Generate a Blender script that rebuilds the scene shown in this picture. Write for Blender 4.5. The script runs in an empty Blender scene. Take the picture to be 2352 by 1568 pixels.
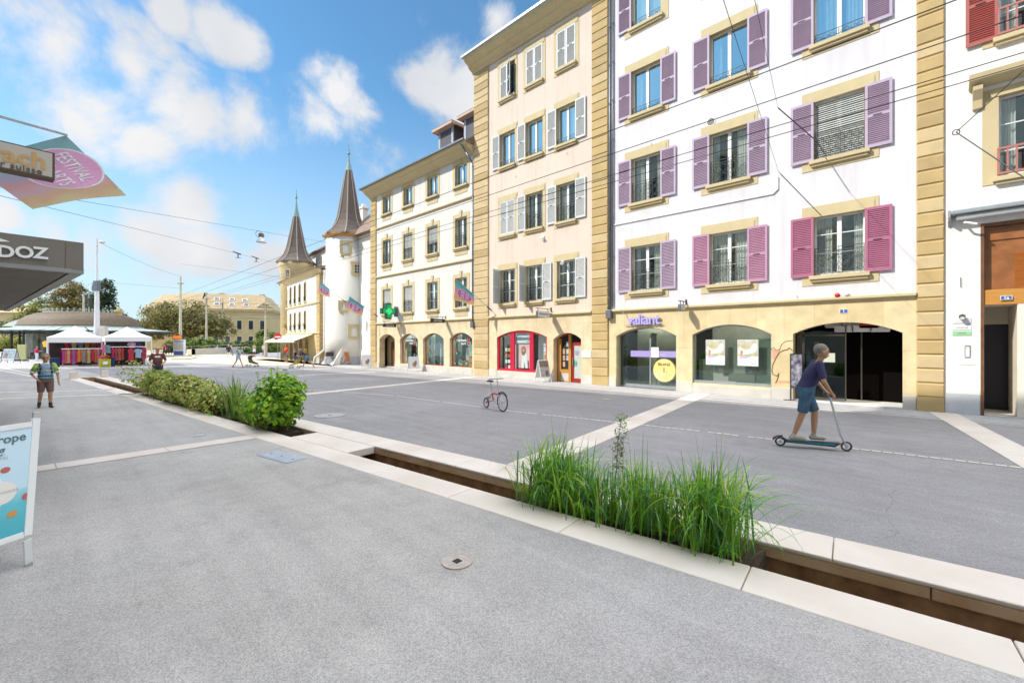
import bpy, math, random
from mathutils import Vector, Matrix, Euler
C = bpy.context.scene.collection
SC = bpy.context.scene
PI = math.pi
rnd = random.Random(7)

# ---------------------------------------------------------------- camera
CAMH = 2.2
YAW = math.radians(43.31)
cd = bpy.data.cameras.new('camera'); cam = bpy.data.objects.new('camera', cd); C.objects.link(cam)
cam.location = (0, 0, CAMH); cam.rotation_euler = (PI/2, 0, YAW)
cd.sensor_width = 36; cd.lens = 36*1000/2352; cd.clip_start = .05; cd.clip_end = 2000
SC.camera = cam
SC.view_settings.view_transform = 'Standard'; SC.view_settings.look = 'None'
SC.view_settings.exposure = 1.15; SC.view_settings.gamma = 1
SC.cycles.max_bounces = 8; SC.cycles.transparent_max_bounces = 12
SC.cycles.caustics_reflective = False; SC.cycles.caustics_refractive = False

# ---------------------------------------------------------------- sun and sky
SUNL = Vector((.7, 1, -1.1)).normalized()          # the way the sunlight travels
ld = bpy.data.lights.new('sun', 'SUN'); ld.energy = 2.35; ld.angle = math.radians(.5); ld.color = (1, .95, .86)
sun = bpy.data.objects.new('sun', ld); C.objects.link(sun); sun.location = (-20, -20, 40)
sun.rotation_euler = SUNL.to_track_quat('-Z', 'Y').to_euler()
W = bpy.data.worlds.new('World'); SC.world = W; W.use_nodes = True
def world():
    nt = W.node_tree; N = nt.nodes; L = nt.links; N.clear()
    out = N.new('ShaderNodeOutputWorld'); bg = N.new('ShaderNodeBackground'); bg.inputs[1].default_value = .15
    sky = N.new('ShaderNodeTexSky'); sky.sky_type = 'NISHITA'; sky.sun_disc = False
    sky.sun_elevation = math.asin(-SUNL.z); sky.sun_rotation = math.atan2(-SUNL.x, -SUNL.y)
    sky.altitude = 400; sky.air_density = 1.0; sky.dust_density = .25; sky.ozone_density = 1.6
    tc = N.new('ShaderNodeTexCoord')
    nz = N.new('ShaderNodeTexNoise'); nz.inputs['Scale'].default_value = 5; nz.inputs['Detail'].default_value = 12; nz.inputs['Roughness'].default_value = .62; nz.inputs['Distortion'].default_value = .25
    L.new(tc.outputs['Generated'], nz.inputs['Vector'])
    nz2 = N.new('ShaderNodeTexNoise'); nz2.inputs['Scale'].default_value = 3.0; nz2.inputs['Detail'].default_value = 4
    L.new(tc.outputs['Generated'], nz2.inputs['Vector'])
    # cumulus: soft balls on the sky (image px x, y, radius px -> fixed world directions), torn by noise
    blobs = [(130,95,150),(60,30,110),(215,235,120),(300,150,105),(390,220,95),(470,265,95),(560,280,90),(500,70,70),(545,95,45),(775,215,70),
             (735,275,60),(820,260,60),(1010,150,85),(1060,210,120),(960,185,55),(900,385,90),(440,466,56),(350,552,74),(395,580,60),(475,585,60),(130,545,60),(20,500,40),(620,595,50),(1150,40,50),(880,400,70),(330,330,55),(160,270,90),(400,30,40),(190,560,55)]
    far = [(.15,.1,1,.85),(.5,.1,.95,.6),(-.25,-.1,1,.5),(.9,.5,.4,.3),(.9,-.6,.3,.3),(-.6,-.8,.2,.25)]  # clouds out of view, added for the light they give the street
    cur = None
    def blob(d, r):
        nonlocal cur
        vm = N.new('ShaderNodeVectorMath'); vm.operation = 'DISTANCE'; L.new(tc.outputs['Generated'], vm.inputs[0]); vm.inputs[1].default_value = d
        mr = N.new('ShaderNodeMapRange'); mr.inputs['From Min'].default_value = r; mr.inputs['From Max'].default_value = 0
        L.new(vm.outputs['Value'], mr.inputs['Value'])
        if cur is None: cur = mr.outputs[0]
        else:
            mx = N.new('ShaderNodeMath'); mx.operation = 'MAXIMUM'; L.new(cur, mx.inputs[0]); L.new(mr.outputs[0], mx.inputs[1]); cur = mx.outputs[0]
    for x, y, r in blobs:
        q = (x-1176)/1000; v = Vector((.7277*q-.6859, .6859*q+.7277, (784-y)/1000)); n = v.length
        blob(v/n, r/1000/n*(1.34 if r > 60 else 1.75))
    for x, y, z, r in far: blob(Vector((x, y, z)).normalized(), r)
    m1 = N.new('ShaderNodeMath'); m1.operation = 'MULTIPLY_ADD'; L.new(nz.outputs['Fac'], m1.inputs[0]); m1.inputs[1].default_value = 3.4; m1.inputs[2].default_value = -1.72
    a = N.new('ShaderNodeMath'); a.operation = 'ADD'; L.new(cur, a.inputs[0]); L.new(m1.outputs[0], a.inputs[1])
    # only where a ball reaches
    g = N.new('ShaderNodeMapRange'); g.inputs['From Min'].default_value = .0; g.inputs['From Max'].default_value = .22; L.new(cur, g.inputs['Value'])
    mr = N.new('ShaderNodeMapRange'); mr.interpolation_type = 'SMOOTHSTEP'; mr.inputs['From Min'].default_value = .12; mr.inputs['From Max'].default_value = .95; L.new(a.outputs[0], mr.inputs['Value'])
    mm = N.new('ShaderNodeMath'); mm.operation = 'MULTIPLY'; L.new(mr.outputs[0], mm.inputs[0]); L.new(g.outputs[0], mm.inputs[1])
    # body shade of the clouds: white tops and pale grey bellies
    cr = N.new('ShaderNodeMixRGB'); cr.inputs[1].default_value = (2.0, 2.1, 2.28, 1); cr.inputs[2].default_value = (2.75, 2.75, 2.78, 1)
    s2 = N.new('ShaderNodeMapRange'); s2.inputs['From Min'].default_value = .35; s2.inputs['From Max'].default_value = .62; L.new(nz2.outputs['Fac'], s2.inputs['Value']); L.new(s2.outputs[0], cr.inputs[0])
    # the added clouds overhead are brightened to fill the shaded street with light
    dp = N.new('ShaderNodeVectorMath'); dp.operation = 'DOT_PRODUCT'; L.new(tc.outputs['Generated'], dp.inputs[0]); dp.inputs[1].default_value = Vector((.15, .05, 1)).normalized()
    dm = N.new('ShaderNodeMapRange'); dm.inputs['From Min'].default_value = .55; dm.inputs['From Max'].default_value = .85; dm.inputs['To Min'].default_value = 1; dm.inputs['To Max'].default_value = CLOUD_FILL; L.new(dp.outputs['Value'], dm.inputs['Value'])
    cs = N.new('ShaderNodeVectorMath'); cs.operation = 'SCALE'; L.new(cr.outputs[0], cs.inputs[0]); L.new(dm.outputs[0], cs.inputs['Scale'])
    hs = N.new('ShaderNodeHueSaturation'); hs.inputs['Saturation'].default_value = SAT; hs.inputs['Value'].default_value = SKYV; L.new(sky.outputs[0], hs.inputs['Color'])
    # pale haze towards the horizon
    sz = N.new('ShaderNodeSeparateXYZ'); L.new(tc.outputs['Generated'], sz.inputs[0])
    hz = N.new('ShaderNodeMapRange'); hz.interpolation_type = 'SMOOTHSTEP'; hz.inputs['From Min'].default_value = -.05; hz.inputs['From Max'].default_value = .5; hz.inputs['To Min'].default_value = .9; hz.inputs['To Max'].default_value = 0; L.new(sz.outputs['Z'], hz.inputs['Value'])
    tn = N.new('ShaderNodeMixRGB'); tn.blend_type = 'MULTIPLY'; tn.inputs[0].default_value = 1; L.new(hs.outputs[0], tn.inputs[1]); tn.inputs[2].default_value = (.78, 1.03, 1.0, 1)
    hm = N.new('ShaderNodeMixRGB'); L.new(hz.outputs[0], hm.inputs[0]); L.new(tn.outputs[0], hm.inputs[1]); hm.inputs[2].default_value = (1.95, 2.28, 2.6, 1)
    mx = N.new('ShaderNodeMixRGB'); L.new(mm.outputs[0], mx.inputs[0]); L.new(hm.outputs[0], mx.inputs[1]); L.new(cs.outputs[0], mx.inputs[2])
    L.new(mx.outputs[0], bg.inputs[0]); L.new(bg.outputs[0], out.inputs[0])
SAT, SKYV, CLOUD_FILL = 1.1, .66, 7.6
world()

# ---------------------------------------------------------------- points from the survey of the photograph
def G(x, y, z=0.0):
    q = (x-1176)/1000; t = (CAMH-z)*1000/(y-784)
    return Vector((t*(.7277*q-.6859), t*(.6859*q+.7277), z))
def AT(x, y, t):
    q = (x-1176)/1000
    return Vector((t*(.7277*q-.6859), t*(.6859*q+.7277), CAMH+t*(784-y)/1000))
def E(a, b, z=0.0):            # the frame of the water channel: a along it, b across
    return Vector((.9953*a-.0967*b, .0967*a+.9953*b, z))
EM = Matrix(((.9953, -.0967, 0, 0), (.0967, .9953, 0, 0), (0, 0, 1, 0), (0, 0, 0, 1)))
CR, CF = Vector((.7277, .6859, 0)), Vector((-.6859, .7277, 0))

# ---------------------------------------------------------------- materials
MC = {}
def mat(name, col, rough=.8, var=0.0, scale=3.0, col2=None, bump=0.0, bscale=None, metal=0.0, spec=.5, emit=None, estr=1.0, detail=4, stretch=None, trans=0):
    if name in MC: return MC[name]
    m = bpy.data.materials.new(name); m.use_nodes = True; MC[name] = m
    nt = m.node_tree; N = nt.nodes; L = nt.links; p = N['Principled BSDF']
    p.inputs['Base Color'].default_value = (*col, 1); p.inputs['Roughness'].default_value = rough
    p.inputs['Metallic'].default_value = metal; p.inputs['Specular IOR Level'].default_value = spec
    if trans: p.inputs['Transmission Weight'].default_value = trans
    if emit: p.inputs['Emission Color'].default_value = (*emit, 1); p.inputs['Emission Strength'].default_value = estr
    if var or col2 or bump:
        tc = N.new('ShaderNodeTexCoord'); vec = tc.outputs['Object']
        if stretch:
            mp = N.new('ShaderNodeMapping'); mp.inputs['Scale'].default_value = stretch; L.new(vec, mp.inputs[0]); vec = mp.outputs[0]
        nz = N.new('ShaderNodeTexNoise'); nz.inputs['Scale'].default_value = scale; nz.inputs['Detail'].default_value = detail; L.new(vec, nz.inputs['Vector'])
        if var or col2:
            c2 = col2 or tuple(c*(1-var) for c in col)
            mr = N.new('ShaderNodeMapRange'); mr.inputs['From Min'].default_value = .35; mr.inputs['From Max'].default_value = .65; L.new(nz.outputs['Fac'], mr.inputs['Value'])
            mx = N.new('ShaderNodeMixRGB'); mx.inputs[1].default_value = (*col, 1); mx.inputs[2].default_value = (*c2, 1)
            L.new(mr.outputs[0], mx.inputs[0]); L.new(mx.outputs[0], p.inputs['Base Color'])
        if bump:
            n2 = N.new('ShaderNodeTexNoise'); n2.inputs['Scale'].default_value = bscale or scale*4; n2.inputs['Detail'].default_value = 3; L.new(vec, n2.inputs['Vector'])
            b = N.new('ShaderNodeBump'); b.inputs['Strength'].default_value = bump; b.inputs['Distance'].default_value = .01
            L.new(n2.outputs['Fac'], b.inputs['Height']); L.new(b.outputs[0], p.inputs['Normal'])
    return m
def stone_blocks(name, c1, c2, bw, bh, mortar=(.45,.38,.25), rough=.85, msize=.008):
    """sandstone with block joints drawn by a brick texture in x-z, each block its own tone"""
    m = bpy.data.materials.new(name); m.use_nodes = True; MC[name] = m
    nt = m.node_tree; N = nt.nodes; L = nt.links; p = N['Principled BSDF']; p.inputs['Roughness'].default_value = rough
    tc = N.new('ShaderNodeTexCoord'); mp = N.new('ShaderNodeMapping'); mp.inputs['Rotation'].default_value = (-PI/2, 0, 0); L.new(tc.outputs['Object'], mp.inputs[0])
    br = N.new('ShaderNodeTexBrick'); L.new(mp.outputs[0], br.inputs['Vector']); br.inputs['Scale'].default_value = 1
    br.inputs['Brick Width'].default_value = bw; br.inputs['Row Height'].default_value = bh; br.inputs['Mortar Size'].default_value = msize; br.inputs['Bias'].default_value = 0
    br.inputs['Color1'].default_value = (*c1, 1); br.inputs['Color2'].default_value = (*c2, 1); br.inputs['Mortar'].default_value = (*mortar, 1)
    nz = N.new('ShaderNodeTexNoise'); nz.inputs['Scale'].default_value = 2.2; nz.inputs['Detail'].default_value = 6; L.new(tc.outputs['Object'], nz.inputs['Vector'])
    mr = N.new('ShaderNodeMapRange'); mr.inputs['From Min'].default_value = .3; mr.inputs['From Max'].default_value = .7; mr.inputs['To Min'].default_value = .86; mr.inputs['To Max'].default_value = 1.1; L.new(nz.outputs['Fac'], mr.inputs['Value'])
    mx = N.new('ShaderNodeMixRGB'); mx.blend_type = 'MULTIPLY'; mx.inputs[0].default_value = 1; L.new(br.outputs[0], mx.inputs[1]); L.new(mr.outputs[0], mx.inputs[2])
    L.new(mx.outputs[0], p.inputs['Base Color'])
    bp = N.new('ShaderNodeBump'); bp.inputs['Strength'].default_value = .25; bp.inputs['Distance'].default_value = .01; L.new(nz.outputs['Fac'], bp.inputs['Height']); L.new(bp.outputs[0], p.inputs['Normal'])
    return m
def asphalt(name, base, warm, cracks=False):
    m = bpy.data.materials.new(name); m.use_nodes = True; MC[name] = m
    nt = m.node_tree; N = nt.nodes; L = nt.links; p = N['Principled BSDF']; p.inputs['Roughness'].default_value = .82
    tc = N.new('ShaderNodeTexCoord')
    def noise(s, d, r=.5):
        n = N.new('ShaderNodeTexNoise'); n.inputs['Scale'].default_value = s; n.inputs['Detail'].default_value = d; n.inputs['Roughness'].default_value = r; L.new(tc.outputs['Object'], n.inputs['Vector']); return n
    def rng(src, a, b, c, d):
        r = N.new('ShaderNodeMapRange'); 
        for k, v in zip(('From Min','From Max','To Min','To Max'), (a, b, c, d)): r.inputs[k].default_value = v
        L.new(src, r.inputs['Value']); return r.outputs[0]
    def mul(a, b):
        x = N.new('ShaderNodeMath'); x.operation = 'MULTIPLY'; L.new(a, x.inputs[0]); L.new(b, x.inputs[1]); return x.outputs[0]
    big = rng(noise(.35, 5, .6).outputs['Fac'], .3, .7, .85, 1.12)
    mid = rng(noise(3.0, 4).outputs['Fac'], .3, .7, .95, 1.05)
    vo = N.new('ShaderNodeTexVoronoi'); vo.inputs['Scale'].default_value = 120; L.new(tc.outputs['Object'], vo.inputs['Vector'])
    sp = N.new('ShaderNodeSeparateColor'); L.new(vo.outputs['Color'], sp.inputs[0])
    grain = rng(sp.outputs[0], 0, 1, .72, 1.28)
    vo2 = N.new('ShaderNodeTexVoronoi'); vo2.inputs['Scale'].default_value = 9; L.new(tc.outputs['Object'], vo2.inputs['Vector'])
    gum = rng(vo2.outputs['Distance'], .10, .07, 0, 1)                  # pale trodden spots
    s2 = N.new('ShaderNodeSeparateColor'); L.new(vo2.outputs['Color'], s2.inputs[0])
    gum = mul(gum, rng(s2.outputs[0], .82, .86, 0, .6))
    st = rng(noise(1.3, 8, .7).outputs['Fac'], .56, .74, 1.0, .80)            # stains
    mpx = N.new('ShaderNodeMapping'); mpx.inputs['Scale'].default_value = (.12, 2.2, 1); mpx.inputs['Rotation'].default_value = (0, 0, -.09); L.new(tc.outputs['Object'], mpx.inputs[0])
    nt_ = N.new('ShaderNodeTexNoise'); nt_.inputs['Scale'].default_value = 1.6; nt_.inputs['Detail'].default_value = 3; L.new(mpx.outputs[0], nt_.inputs['Vector'])
    vc = N.new('ShaderNodeTexVoronoi'); vc.feature = 'DISTANCE_TO_EDGE'; vc.inputs['Scale'].default_value = .32
    nw = noise(1.5, 5); va = N.new('ShaderNodeVectorMath'); va.operation = 'SCALE'; L.new(nw.outputs['Color'], va.inputs[0]); va.inputs['Scale'].default_value = .8
    vb = N.new('ShaderNodeVectorMath'); vb.operation = 'ADD'; L.new(tc.outputs['Object'], vb.inputs[0]); L.new(va.outputs[0], vb.inputs[1]); L.new(vb.outputs[0], vc.inputs['Vector'])
    crk = N.new('ShaderNodeMath'); crk.operation = 'MAXIMUM'; L.new(rng(vc.outputs['Distance'], .001, .003, .75, 1), crk.inputs[0]); L.new(rng(noise(.23, 2).outputs['Fac'], .5, .56, 1, 0), crk.inputs[1])
    if cracks: st = mul(st, crk.outputs[0])
    f = mul(mul(mul(big, mid), grain), mul(st, rng(nt_.outputs['Fac'], .35, .7, 1.05, .93)))
    mx = N.new('ShaderNodeMixRGB'); mx.inputs[1].default_value = (*base, 1); mx.inputs[2].default_value = (*warm, 1); L.new(rng(noise(.12, 3).outputs['Fac'], .4, .6, 0, 1), mx.inputs[0])
    vm = N.new('ShaderNodeVectorMath'); vm.operation = 'SCALE'; L.new(mx.outputs[0], vm.inputs[0]); L.new(f, vm.inputs['Scale'])
    m2 = N.new('ShaderNodeMixRGB'); L.new(gum, m2.inputs[0]); L.new(vm.outputs[0], m2.inputs[1]); m2.inputs[2].default_value = (.5, .5, .5, 1)
    L.new(m2.outputs[0], p.inputs['Base Color'])
    b = N.new('ShaderNodeBump'); b.inputs['Strength'].default_value = .5; b.inputs['Distance'].default_value = .004; L.new(vo.outputs['Distance'], b.inputs['Height']); L.new(b.outputs[0], p.inputs['Normal'])
    return m
def glassmat(name, tint=(.8,.88,.86), refl=.16, rough=.015):
    m = bpy.data.materials.new(name); m.use_nodes = True; MC[name] = m
    nt = m.node_tree; N = nt.nodes; L = nt.links; N.clear()
    o = N.new('ShaderNodeOutputMaterial'); mx = N.new('ShaderNodeMixShader'); t = N.new('ShaderNodeBsdfTransparent'); g = N.new('ShaderNodeBsdfGlossy')
    t.inputs[0].default_value = (*tint, 1); g.inputs['Roughness'].default_value = rough; g.inputs['Color'].default_value = (.74, .93, .93, 1)
    lw = N.new('ShaderNodeLayerWeight'); lw.inputs['Blend'].default_value = .3
    mr = N.new('ShaderNodeMapRange'); mr.inputs['To Min'].default_value = refl; mr.inputs['To Max'].default_value = .95; pw = N.new('ShaderNodeMath'); pw.operation = 'POWER'; pw.inputs[1].default_value = 4; lw.inputs['Blend'].default_value = .5; L.new(lw.outputs['Facing'], pw.inputs[0]); L.new(pw.outputs[0], mr.inputs['Value'])
    nz = N.new('ShaderNodeTexNoise'); nz.inputs['Scale'].default_value = 1.2; tc = N.new('ShaderNodeTexCoord'); L.new(tc.outputs['Object'], nz.inputs['Vector'])
    bp = N.new('ShaderNodeBump'); bp.inputs['Strength'].default_value = .08; bp.inputs['Distance'].default_value = .05; L.new(nz.outputs['Fac'], bp.inputs['Height']); L.new(bp.outputs[0], g.inputs['Normal'])
    L.new(mr.outputs[0], mx.inputs[0]); L.new(t.outputs[0], mx.inputs[1]); L.new(g.outputs[0], mx.inputs[2]); L.new(mx.outputs[0], o.inputs[0])
    return m
def leafmat(name, col, tr=.35, rough=.55):
    m = bpy.data.materials.new(name); m.use_nodes = True; MC[name] = m
    nt = m.node_tree; N = nt.nodes; L = nt.links; p = N['Principled BSDF']; o = N['Material Output']
    p.inputs['Roughness'].default_value = rough
    tc = N.new('ShaderNodeTexCoord'); nz = N.new('ShaderNodeTexNoise'); nz.inputs['Scale'].default_value = 5; L.new(tc.outputs['Object'], nz.inputs['Vector'])
    mx = N.new('ShaderNodeMixRGB'); mx.inputs[1].default_value = (*[c*.7 for c in col], 1); mx.inputs[2].default_value = (*[min(1, c*1.35) for c in col], 1); L.new(nz.outputs['Fac'], mx.inputs[0])
    L.new(mx.outputs[0], p.inputs['Base Color'])
    t = N.new('ShaderNodeBsdfTranslucent'); L.new(mx.outputs[0], t.inputs[0]); ms = N.new('ShaderNodeMixShader'); ms.inputs[0].default_value = tr
    L.new(p.outputs[0], ms.inputs[1]); L.new(t.outputs[0], ms.inputs[2]); L.new(ms.outputs[0], o.inputs[0])
    return m

def plaster(name, col, dirt=.10):
    m = bpy.data.materials.new(name); m.use_nodes = True; MC[name] = m
    nt = m.node_tree; N = nt.nodes; L = nt.links; p = N['Principled BSDF']; p.inputs['Roughness'].default_value = .92
    tc = N.new('ShaderNodeTexCoord')
    def nz(s, d, sc=None, lo=.35, hi=.65, a=1, b=0):
        v = tc.outputs['Object']
        if sc: mp = N.new('ShaderNodeMapping'); mp.inputs['Scale'].default_value = sc; L.new(v, mp.inputs[0]); v = mp.outputs[0]
        n = N.new('ShaderNodeTexNoise'); n.inputs['Scale'].default_value = s; n.inputs['Detail'].default_value = d; n.inputs['Roughness'].default_value = .6; L.new(v, n.inputs['Vector'])
        r = N.new('ShaderNodeMapRange')
        for k, q in zip(('From Min','From Max','To Min','To Max'), (lo, hi, a, b)): r.inputs[k].default_value = q
        L.new(n.outputs['Fac'], r.inputs['Value']); return r.outputs[0], n
    a, _ = nz(.5, 5, None, .3, .7, 1.0, 1-dirt*.7); b_, _ = nz(1.0, 6, (3.2, 1, .22), .5, .78, 1, 1-dirt*1.5); c, n3 = nz(14, 4, None, .72, .78, 1, .72)
    def mul(x, y): q = N.new('ShaderNodeMath'); q.operation = 'MULTIPLY'; L.new(x, q.inputs[0]); L.new(y, q.inputs[1]); return q.outputs[0]
    vm = N.new('ShaderNodeVectorMath'); vm.operation = 'SCALE'; vm.inputs[0].default_value = col; L.new(mul(mul(a, b_), c), vm.inputs['Scale']); L.new(vm.outputs[0], p.inputs['Base Color'])
    n4 = N.new('ShaderNodeTexNoise'); n4.inputs['Scale'].default_value = 30; L.new(tc.outputs['Object'], n4.inputs['Vector'])
    bp = N.new('ShaderNodeBump'); bp.inputs['Strength'].default_value = .2; bp.inputs['Distance'].default_value = .01; L.new(n4.outputs['Fac'], bp.inputs['Height']); L.new(bp.outputs[0], p.inputs['Normal'])
    return m

# ---------------------------------------------------------------- mesh helpers
class B:
    def __init__(s): s.v = []; s.f = []; s.m = []; s.mi = 0; s.T = None
    def add(s, vs, fs):
        o = len(s.v); T = s.T
        s.v += [tuple(T @ Vector(p)) if T is not None else tuple(p) for p in vs]
        s.f += [tuple(i+o for i in f) for f in fs]; s.m += [s.mi]*len(fs); return s
    def box(s, x0, x1, y0, y1, z0, z1):
        return s.add([(x0,y0,z0),(x1,y0,z0),(x1,y1,z0),(x0,y1,z0),(x0,y0,z1),(x1,y0,z1),(x1,y1,z1),(x0,y1,z1)],
                     [(0,3,2,1),(4,5,6,7),(0,1,5,4),(1,2,6,5),(2,3,7,6),(3,0,4,7)])
    def quad(s, a, b, c, d): return s.add([a, b, c, d], [(0,1,2,3)])
    def prism(s, pts, h0, h1, axis='z'):
        n = len(pts)
        f = {'z': lambda p, h: (p[0], p[1], h), 'y': lambda p, h: (p[0], h, p[1]), 'x': lambda p, h: (h, p[0], p[1])}[axis]
        return s.add([f(p, h0) for p in pts]+[f(p, h1) for p in pts],
                     [tuple(range(n))[::-1], tuple(range(n, 2*n))]+[(i, (i+1)%n, n+(i+1)%n, n+i) for i in range(n)])
    def cyl(s, p, q, r1, r2=None, n=8, caps=True):
        p, q = Vector(p), Vector(q); r2 = r1 if r2 is None else r2; d = (q-p)
        if d.length < 1e-6: return s
        d.normalize(); u = d.orthogonal().normalized(); w = d.cross(u)
        vs = [p+(u*math.cos(2*PI*i/n)+w*math.sin(2*PI*i/n))*r1 for i in range(n)]+[q+(u*math.cos(2*PI*i/n)+w*math.sin(2*PI*i/n))*r2 for i in range(n)]
        fs = [(i, (i+1)%n, n+(i+1)%n, n+i) for i in range(n)]
        if caps: fs += [tuple(range(n))[::-1], tuple(range(n, 2*n))]
        return s.add(vs, fs)
    def tube(s, pts, r, n=5, r2=None):
        pts = [Vector(p) for p in pts]; k = len(pts)
        for i in range(k-1):
            a = r+(r2-r)*i/(k-1) if r2 is not None else r; b = r+(r2-r)*(i+1)/(k-1) if r2 is not None else r
            s.cyl(pts[i], pts[i+1], a, b, n)
        return s
    def lathe(s, prof, c=(0,0,0), n=24, sx=1, sy=1, rot=0, capped=True):
        vs = []; fs = []
        for r, z in prof:
            for i in range(n):
                a = 2*PI*i/n+rot; vs.append((c[0]+r*math.cos(a)*sx, c[1]+r*math.sin(a)*sy, c[2]+z))
        for j in range(len(prof)-1):
            for i in range(n):
                fs.append((j*n+i, j*n+(i+1)%n, (j+1)*n+(i+1)%n, (j+1)*n+i))
        if capped: fs += [tuple(range(n))[::-1], tuple(range((len(prof)-1)*n, len(prof)*n))]
        return s.add(vs, fs)
    def ball(s, c, r, n=10, sx=1, sy=1, sz=1):
        k = max(4, n//2); return s.lathe([(r*math.sin(PI*(j+.001)/k)+1e-4, -r*math.cos(PI*j/k)*sz) for j in range(k+1)], c, n, sx, sy)
    def ring(s, c, r, t, n=14, k=4, axis='y'):
        pts = []
        for i in range(n+1):
            a = 2*PI*i/n; d = {'y': (math.cos(a), 0, math.sin(a)), 'x': (0, math.cos(a), math.sin(a)), 'z': (math.cos(a), math.sin(a), 0)}[axis]
            pts.append(Vector(c)+Vector(d)*r)
        return s.tube(pts, t, k)
    def obj(s, name, mats, parent=None, smooth=False, bevel=0, loc=None, rz=0):
        me = bpy.data.meshes.new(name); me.from_pydata(s.v, [], s.f)
        for m in (mats if isinstance(mats, (list, tuple)) else [mats]): me.materials.append(m)
        if any(s.m): me.polygons.foreach_set('material_index', s.m)
        if smooth: me.polygons.foreach_set('use_smooth', [True]*len(s.f))
        me.update(); o = bpy.data.objects.new(name, me); C.objects.link(o); o.parent = parent
        if loc is not None: o.location = loc
        if rz: o.rotation_euler = (0, 0, rz)
        if bevel:
            b = o.modifiers.new('bevel', 'BEVEL'); b.width = bevel; b.segments = 2; b.limit_method = 'ANGLE'
        return o
def tag(o, label=None, cat=None, group=None, kind=None):
    for k, v in (('label', label), ('category', cat), ('group', group), ('kind', kind)):
        if v: o[k] = v
    return o
def thing(name, label, cat, loc=(0,0,0), rz=0, group=None, parent=None):
    o = bpy.data.objects.new(name, None); C.objects.link(o); o.empty_display_size = .2
    o.location = loc; o.rotation_euler = (0, 0, rz); return tag(o, label, cat, group)
def kids(o): return [c for c in bpy.data.objects if c.parent == o]
def dup(o, parent=None, loc=None, rz=None, label=None, skip=()):
    c = o.copy(); C.objects.link(c); c.parent = parent
    if loc is not None: c.location = loc
    if rz is not None: c.rotation_euler = (0, 0, rz)
    if label: c['label'] = label
    for k in kids(o):
        if k.name.split('.')[0] not in skip: dup(k, c)
    return c
def text(name, s, size, ext, m, parent=None, M4=None, bold=0, spacing=1, align='CENTER'):
    cu = bpy.data.curves.new('t', 'FONT'); cu.body = s; cu.size = size; cu.extrude = ext; cu.offset = bold; cu.align_x = align; cu.align_y = 'CENTER'; cu.space_character = spacing; cu.resolution_u = 3
    o = bpy.data.objects.new('t', cu); C.objects.link(o)
    dg = bpy.context.evaluated_depsgraph_get(); me = bpy.data.meshes.new_from_object(o.evaluated_get(dg)); bpy.data.objects.remove(o)
    me.name = name; me.materials.clear(); me.materials.append(m); o = bpy.data.objects.new(name, me); C.objects.link(o); o.parent = parent
    if M4 is not None: me.transform(M4)
    return o
def RX(a): return Matrix.Rotation(a, 4, 'X')
def RZ(a): return Matrix.Rotation(a, 4, 'Z')
def TR(x, y, z): return Matrix.Translation((x, y, z))
UP = RX(PI/2)                       # text standing up, facing -Y

def arcz(x, x0, x1, zs, rise):
    if rise <= 0: return zs
    w = (x1-x0)/2; R = (w*w+rise*rise)/(2*rise); xc = (x0+x1)/2
    return zs+math.sqrt(max(0, R*R-(x-xc)**2))-(R-rise)
def band(b, X0, X1, Z0, Z1, ops, y, depth, n=14):
    """a strip of wall on plane y with openings (xa, xb, za, zs, rise) and their reveals"""
    x = X0
    for (xa, xb, za, zs, rise) in sorted(ops):
        if xa > x: b.quad((x,y,Z0),(xa,y,Z0),(xa,y,Z1),(x,y,Z1))
        if za > Z0: b.quad((xa,y,Z0),(xb,y,Z0),(xb,y,za),(xa,y,za))
        k = n if rise > 0 else 1; xs = [xa+(xb-xa)*i/k for i in range(k+1)]; zs_ = [arcz(q, xa, xb, zs, rise) for q in xs]
        for i in range(k):
            b.quad((xs[i],y,zs_[i]),(xs[i+1],y,zs_[i+1]),(xs[i+1],y,Z1),(xs[i],y,Z1))
            b.quad((xs[i],y,zs_[i]),(xs[i],y+depth,zs_[i]),(xs[i+1],y+depth,zs_[i+1]),(xs[i+1],y,zs_[i+1]))
        b.quad((xa,y,za),(xa,y,zs),(xa,y+depth,zs),(xa,y+depth,za)); b.quad((xb,y,za),(xb,y+depth,za),(xb,y+depth,zs),(xb,y,zs))
        if za > Z0: b.quad((xa,y,za),(xa,y+depth,za),(xb,y+depth,za),(xb,y,za))
        x = xb
    if x < X1: b.quad((x,y,Z0),(X1,y,Z0),(X1,y,Z1),(x,y,Z1))
def archpoly(x0, x1, z0, zs, rise, n=14):
    return [(x0, z0), (x1, z0)]+[(x1-(x1-x0)*i/n, arcz(x1-(x1-x0)*i/n, x0, x1, zs, rise)) for i in range(n+1)]

# ---------------------------------------------------------------- palette
M_white = plaster('white_plaster', (.725,.70,.72))
M_pink = plaster('pink_plaster', (.72,.60,.495))
M_cream = plaster('cream_plaster', (.73,.695,.64))
M_ochre = mat('ochre_stone', (.54,.39,.175), .88, 0, 1.6, col2=(.47,.34,.155), bump=.2, bscale=25)
M_ochre2 = mat('pale_ochre_stone', (.60,.465,.265), .88, 0, 1.4, col2=(.53,.40,.22), bump=.2, bscale=25)
M_och_b = mat('ochre_stone_dark', (.47,.34,.16), .88, .1, 2.6, bump=.3, bscale=25); M_och_c = mat('ochre_stone_pale', (.60,.46,.25), .88, .1, 2.6, bump=.3, bscale=25)
M_trim = mat('window_stone', (.60,.495,.29), .88, .08, 2.0, bump=.15, bscale=25)
M_lime = mat('limestone', (.72,.66,.58), .8, .1, 2.5, bump=.15, bscale=30)
M_plinth = mat('plinth_stone', (.62,.58,.52), .85, .16, 1.7, bump=.2, bscale=30)
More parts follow.
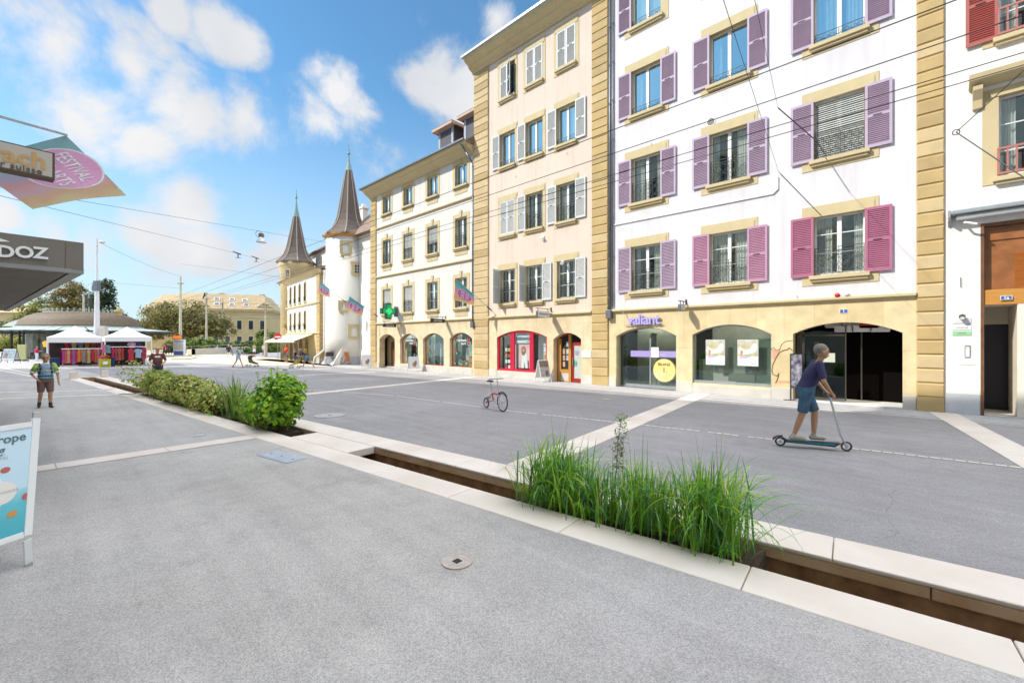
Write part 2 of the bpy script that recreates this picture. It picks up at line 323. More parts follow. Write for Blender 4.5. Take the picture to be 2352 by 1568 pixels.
M_ground_w = stone_blocks('arcade_sandstone', (.72,.60,.36), (.66,.52,.29), .95, 1.9, mortar=(.60,.45,.22))
M_ground_p = stone_blocks('arcade_sandstone_pale', (.72,.60,.395), (.67,.53,.33), .8, 1.7, mortar=(.60,.47,.28))
M_frame = mat('white_frame', (.82,.83,.82), .45)
M_dark = mat('room_dark', (.025,.024,.022), .9)
M_curtain = mat('curtain', (.75,.76,.73), .9, .15, 3)
M_iron = mat('wrought_iron', (.05,.06,.055), .55)
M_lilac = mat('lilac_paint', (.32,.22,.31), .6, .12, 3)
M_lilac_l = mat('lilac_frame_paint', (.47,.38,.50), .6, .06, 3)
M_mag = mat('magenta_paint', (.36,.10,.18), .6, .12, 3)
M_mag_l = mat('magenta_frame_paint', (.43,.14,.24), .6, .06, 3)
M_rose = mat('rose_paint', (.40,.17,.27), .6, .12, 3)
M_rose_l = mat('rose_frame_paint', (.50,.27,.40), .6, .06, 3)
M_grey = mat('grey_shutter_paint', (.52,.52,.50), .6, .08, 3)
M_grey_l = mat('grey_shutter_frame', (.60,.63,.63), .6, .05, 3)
M_pipe = mat('zinc_pipe', (.20,.22,.24), .45, .2, 6, metal=.6)
M_zinc = mat('zinc_sheet', (.42,.46,.48), .4, .1, 6, metal=.5)
M_tile = mat('roof_tile', (.16,.105,.08), .85, 0, 6, col2=(.28,.20,.15), bump=.6, bscale=18)
M_glass = glassmat('window_glass', (.85,.9,.88), .25)
M_glass_u = glassmat('window_glass_upper', (.7,.85,.88), .55)
M_shopglass = glassmat('shop_glass', (.75,.86,.80), .22)
M_blind = mat('blind_slats', (.62,.63,.60), .5, .1, 4)
M_steel = mat('steel', (.55,.56,.57), .3, metal=.9)
M_blackm = mat('black_metal', (.03,.03,.035), .5)
M_paper = mat('paper', (.80,.80,.80), .7)
M_redlac = mat('red_lacquer', (.52,.012,.045), .35)
M_redwood = mat('red_door', (.33,.02,.02), .35)
M_wood = mat('orange_wood', (.55,.27,.06), .5, 0, 3, col2=(.47,.21,.04), stretch=(1,1,8))
M_wooddk = mat('brown_wood', (.20,.09,.04), .5, .3, 5)
M_asph = asphalt('asphalt_near', (.385,.365,.35), (.39,.368,.34))
M_road = asphalt('asphalt_road', (.262,.25,.255), (.275,.262,.26), True)
M_pave = asphalt('asphalt_pavement', (.40,.39,.385), (.41,.40,.385))
M_curb = mat('travertine', (.70,.63,.56), .75, 0, 1.1, col2=(.62,.54,.46), bump=.25, bscale=35, detail=8)
M_chan = mat('channel_concrete', (.55,.32,.16), .8, 0, 5, col2=(.32,.17,.08), bump=.5, bscale=20)
M_water = mat('dark_water', (.01,.012,.01), .06)
M_soil = mat('soil', (.06,.035,.02), .95, .5, 20, bump=.6)
FY = 19.0

# ================================================================ GROUND
def strip(b, p0, p1, q0, q1, z):
    b.quad((p0[0],p0[1],z),(p1[0],p1[1],z),(q1[0],q1[1],z),(q0[0],q0[1],z))
b = B(); b.T = EM
def eq(b, a0, a1, c0, c1, z): b.quad((a0,c0,z),(a1,c0,z),(a1,c1,z),(a0,c1,z))
eq(b, -400, 120, -200, 4.28, 0); eq(b, -400, -36.6, 4.28, 6.07, 0)
tag(b.obj('ground', M_asph), kind='structure')
b = B(); b.T = EM; eq(b, -400, 120, 6.07, 400, 0); tag(b.obj('road', M_road), kind='structure')
b = B()                                           # paler pavement in front of the arcades
def fy(x, y):                                     # a ground point seen at x, y
    return G(x, y)
b.quad((-60,16.95,.004),(10,17.55,.004),(10,19,.004),(-60,19,.004))
tag(b.obj('pavement', M_pave), kind='structure')
b = B(); b.box(-60, 10, 0, .07, .0, .012); b.T = None
k = b.obj('pavement_edge', M_lime, loc=(0, 17.2, 0)); tag(k, kind='structure'); k.rotation_euler = (0,0,.0086)
# sunlit sand-coloured square beyond
M_sq = asphalt('square_paving', (.55,.47,.34), (.58,.50,.38))
b = B(); b.add([(-150,20.5,.004),(-42,20.5,.004),(-38,16.9,.004),(-47,12.6,.004),(-60,8.5,.004),(-150,0,.004)], [(0,5,4,3,2,1)])
tag(b.obj('square', M_sq), kind='structure')
# flush limestone bands
b = B()
def line(p, q, w, z=.008):
    p, q = Vector(p), Vector(q); d = (q-p).normalized(); n = Vector((-d.y, d.x))*w/2
    b.quad((*(p-n), z), (*(q-n), z), (*(q+n), z), (*(p+n), z))
def slabline(p, q, w, z=.008, L=1.9):
    p, q = Vector(p), Vector(q); n = max(1, int((q-p).length/L))
    for i in range(n):
        d = (q-p).normalized()*.008
        line(p+(q-p)*i/n+d, p+(q-p)*(i+1)/n-d, w, z)
slabline((-5.08,5.62), (-6.75,18.9), .66)
slabline((-11.25,3.2), (-11.05,-1.5), .50, L=1.25)
slabline((-18.55,6.3), (-20.3,18.2), .52)
slabline((.45,18.9), (2.35,6.7), .62)
for px in [(0,912,300,902),(0,915.5,230,894)]: pass
def ln2(x0, y0, x1, y1, w): p, q = G(x0,y0), G(x1,y1); slabline((p.x,p.y), (q.x,q.y), w, L=2)
ln2(-60,918,345,903,.30); ln2(-60,903,262,895,.28); ln2(-60,877,140,872,.45); ln2(-40,843,90,867,.3); ln2(-40,836,95,863,.3)
ln2(140,868,430,858,.25); ln2(430,840,600,850,.2); ln2(600,869,730,860,.35); ln2(730,860,860,854,.35)
ln2(600,851,760,846,.5)
tag(b.obj('paving_bands', M_curb), kind='structure')
# line of small white cobbles
b = B(); p, q = Vector((-34,9.1)), Vector((9,12.6))
pts = [G(600,888), G(900,908), G(1180,945), G(1560,985), G(2352,1075)]
for i in range(len(pts)-1):
    a_, c_ = pts[i], pts[i+1]; L_ = (c_-a_).length; n = int(L_/.17)
    for j in range(n):
        if rnd.random() < .06: continue
        o = a_+(c_-a_)*j/n; d = (c_-a_).normalized(); nn = Vector((-d.y, d.x, 0)); w = .035+rnd.random()*.012; l = .07
        o = o+nn*rnd.uniform(-.008,.008)
        b.add([o-nn*w+Vector((0,0,.009)), o+d*l*2-nn*w+Vector((0,0,.009)), o+d*l*2+nn*w+Vector((0,0,.009)), o+nn*w+Vector((0,0,.009))], [(0,1,2,3)])
tag(b.obj('cobble_line', M_lime), kind='structure')
# ---------------------------------------------------------------- water channel
def stones(name, a0, a1, c0, c1, z1, z0, L, off=0):
    b = B(); b.T = EM; a = a0-off
    while a < a1:
        l = L*rnd.uniform(.9, 1.1); e = min(a+l, a1)
        if e > a0: b.box(max(a, a0)+.004, e-.004, c0, c1, z0, z1)
        a += l
    return b.obj(name, M_curb, bevel=.012)
tag(stones('near_curb', -36.6, 12, 4.28, 4.80, .008, -.13, 1.75), kind='structure')
tag(stones('far_curb', -36.6, 12, 5.45, 6.07, .012, -.035, 1.35, .4), kind='structure')
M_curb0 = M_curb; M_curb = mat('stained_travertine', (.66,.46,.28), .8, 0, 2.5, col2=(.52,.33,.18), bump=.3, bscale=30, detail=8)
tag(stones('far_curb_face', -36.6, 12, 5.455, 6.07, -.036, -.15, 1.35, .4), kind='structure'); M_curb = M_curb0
b = B(); b.T = EM
b.box(-36.6, 12, 4.28, 4.74, -.8, -.131); b.box(-36.6, 12, 5.51, 6.07, -.8, -.151); b.box(-36.6, 12, 4.74, 5.51, -.9, -.62)
b.box(-36.9, -36.6, 4.28, 6.07, -.8, .008)
tag(b.obj('channel_wall', M_chan), kind='structure')
b = B(); b.T = EM; b.quad((-36.6,4.74,-.5),(12,4.74,-.5),(12,5.51,-.5),(-36.6,5.51,-.5))
tag(b.obj('water', M_water), kind='structure')
# bridge slabs
for i, (a0, a1) in enumerate([(-10.16, -7.86)]):
    b = B(); b.box(0, a1-a0, 0, .64, -.14, .008)
    o = b.obj('bridge_slab', M_curb, bevel=.012, loc=E(a0, 4.805)); o.rotation_euler = (0,0,math.atan2(.0967,.9953))
    tag(o, 'pale stone slab bridging the open water channel beside the round bush', 'slab')
for i, (a, l) in enumerate([(4.36, 'pale stone block standing at the near left end of the channel'), (5.72, 'pale stone block standing at the far left end of the channel')]):
    b = B(); b.box(-.17, .17, -.17, .17, 0, .42)
    o = b.obj('stone_block', M_curb, bevel=.03, loc=E(-36.2, a+.1)); tag(o, l, 'bollard', 'stone blocks at the channel end')
# planting beds inside the channel
for a0, a1, nm in [(-24.2, -10.85, 'soil_bed'), (-3.75, -.72, 'soil_bed')]:
    b = B(); b.T = EM; b.box(a0, a1, 4.81, 5.44, -.49, -.06); tag(b.obj(nm, M_soil), kind='structure')
# covers in the asphalt
M_iron_c = mat('cast_cover', (.50,.44,.38), .55, 0, 9, col2=(.40,.34,.30), bump=.5, bscale=60)
M_iron_b = mat('galvanised_cover', (.40,.44,.50), .5, .12, 8, bump=.5, bscale=60)
def cover(c, r, label, m, pat=True):
    t = thing('drain_cover', label, 'drain cover', c)
    b = B(); b.lathe([(r, 0), (r, .012), (r*.9, .013), (r*.88, .009)], n=36); b.obj('rim', m, t)
    b = B(); b.lathe([(r*.87, .002), (r*.87, .008)], n=36)
    if pat:
        for k in range(12):
            a = 2*PI*k/12; b.box(math.cos(a)*r*.6-.015, math.cos(a)*r*.6+.015, math.sin(a)*r*.6-.015, math.sin(a)*r*.6+.015, .008, .011)
    b.obj('lid', m, t)
    if pat:
        b = B(); b.box(-.04,.04,-.04,.04,.008,.0095); b.obj('slot', M_dark, t)
cover(G(1050,1290,0)+Vector((0,0,.002)), .155, 'round cast drain cover with a dark centre in the near asphalt', M_iron_c)
cover(G(757,954)+Vector((0,0,.002)), .43, 'large round manhole cover with a pale ring in the dark road', mat('pale_cover', (.42,.40,.40), .7, .2, 12, bump=.4))
cover(G(459,1000)+Vector((0,0,.002)), .13, 'small pale cover beside the planted curb', M_iron_b, False)
cover(G(1393,917)+Vector((0,0,.002)), .17, 'tiny tan round cover in the road left of the pale band', M_iron_c, False)
cover(G(1788,954)+Vector((0,0,.002)), .0, 'x', M_iron_c, False) if 0 else None
t = thing('cover_plate', 'rectangular blue grey metal cover plate beside the channel curb', 'cover plate', G(647,1049)+Vector((0,0,.003)), math.atan2(.0967,.9953)+.08)
b = B(); b.box(-.52,.52,-.21,.21,0,.008); b.obj('frame', M_iron_b, t, bevel=.003)
b = B(); b.box(-.48,.48,-.17,.17,.008,.011); b.obj('plate', M_iron_b, t)
for q in (-.38,0,.38): b = B(); b.box(q-.03,q+.03,-.01,.01,.011,.013); b.obj('lifting_slot', M_blackm, t)

# ================================================================ WINDOWS
PM = {}
def piece(name, key, build, mats, parent, loc=(0,0,0), rz=0, bevel=0, label=None):
    key = (name,)+key
    if key not in PM:
        b = B(); build(b); o = b.obj(name, mats, parent, bevel=bevel); PM[key] = o.data
    else:
        o = bpy.data.objects.new(name, PM[key]); C.objects.link(o); o.parent = parent
        if bevel:
            m = o.modifiers.new('bevel', 'BEVEL'); m.width = bevel; m.segments = 2; m.limit_method = 'ANGLE'
    o.location = loc; o.rotation_euler = (0, 0, rz)
    if label: o['label'] = label
    return o
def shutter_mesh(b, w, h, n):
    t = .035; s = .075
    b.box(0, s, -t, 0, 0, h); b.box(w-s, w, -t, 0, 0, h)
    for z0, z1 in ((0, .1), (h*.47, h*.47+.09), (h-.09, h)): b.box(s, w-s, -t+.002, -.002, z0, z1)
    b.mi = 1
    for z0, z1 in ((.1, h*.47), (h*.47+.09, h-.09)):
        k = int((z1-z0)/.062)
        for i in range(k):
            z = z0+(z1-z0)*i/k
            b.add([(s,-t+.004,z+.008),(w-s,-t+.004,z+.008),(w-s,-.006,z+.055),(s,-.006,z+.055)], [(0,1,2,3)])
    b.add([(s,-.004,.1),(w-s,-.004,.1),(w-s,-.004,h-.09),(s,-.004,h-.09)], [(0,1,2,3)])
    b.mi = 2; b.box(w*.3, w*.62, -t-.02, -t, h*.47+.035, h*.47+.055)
def rail_mesh(b, w, h, n):
    r = .009
    for z in ((0.03, h, h-.12) if h > .5 else (.03, h)): b.box(-w/2, w/2, -.01, .01, z-r, z+r)
    for x in (-w/2+.01, w/2-.01, 0): b.box(x-r, x+r, -.01, .01, 0, h)
    k = max(3, int(w/.19)); rr = w/k/2*.92
    rows = [(.03+rr)+i*2*rr for i in range(int((h-.15)/(2*rr)))] if h > .5 else [h/2]
    if h <= .5: rr = min(rr, h/2-.03)
    for i in range(k):
        x = -w/2+w*(i+.5)/k
        for j, z in enumerate(rows):
            sg = 1 if (i+j) % 2 else -1; pts = []
            for q in range(13):
                a = q/12*2.3*PI; rad = rr*(1-.55*q/12)
                pts.append((x+sg*rad*math.cos(a), 0, z+rad*math.sin(a)))
            b.tube(pts, .0075, 3)
        b.box(x-w/k/2-.005, x-w/k/2+.005, -.006, .006, .03, h-.1)
def make_window(bt, name, cx, z0, w, h, trim=M_trim, ml=.37, mt=.4, mb=.36, sill=.16, bars=(), rail=None, shut=None, sm=(M_lilac_l, M_lilac), sw=.7,
                blind=0, glass=None, key=False, panel=0, curtain=True, swl=True, swr=True, openleaf=False, label=None, sillw=.0, closed=False):
    """one window of the facade: its stone surround is the part, frame, pane, sill, railing, shutters its sub-parts"""
    glass = glass or M_glass
    def sur(b):
        y0, y1 = -.022, .25; X0, X1 = -w/2-ml, w/2+ml; Z0, Z1 = -mb, h+mt
        b.prism([(X0,Z0),(-w/2,Z0),(-w/2,Z1),(X0,Z1)], y0, .03, 'y'); b.prism([(w/2,Z0),(X1,Z0),(X1,Z1),(w/2,Z1)], y0, .03, 'y')
        b.box(-w/2, w/2, y0, .03, h, Z1); b.box(-w/2, w/2, y0, .03, Z0, 0)
        b.box(-w/2-.05, -w/2, .03, y1+.1, -.05, h+.05); b.box(w/2, w/2+.05, .03, y1+.1, -.05, h+.05)
        b.box(-w/2, w/2, .03, y1+.1, h, h+.05); b.box(-w/2, w/2, .03, y1+.1, -.05, 0)
        if not key:      # raised lintel piece with a small return
            b.box(-w/2-ml*.55, w/2+ml*.7, -.045, -.022, h, h+mt*.72)
        else:
            b.add([(-.09,-.07,h),(.09,-.07,h),(.13,-.07,h+mt+.2),(-.13,-.07,h+mt+.2),(-.09,0,h),(.09,0,h),(.13,0,h+mt+.2),(-.13,0,h+mt+.2)],
                  [(0,1,2,3),(1,5,6,2),(4,0,3,7),(3,2,6,7),(0,4,5,1)])
        if panel:
            b.box(-w/2-.02, w/2+.02, -.03, -.002, -panel, Z0)
    P = piece(name, (w,h,ml,mt,mb,key,panel,trim.name), sur, trim, bt, (cx, FY, z0), label=label)
    def si(b):
        e = sill-.04
        b.box(-w/2-e-.02, w/2+e+.02, -.17, .24, -.15, -.02); b.box(-w/2-e+.03, w/2+e-.03, -.11, -.02, -.24, -.15)
    piece('sill', (w,sill,trim.name), si, trim, P, bevel=.008)
    if closed != 'all':
        def fr(b):
            y0, y1 = .17, .235
            b.box(-w/2, -w/2+.055, y0, y1, 0, h); b.box(w/2-.055, w/2, y0, y1, 0, h); b.box(-w/2+.055, w/2-.055, y0, y1, h-.055, h); b.box(-w/2+.055, w/2-.055, y0, y1, -.02, .09)
            b.box(-.065, .065, y0-.012, y1, .09, h-.055)
            for s in (-1, 1):
                x0, x1 = sorted((s*.065, s*(w/2-.055)))
                for f in bars: b.box(x0, x1, y0+.01, y1-.01, h*f-.015, h*f+.015)
        piece('frame', (w,h,tuple(bars)), fr, M_frame, P)
        piece('pane', (w,h,glass.name), lambda b: b.quad((-w/2+.05,.21,.05),(w/2-.05,.21,.05),(w/2-.05,.21,h-.05),(-w/2+.05,.21,h-.05)), glass, P)
        if curtain:
            cv = int(abs(cx*13+z0*7)) % 4; WD = ((.32,.2),(.18,.30),(.42,.36),(.24,.0))[cv]
            def cu(b):
                for s in ((-1, 1) if WD[1] else (-1,)):
                    n = 16; wd = w*WD[0 if s < 0 else 1]
                    xs = [s*(w/2-.03)-s*wd*i/n for i in range(n+1)]
                    for i in range(n):
                        ya, yb = .36+.03*math.sin(i*1.9), .36+.03*math.sin((i+1)*1.9)
                        b.quad((xs[i],ya,0),(xs[i+1],yb,0),(xs[i+1],yb,h),(xs[i],ya,h))
            piece('curtain', (w,h,cv), cu, M_curtain, P)
    if blind:
        def bl(b):
            hh = h*blind; n = int(hh/.075)
            for i in range(n):
                z = h-hh+i*.075
                b.quad((-w/2+.03,.08,z),(w/2-.03,.08,z),(w/2-.03,.125,z+.062),(-w/2+.03,.125,z+.062))
            b.box(-w/2+.01, w/2-.01, .07, .13, h-.09, h)
        piece('blind', (w,h,blind), bl, M_blind, P)
    if rail: piece('railing', (w,rail), lambda b: rail_mesh(b, w-.02, rail, 0), M_iron, P, (0,.035,.02))
    if shut:
        key_ = (sw,h,sm[0].name)
        bld = lambda b: shutter_mesh(b, sw, h+.06, 0); mm = [sm[0], sm[1], M_blackm]
        if shut == 'open':
            if swl: piece('shutter', key_, bld, mm, P, (-w/2-sw-.01,-.05,-.03))
            if swr: piece('shutter', key_, bld, mm, P, (w/2+.01,-.05,-.03))
        elif shut == 'closed':
            k2 = (w/2-.01,h,sm[0].name); bl2 = lambda b: shutter_mesh(b, w/2-.01, h+.02, 0)
            piece('shutter', k2, bl2, mm, P, (-w/2,-.005,-.01)); piece('shutter', k2, bl2, mm, P, (.01,-.005,-.01))
        elif shut == 'ajar':
            k2 = (w/2-.01,h,sm[0].name); bl2 = lambda b: shutter_mesh(b, w/2-.01, h+.02, 0)
            piece('shutter', k2, bl2, mm, P, (-w/2,-.005,-.01)); piece('shutter', k2, bl2, mm, P, (-.0,-.01,-.01), rz=-.55)
        elif shut == 'edge':           # leaves standing out square to the wall
            piece('shutter', key_, bld, mm, P, (-w/2-.03,-.03,-.03), rz=-1.45)
            if swr: piece('shutter', key_, bld, mm, P, (w/2+.01,-.05,-.03))
    return P
def quoins(bt, x0, x1, z1, m, name='quoin', z0=.45, step=.445, d=.085):
    b = B(); z = z0
    qr = random.Random(int(x0*7)+3)
    while z < z1-.1:
        b.mi = qr.choice((0,0,0,1,2)); e = min(z+step, z1); g = .016; c = .03
        b.prism([(z+g, 0), (z+g, -d+c), (z+g+c, -d), (e-g-c, -d), (e-g, -d+c), (e-g, 0)], x0, x1, 'x') if 0 else \
        b.add([(x0,FY,z+g),(x1,FY,z+g),(x1-.01,FY-d+c,z+g),(x0+.01,FY-d+c,z+g),(x0+.03,FY-d,z+g+c),(x1-.03,FY-d,z+g+c),(x1-.03,FY-d,e-g-c),(x0+.03,FY-d,e-g-c),(x0+.01,FY-d+c,e-g),(x1-.01,FY-d+c,e-g),(x0,FY,e-g),(x1,FY,e-g)],
              [(3,2,1,0),(4,5,2,3),(7,6,5,4),(8,9,6,7),(10,11,9,8),(1,2,5,6,9,11),(0,10,8,7,4,3)])
        z = e
    b.mi = 0; b.box(x0+.01, x1-.01, FY-.05, FY+.1, 0, z1)
    return b.obj(name, [m, M_och_b, M_och_c], bt)
def plinth(bt, spans, h=.45, m=M_plinth, d=.03):
    for x0, x1, hh in spans:
        b = B(); b.box(x0+.003, x1-.003, FY-d, FY+.02, 0, hh or h); b.obj('plinth', m, bt, bevel=.01)
def cornice(bt, x0, x1, z0, prof, m, name='cornice', ends=True):
    """prof: list of (depth out of the wall, height above z0)"""
    b = B(); pts = [(FY-d, z0+z) for d, z in prof]+[(FY+.3, z0+prof[-1][1]), (FY+.3, z0)]
    b.prism(pts, x0, x1, 'x'); return b.obj(name, m, bt)
def stringcourse(bt, x0, x1, z, m=M_trim, h=.17, d=.14):
    return cornice(bt, x0, x1, z, [(0,0),(d*.5,0),(d*.55,h*.3),(d,h*.42),(d,h*.85),(d*.7,h)], m, 'string_course')
def body(bt, x0, x1, z, y1, m, eave, ridge, roofm=M_tile, depthmid=None, oh=.3, fy=.0):
    """side and back walls behind the facade, floors inside kept dark, and a pitched roof"""
    b = B(); b.quad((x0,FY,0),(x0,y1,0),(x0,y1,z),(x0,FY,z)); b.quad((x1,FY,0),(x1,FY,z),(x1,y1,z),(x1,y1,0)); b.quad((x0,y1,0),(x1,y1,0),(x1,y1,z),(x0,y1,z))
    b.obj('side_wall', m, bt)
    b = B(); b.box(x0+.05, x1-.05, FY+1.3, FY+1.4, 3.6, z-.1); b.box(x0+.05, x1-.05, FY+3.2, FY+3.3, 0, 3.5)
    for zz in (3.5, 7.75, 11.9, 16.1):
        if zz < z-1: b.box(x0+.05, x1-.05, FY+.3, FY+1.3, zz, zz+.1)
    b.box(x0+.05, x1-.05, FY+1.3, FY+3.2, 3.5, 3.6); b.box(x0+.04, x0+.1, FY+.3, FY+3.2, 0, z-.1); b.box(x1-.1, x1-.04, FY+.3, FY+3.2, 0, z-.1)
    b.obj('interior', M_dark, bt)
    yr = (FY+y1)/2; fe = FY-oh
    b = B(); b.prism([(fe, eave), (yr, ridge), (y1+.3, eave), (y1+.3, eave-.12), (fe, eave-.12)], x0-.05, x1+.05, 'x'); b.obj('roof', roofm, bt)

# ---------------------------------------------------------------- the tall white house with lilac shutters
bt = thing('townhouse', 'tall white plastered house with lilac and magenta shutters above three wide shop arches', 'house')
opsg = [(-10.9,-7.93,0,2.46,.40), (-7.22,-4.22,.43,2.48,.41), (-3.51,-.47,0,2.485,.385)]
WC = (-9.35, -5.77, -2.14); WZ = (4.58, 8.74, 12.9, 17.05)
b = B(); band(b, -11.32, .0, 0, 3.6, opsg, FY, .45); b.obj('arcade_wall', M_ground_w, bt)
b = B(); zs_ = [3.6, 7.9, 12.06, 16.2, 21.0]
for i, z in enumerate(WZ): band(b, -11.32, 0, zs_[i], zs_[i+1], [(c-.765, c+.765, z-.05, z+2.15, 0) for c in WC], FY, .1)
b.obj('wall', M_white, bt)
plinth(bt, [(-11.32,-10.9,0), (-7.93,-7.22,0), (-7.22,-4.22,.36), (-4.22,-3.51,0), (-.47,-.14,0)])
quoins(bt, -.14, .5, 21.0, M_ochre)
stringcourse(bt, -11.1, -.14, 3.6)
cornice(bt, -11.4, .6, 21.0, [(0,0),(.2,.05),(.25,.3),(.6,.45),(.65,.7),(.8,.8)], M_trim)
body(bt, -11.32, .5, 21.3, 31, M_white, 21.8, 25.5, oh=.8)
for r, z in enumerate(WZ):
    for c, cx in enumerate(WC):
        sm = (M_lilac_l, M_lilac)
        if r == 0 and c == 2: sm = (M_mag_l, M_mag)
        if r == 0 and c == 1: sm = (M_rose_l, M_rose)
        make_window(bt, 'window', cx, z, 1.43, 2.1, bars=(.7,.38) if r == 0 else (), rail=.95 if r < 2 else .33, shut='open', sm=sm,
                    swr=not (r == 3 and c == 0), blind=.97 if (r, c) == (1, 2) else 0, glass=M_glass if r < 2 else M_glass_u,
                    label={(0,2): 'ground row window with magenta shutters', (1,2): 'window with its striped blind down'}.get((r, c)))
# wall trim: downpipe between the houses, conduit, vents
def pipe(name, pts, r, m, label, cat, group=None):
    t = thing(name, label, cat, pts[0], group=group); o = Vector(pts[0])
    b = B(); b.tube([Vector(p)-o for p in pts], r, 8); b.obj('pipe', m, t, smooth=True)
    b = B()
    z0, z1 = min(p[2] for p in pts), max(p[2] for p in pts); z = z0+.6
    while z < z1-.3:
        b.lathe([(r*1.25, z-.03-o.z), (r*1.25, z+.03-o.z)], (0,0,0), 8); z += 1.9
    b.obj('bracket', m, t); return t
# FRONT pipes start about the string course above a small box
t = pipe('downpipe', [(-11.2,FY-.1,3.75),(-11.2,FY-.1,21)], .055, M_pipe, 'dark downpipe between the pink house and the white house', 'downpipe')
b = B(); b.box(-.16,.12,-.13,.1,-.42,0); b.obj('collector_box', M_pipe, t, bevel=.01)
t = pipe('downpipe', [(-11.06,FY-.08,3.9),(-11.06,FY-.08,21)], .04, M_pipe, 'thin cable pipe on the white wall right of the dark downpipe', 'downpipe')
t = pipe('downpipe', [(-21.33,FY-.1,3.5),(-21.33,FY-.1,13.8),(-21.6,FY-.45,14.5),(-21.75,FY-.8,15.0)], .055, M_pipe, 'dark downpipe on the right of the cream house ending in a small box', 'downpipe')
b = B(); b.box(-.13,.13,-.12,.08,-.4,0); b.obj('collector_box', M_pipe, t, bevel=.01)
t = thing('conduit', 'thin white conduit running along the white wall below the second row', 'conduit', (-11.0, FY-.03, 7.9))
b = B(); b.tube([(0,0,0),(6.85,0,-.05),(7.0,0,.1),(7.0,0,.55)], .028, 6); b.obj('pipe', M_frame, t)
t = thing('wall_vent', 'round grey vent set in the white wall above the middle windows', 'vent', (-6.45, FY, 11.4))
b = B(); b.T = RX(PI/2); b.lathe([(.19,-.02),(.19,.02),(.15,.025)], n=24); b.obj('rim', M_frame, t)
b = B(); b.T = RX(PI/2); b.lathe([(.15,0),(.15,.03)], n=24); b.obj('grille', mat('vent_grey', (.22,.22,.19), .8), t)

# ---------------------------------------------------------------- the pink house
bt = thing('townhouse', 'pale pink house with white shutters and a red framed salon window', 'house')
b = B(); band(b, -19.91, -12.28, 0, 3.6, [(-19.2,-15.24,.42,2.45,.40), (-14.78,-12.96,0,2.32,.34)], FY, .5); b.obj('arcade_wall', M_ground_p, bt)
PC = (-18.28, -16.15, -13.91); PZ = (4.53, 8.68, 12.85, 16.98); b = B(); zs_ = [3.6, 7.7, 11.8, 16.1, 19.7]
for i, z in enumerate(PZ): band(b, -19.91, -12.28, zs_[i], zs_[i+1], [(c-.66, c+.66, z-.05, z+2.07, 0) for c in PC], FY, .1)
b.obj('wall', M_pink, bt)
plinth(bt, [(-19.91,-19.2,0), (-19.2,-15.24,.40), (-15.24,-14.78,0), (-12.96,-12.28,0)])
quoins(bt, -21.27, -19.91, 19.7, M_ochre2); quoins(bt, -12.28, -11.32, 19.7, M_ochre)
b = B(); b.quad((-11.32,FY,0),(-11.32+.001,FY,0),(-11.32+.001,FY,1),(-11.32,FY,1))
stringcourse(bt, -19.91, -12.28, 3.6)
cornice(bt, -21.35, -11.32, 19.55, [(0,0),(.12,.0),(.18,.12),(.5,.28),(.5,.34),(.55,.4),(.8,.52),(.86,.66),(.9,.7)], M_trim)
b = B(); b.prism([(FY-.82,20.25),(FY-1.02,20.27),(FY-1.02,20.38),(FY-.82,20.38)], -21.45, -11.32, 'x'); b.obj('gutter', M_zinc, bt)
body(bt, -21.27, -11.32, 19.75, 31, M_pink, 20.35, 24, oh=.85)
for r, z in enumerate(PZ):
    for c, cx in enumerate(PC):
        kw = dict(rail=.9 if r < 2 else .3, glass=M_glass_u if r > 1 else M_glass, bars=(.68,.36) if r == 0 else ())
        st = 'open'
        if r == 3: st = 'ajar' if c == 0 else 'closed'; kw['rail'] = None
        if r == 1 and c == 0: st = 'closed'; kw['rail'] = None
        if r == 0 and c < 2: st = 'edge'
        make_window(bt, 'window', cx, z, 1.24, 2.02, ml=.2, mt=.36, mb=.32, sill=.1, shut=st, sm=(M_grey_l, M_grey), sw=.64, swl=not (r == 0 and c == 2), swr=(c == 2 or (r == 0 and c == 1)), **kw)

# ---------------------------------------------------------------- the cream house
bt = thing('townhouse', 'cream house with ochre window stones, a pharmacy arcade and dormers', 'house')
b = B(); band(b, -33.7, -21.27, 0, 3.6, [(-33.24,-30.86,0,2.38,.42), (-30.1,-27.66,.46,2.38,.42), (-26.99,-24.52,.46,2.38,.42), (-23.86,-21.5,.46,2.38,.42)], FY, .5); b.obj('arcade_wall', M_ground_p, bt)
CC = (-32.06, -28.97, -25.82, -22.63); CZ = ((4.5,2.0), (8.57,1.99), (12.72,1.47)); b = B(); zs_ = [3.6, 7.5, 11.6, 14.7]
for i, (z, h) in enumerate(CZ): band(b, -33.7, -21.27, zs_[i], zs_[i+1], [(c-.67, c+.67, z-.05, z+h+.05, 0) for c in CC], FY, .1)
b.obj('wall', M_cream, bt)
plinth(bt, [(-33.7,-33.24,0), (-30.86,-30.1,0), (-30.1,-27.66,.42), (-27.66,-26.99,0), (-26.99,-24.52,.42), (-24.52,-23.86,0), (-23.86,-21.5,.42)])
quoins(bt, -34.64, -33.7, 14.6, M_ochre)
for z in (3.6, 7.5, 11.6): stringcourse(bt, -33.7, -21.27, z, M_trim, .15, .13)
cornice(bt, -34.75, -21.27, 14.45, [(0,0),(.15,.0),(.2,.12),(.55,.3),(.6,.42),(.8,.5),(.85,.62)], M_trim)
b = B(); b.prism([(FY-.8,15.05),(FY-1.0,15.07),(FY-1.0,15.17),(FY-.8,15.17)], -34.9, -21.3, 'x'); b.obj('gutter', M_pipe, bt)
body(bt, -34.64, -21.27, 14.7, 31, M_cream, 15.1, 19.5, oh=.8)
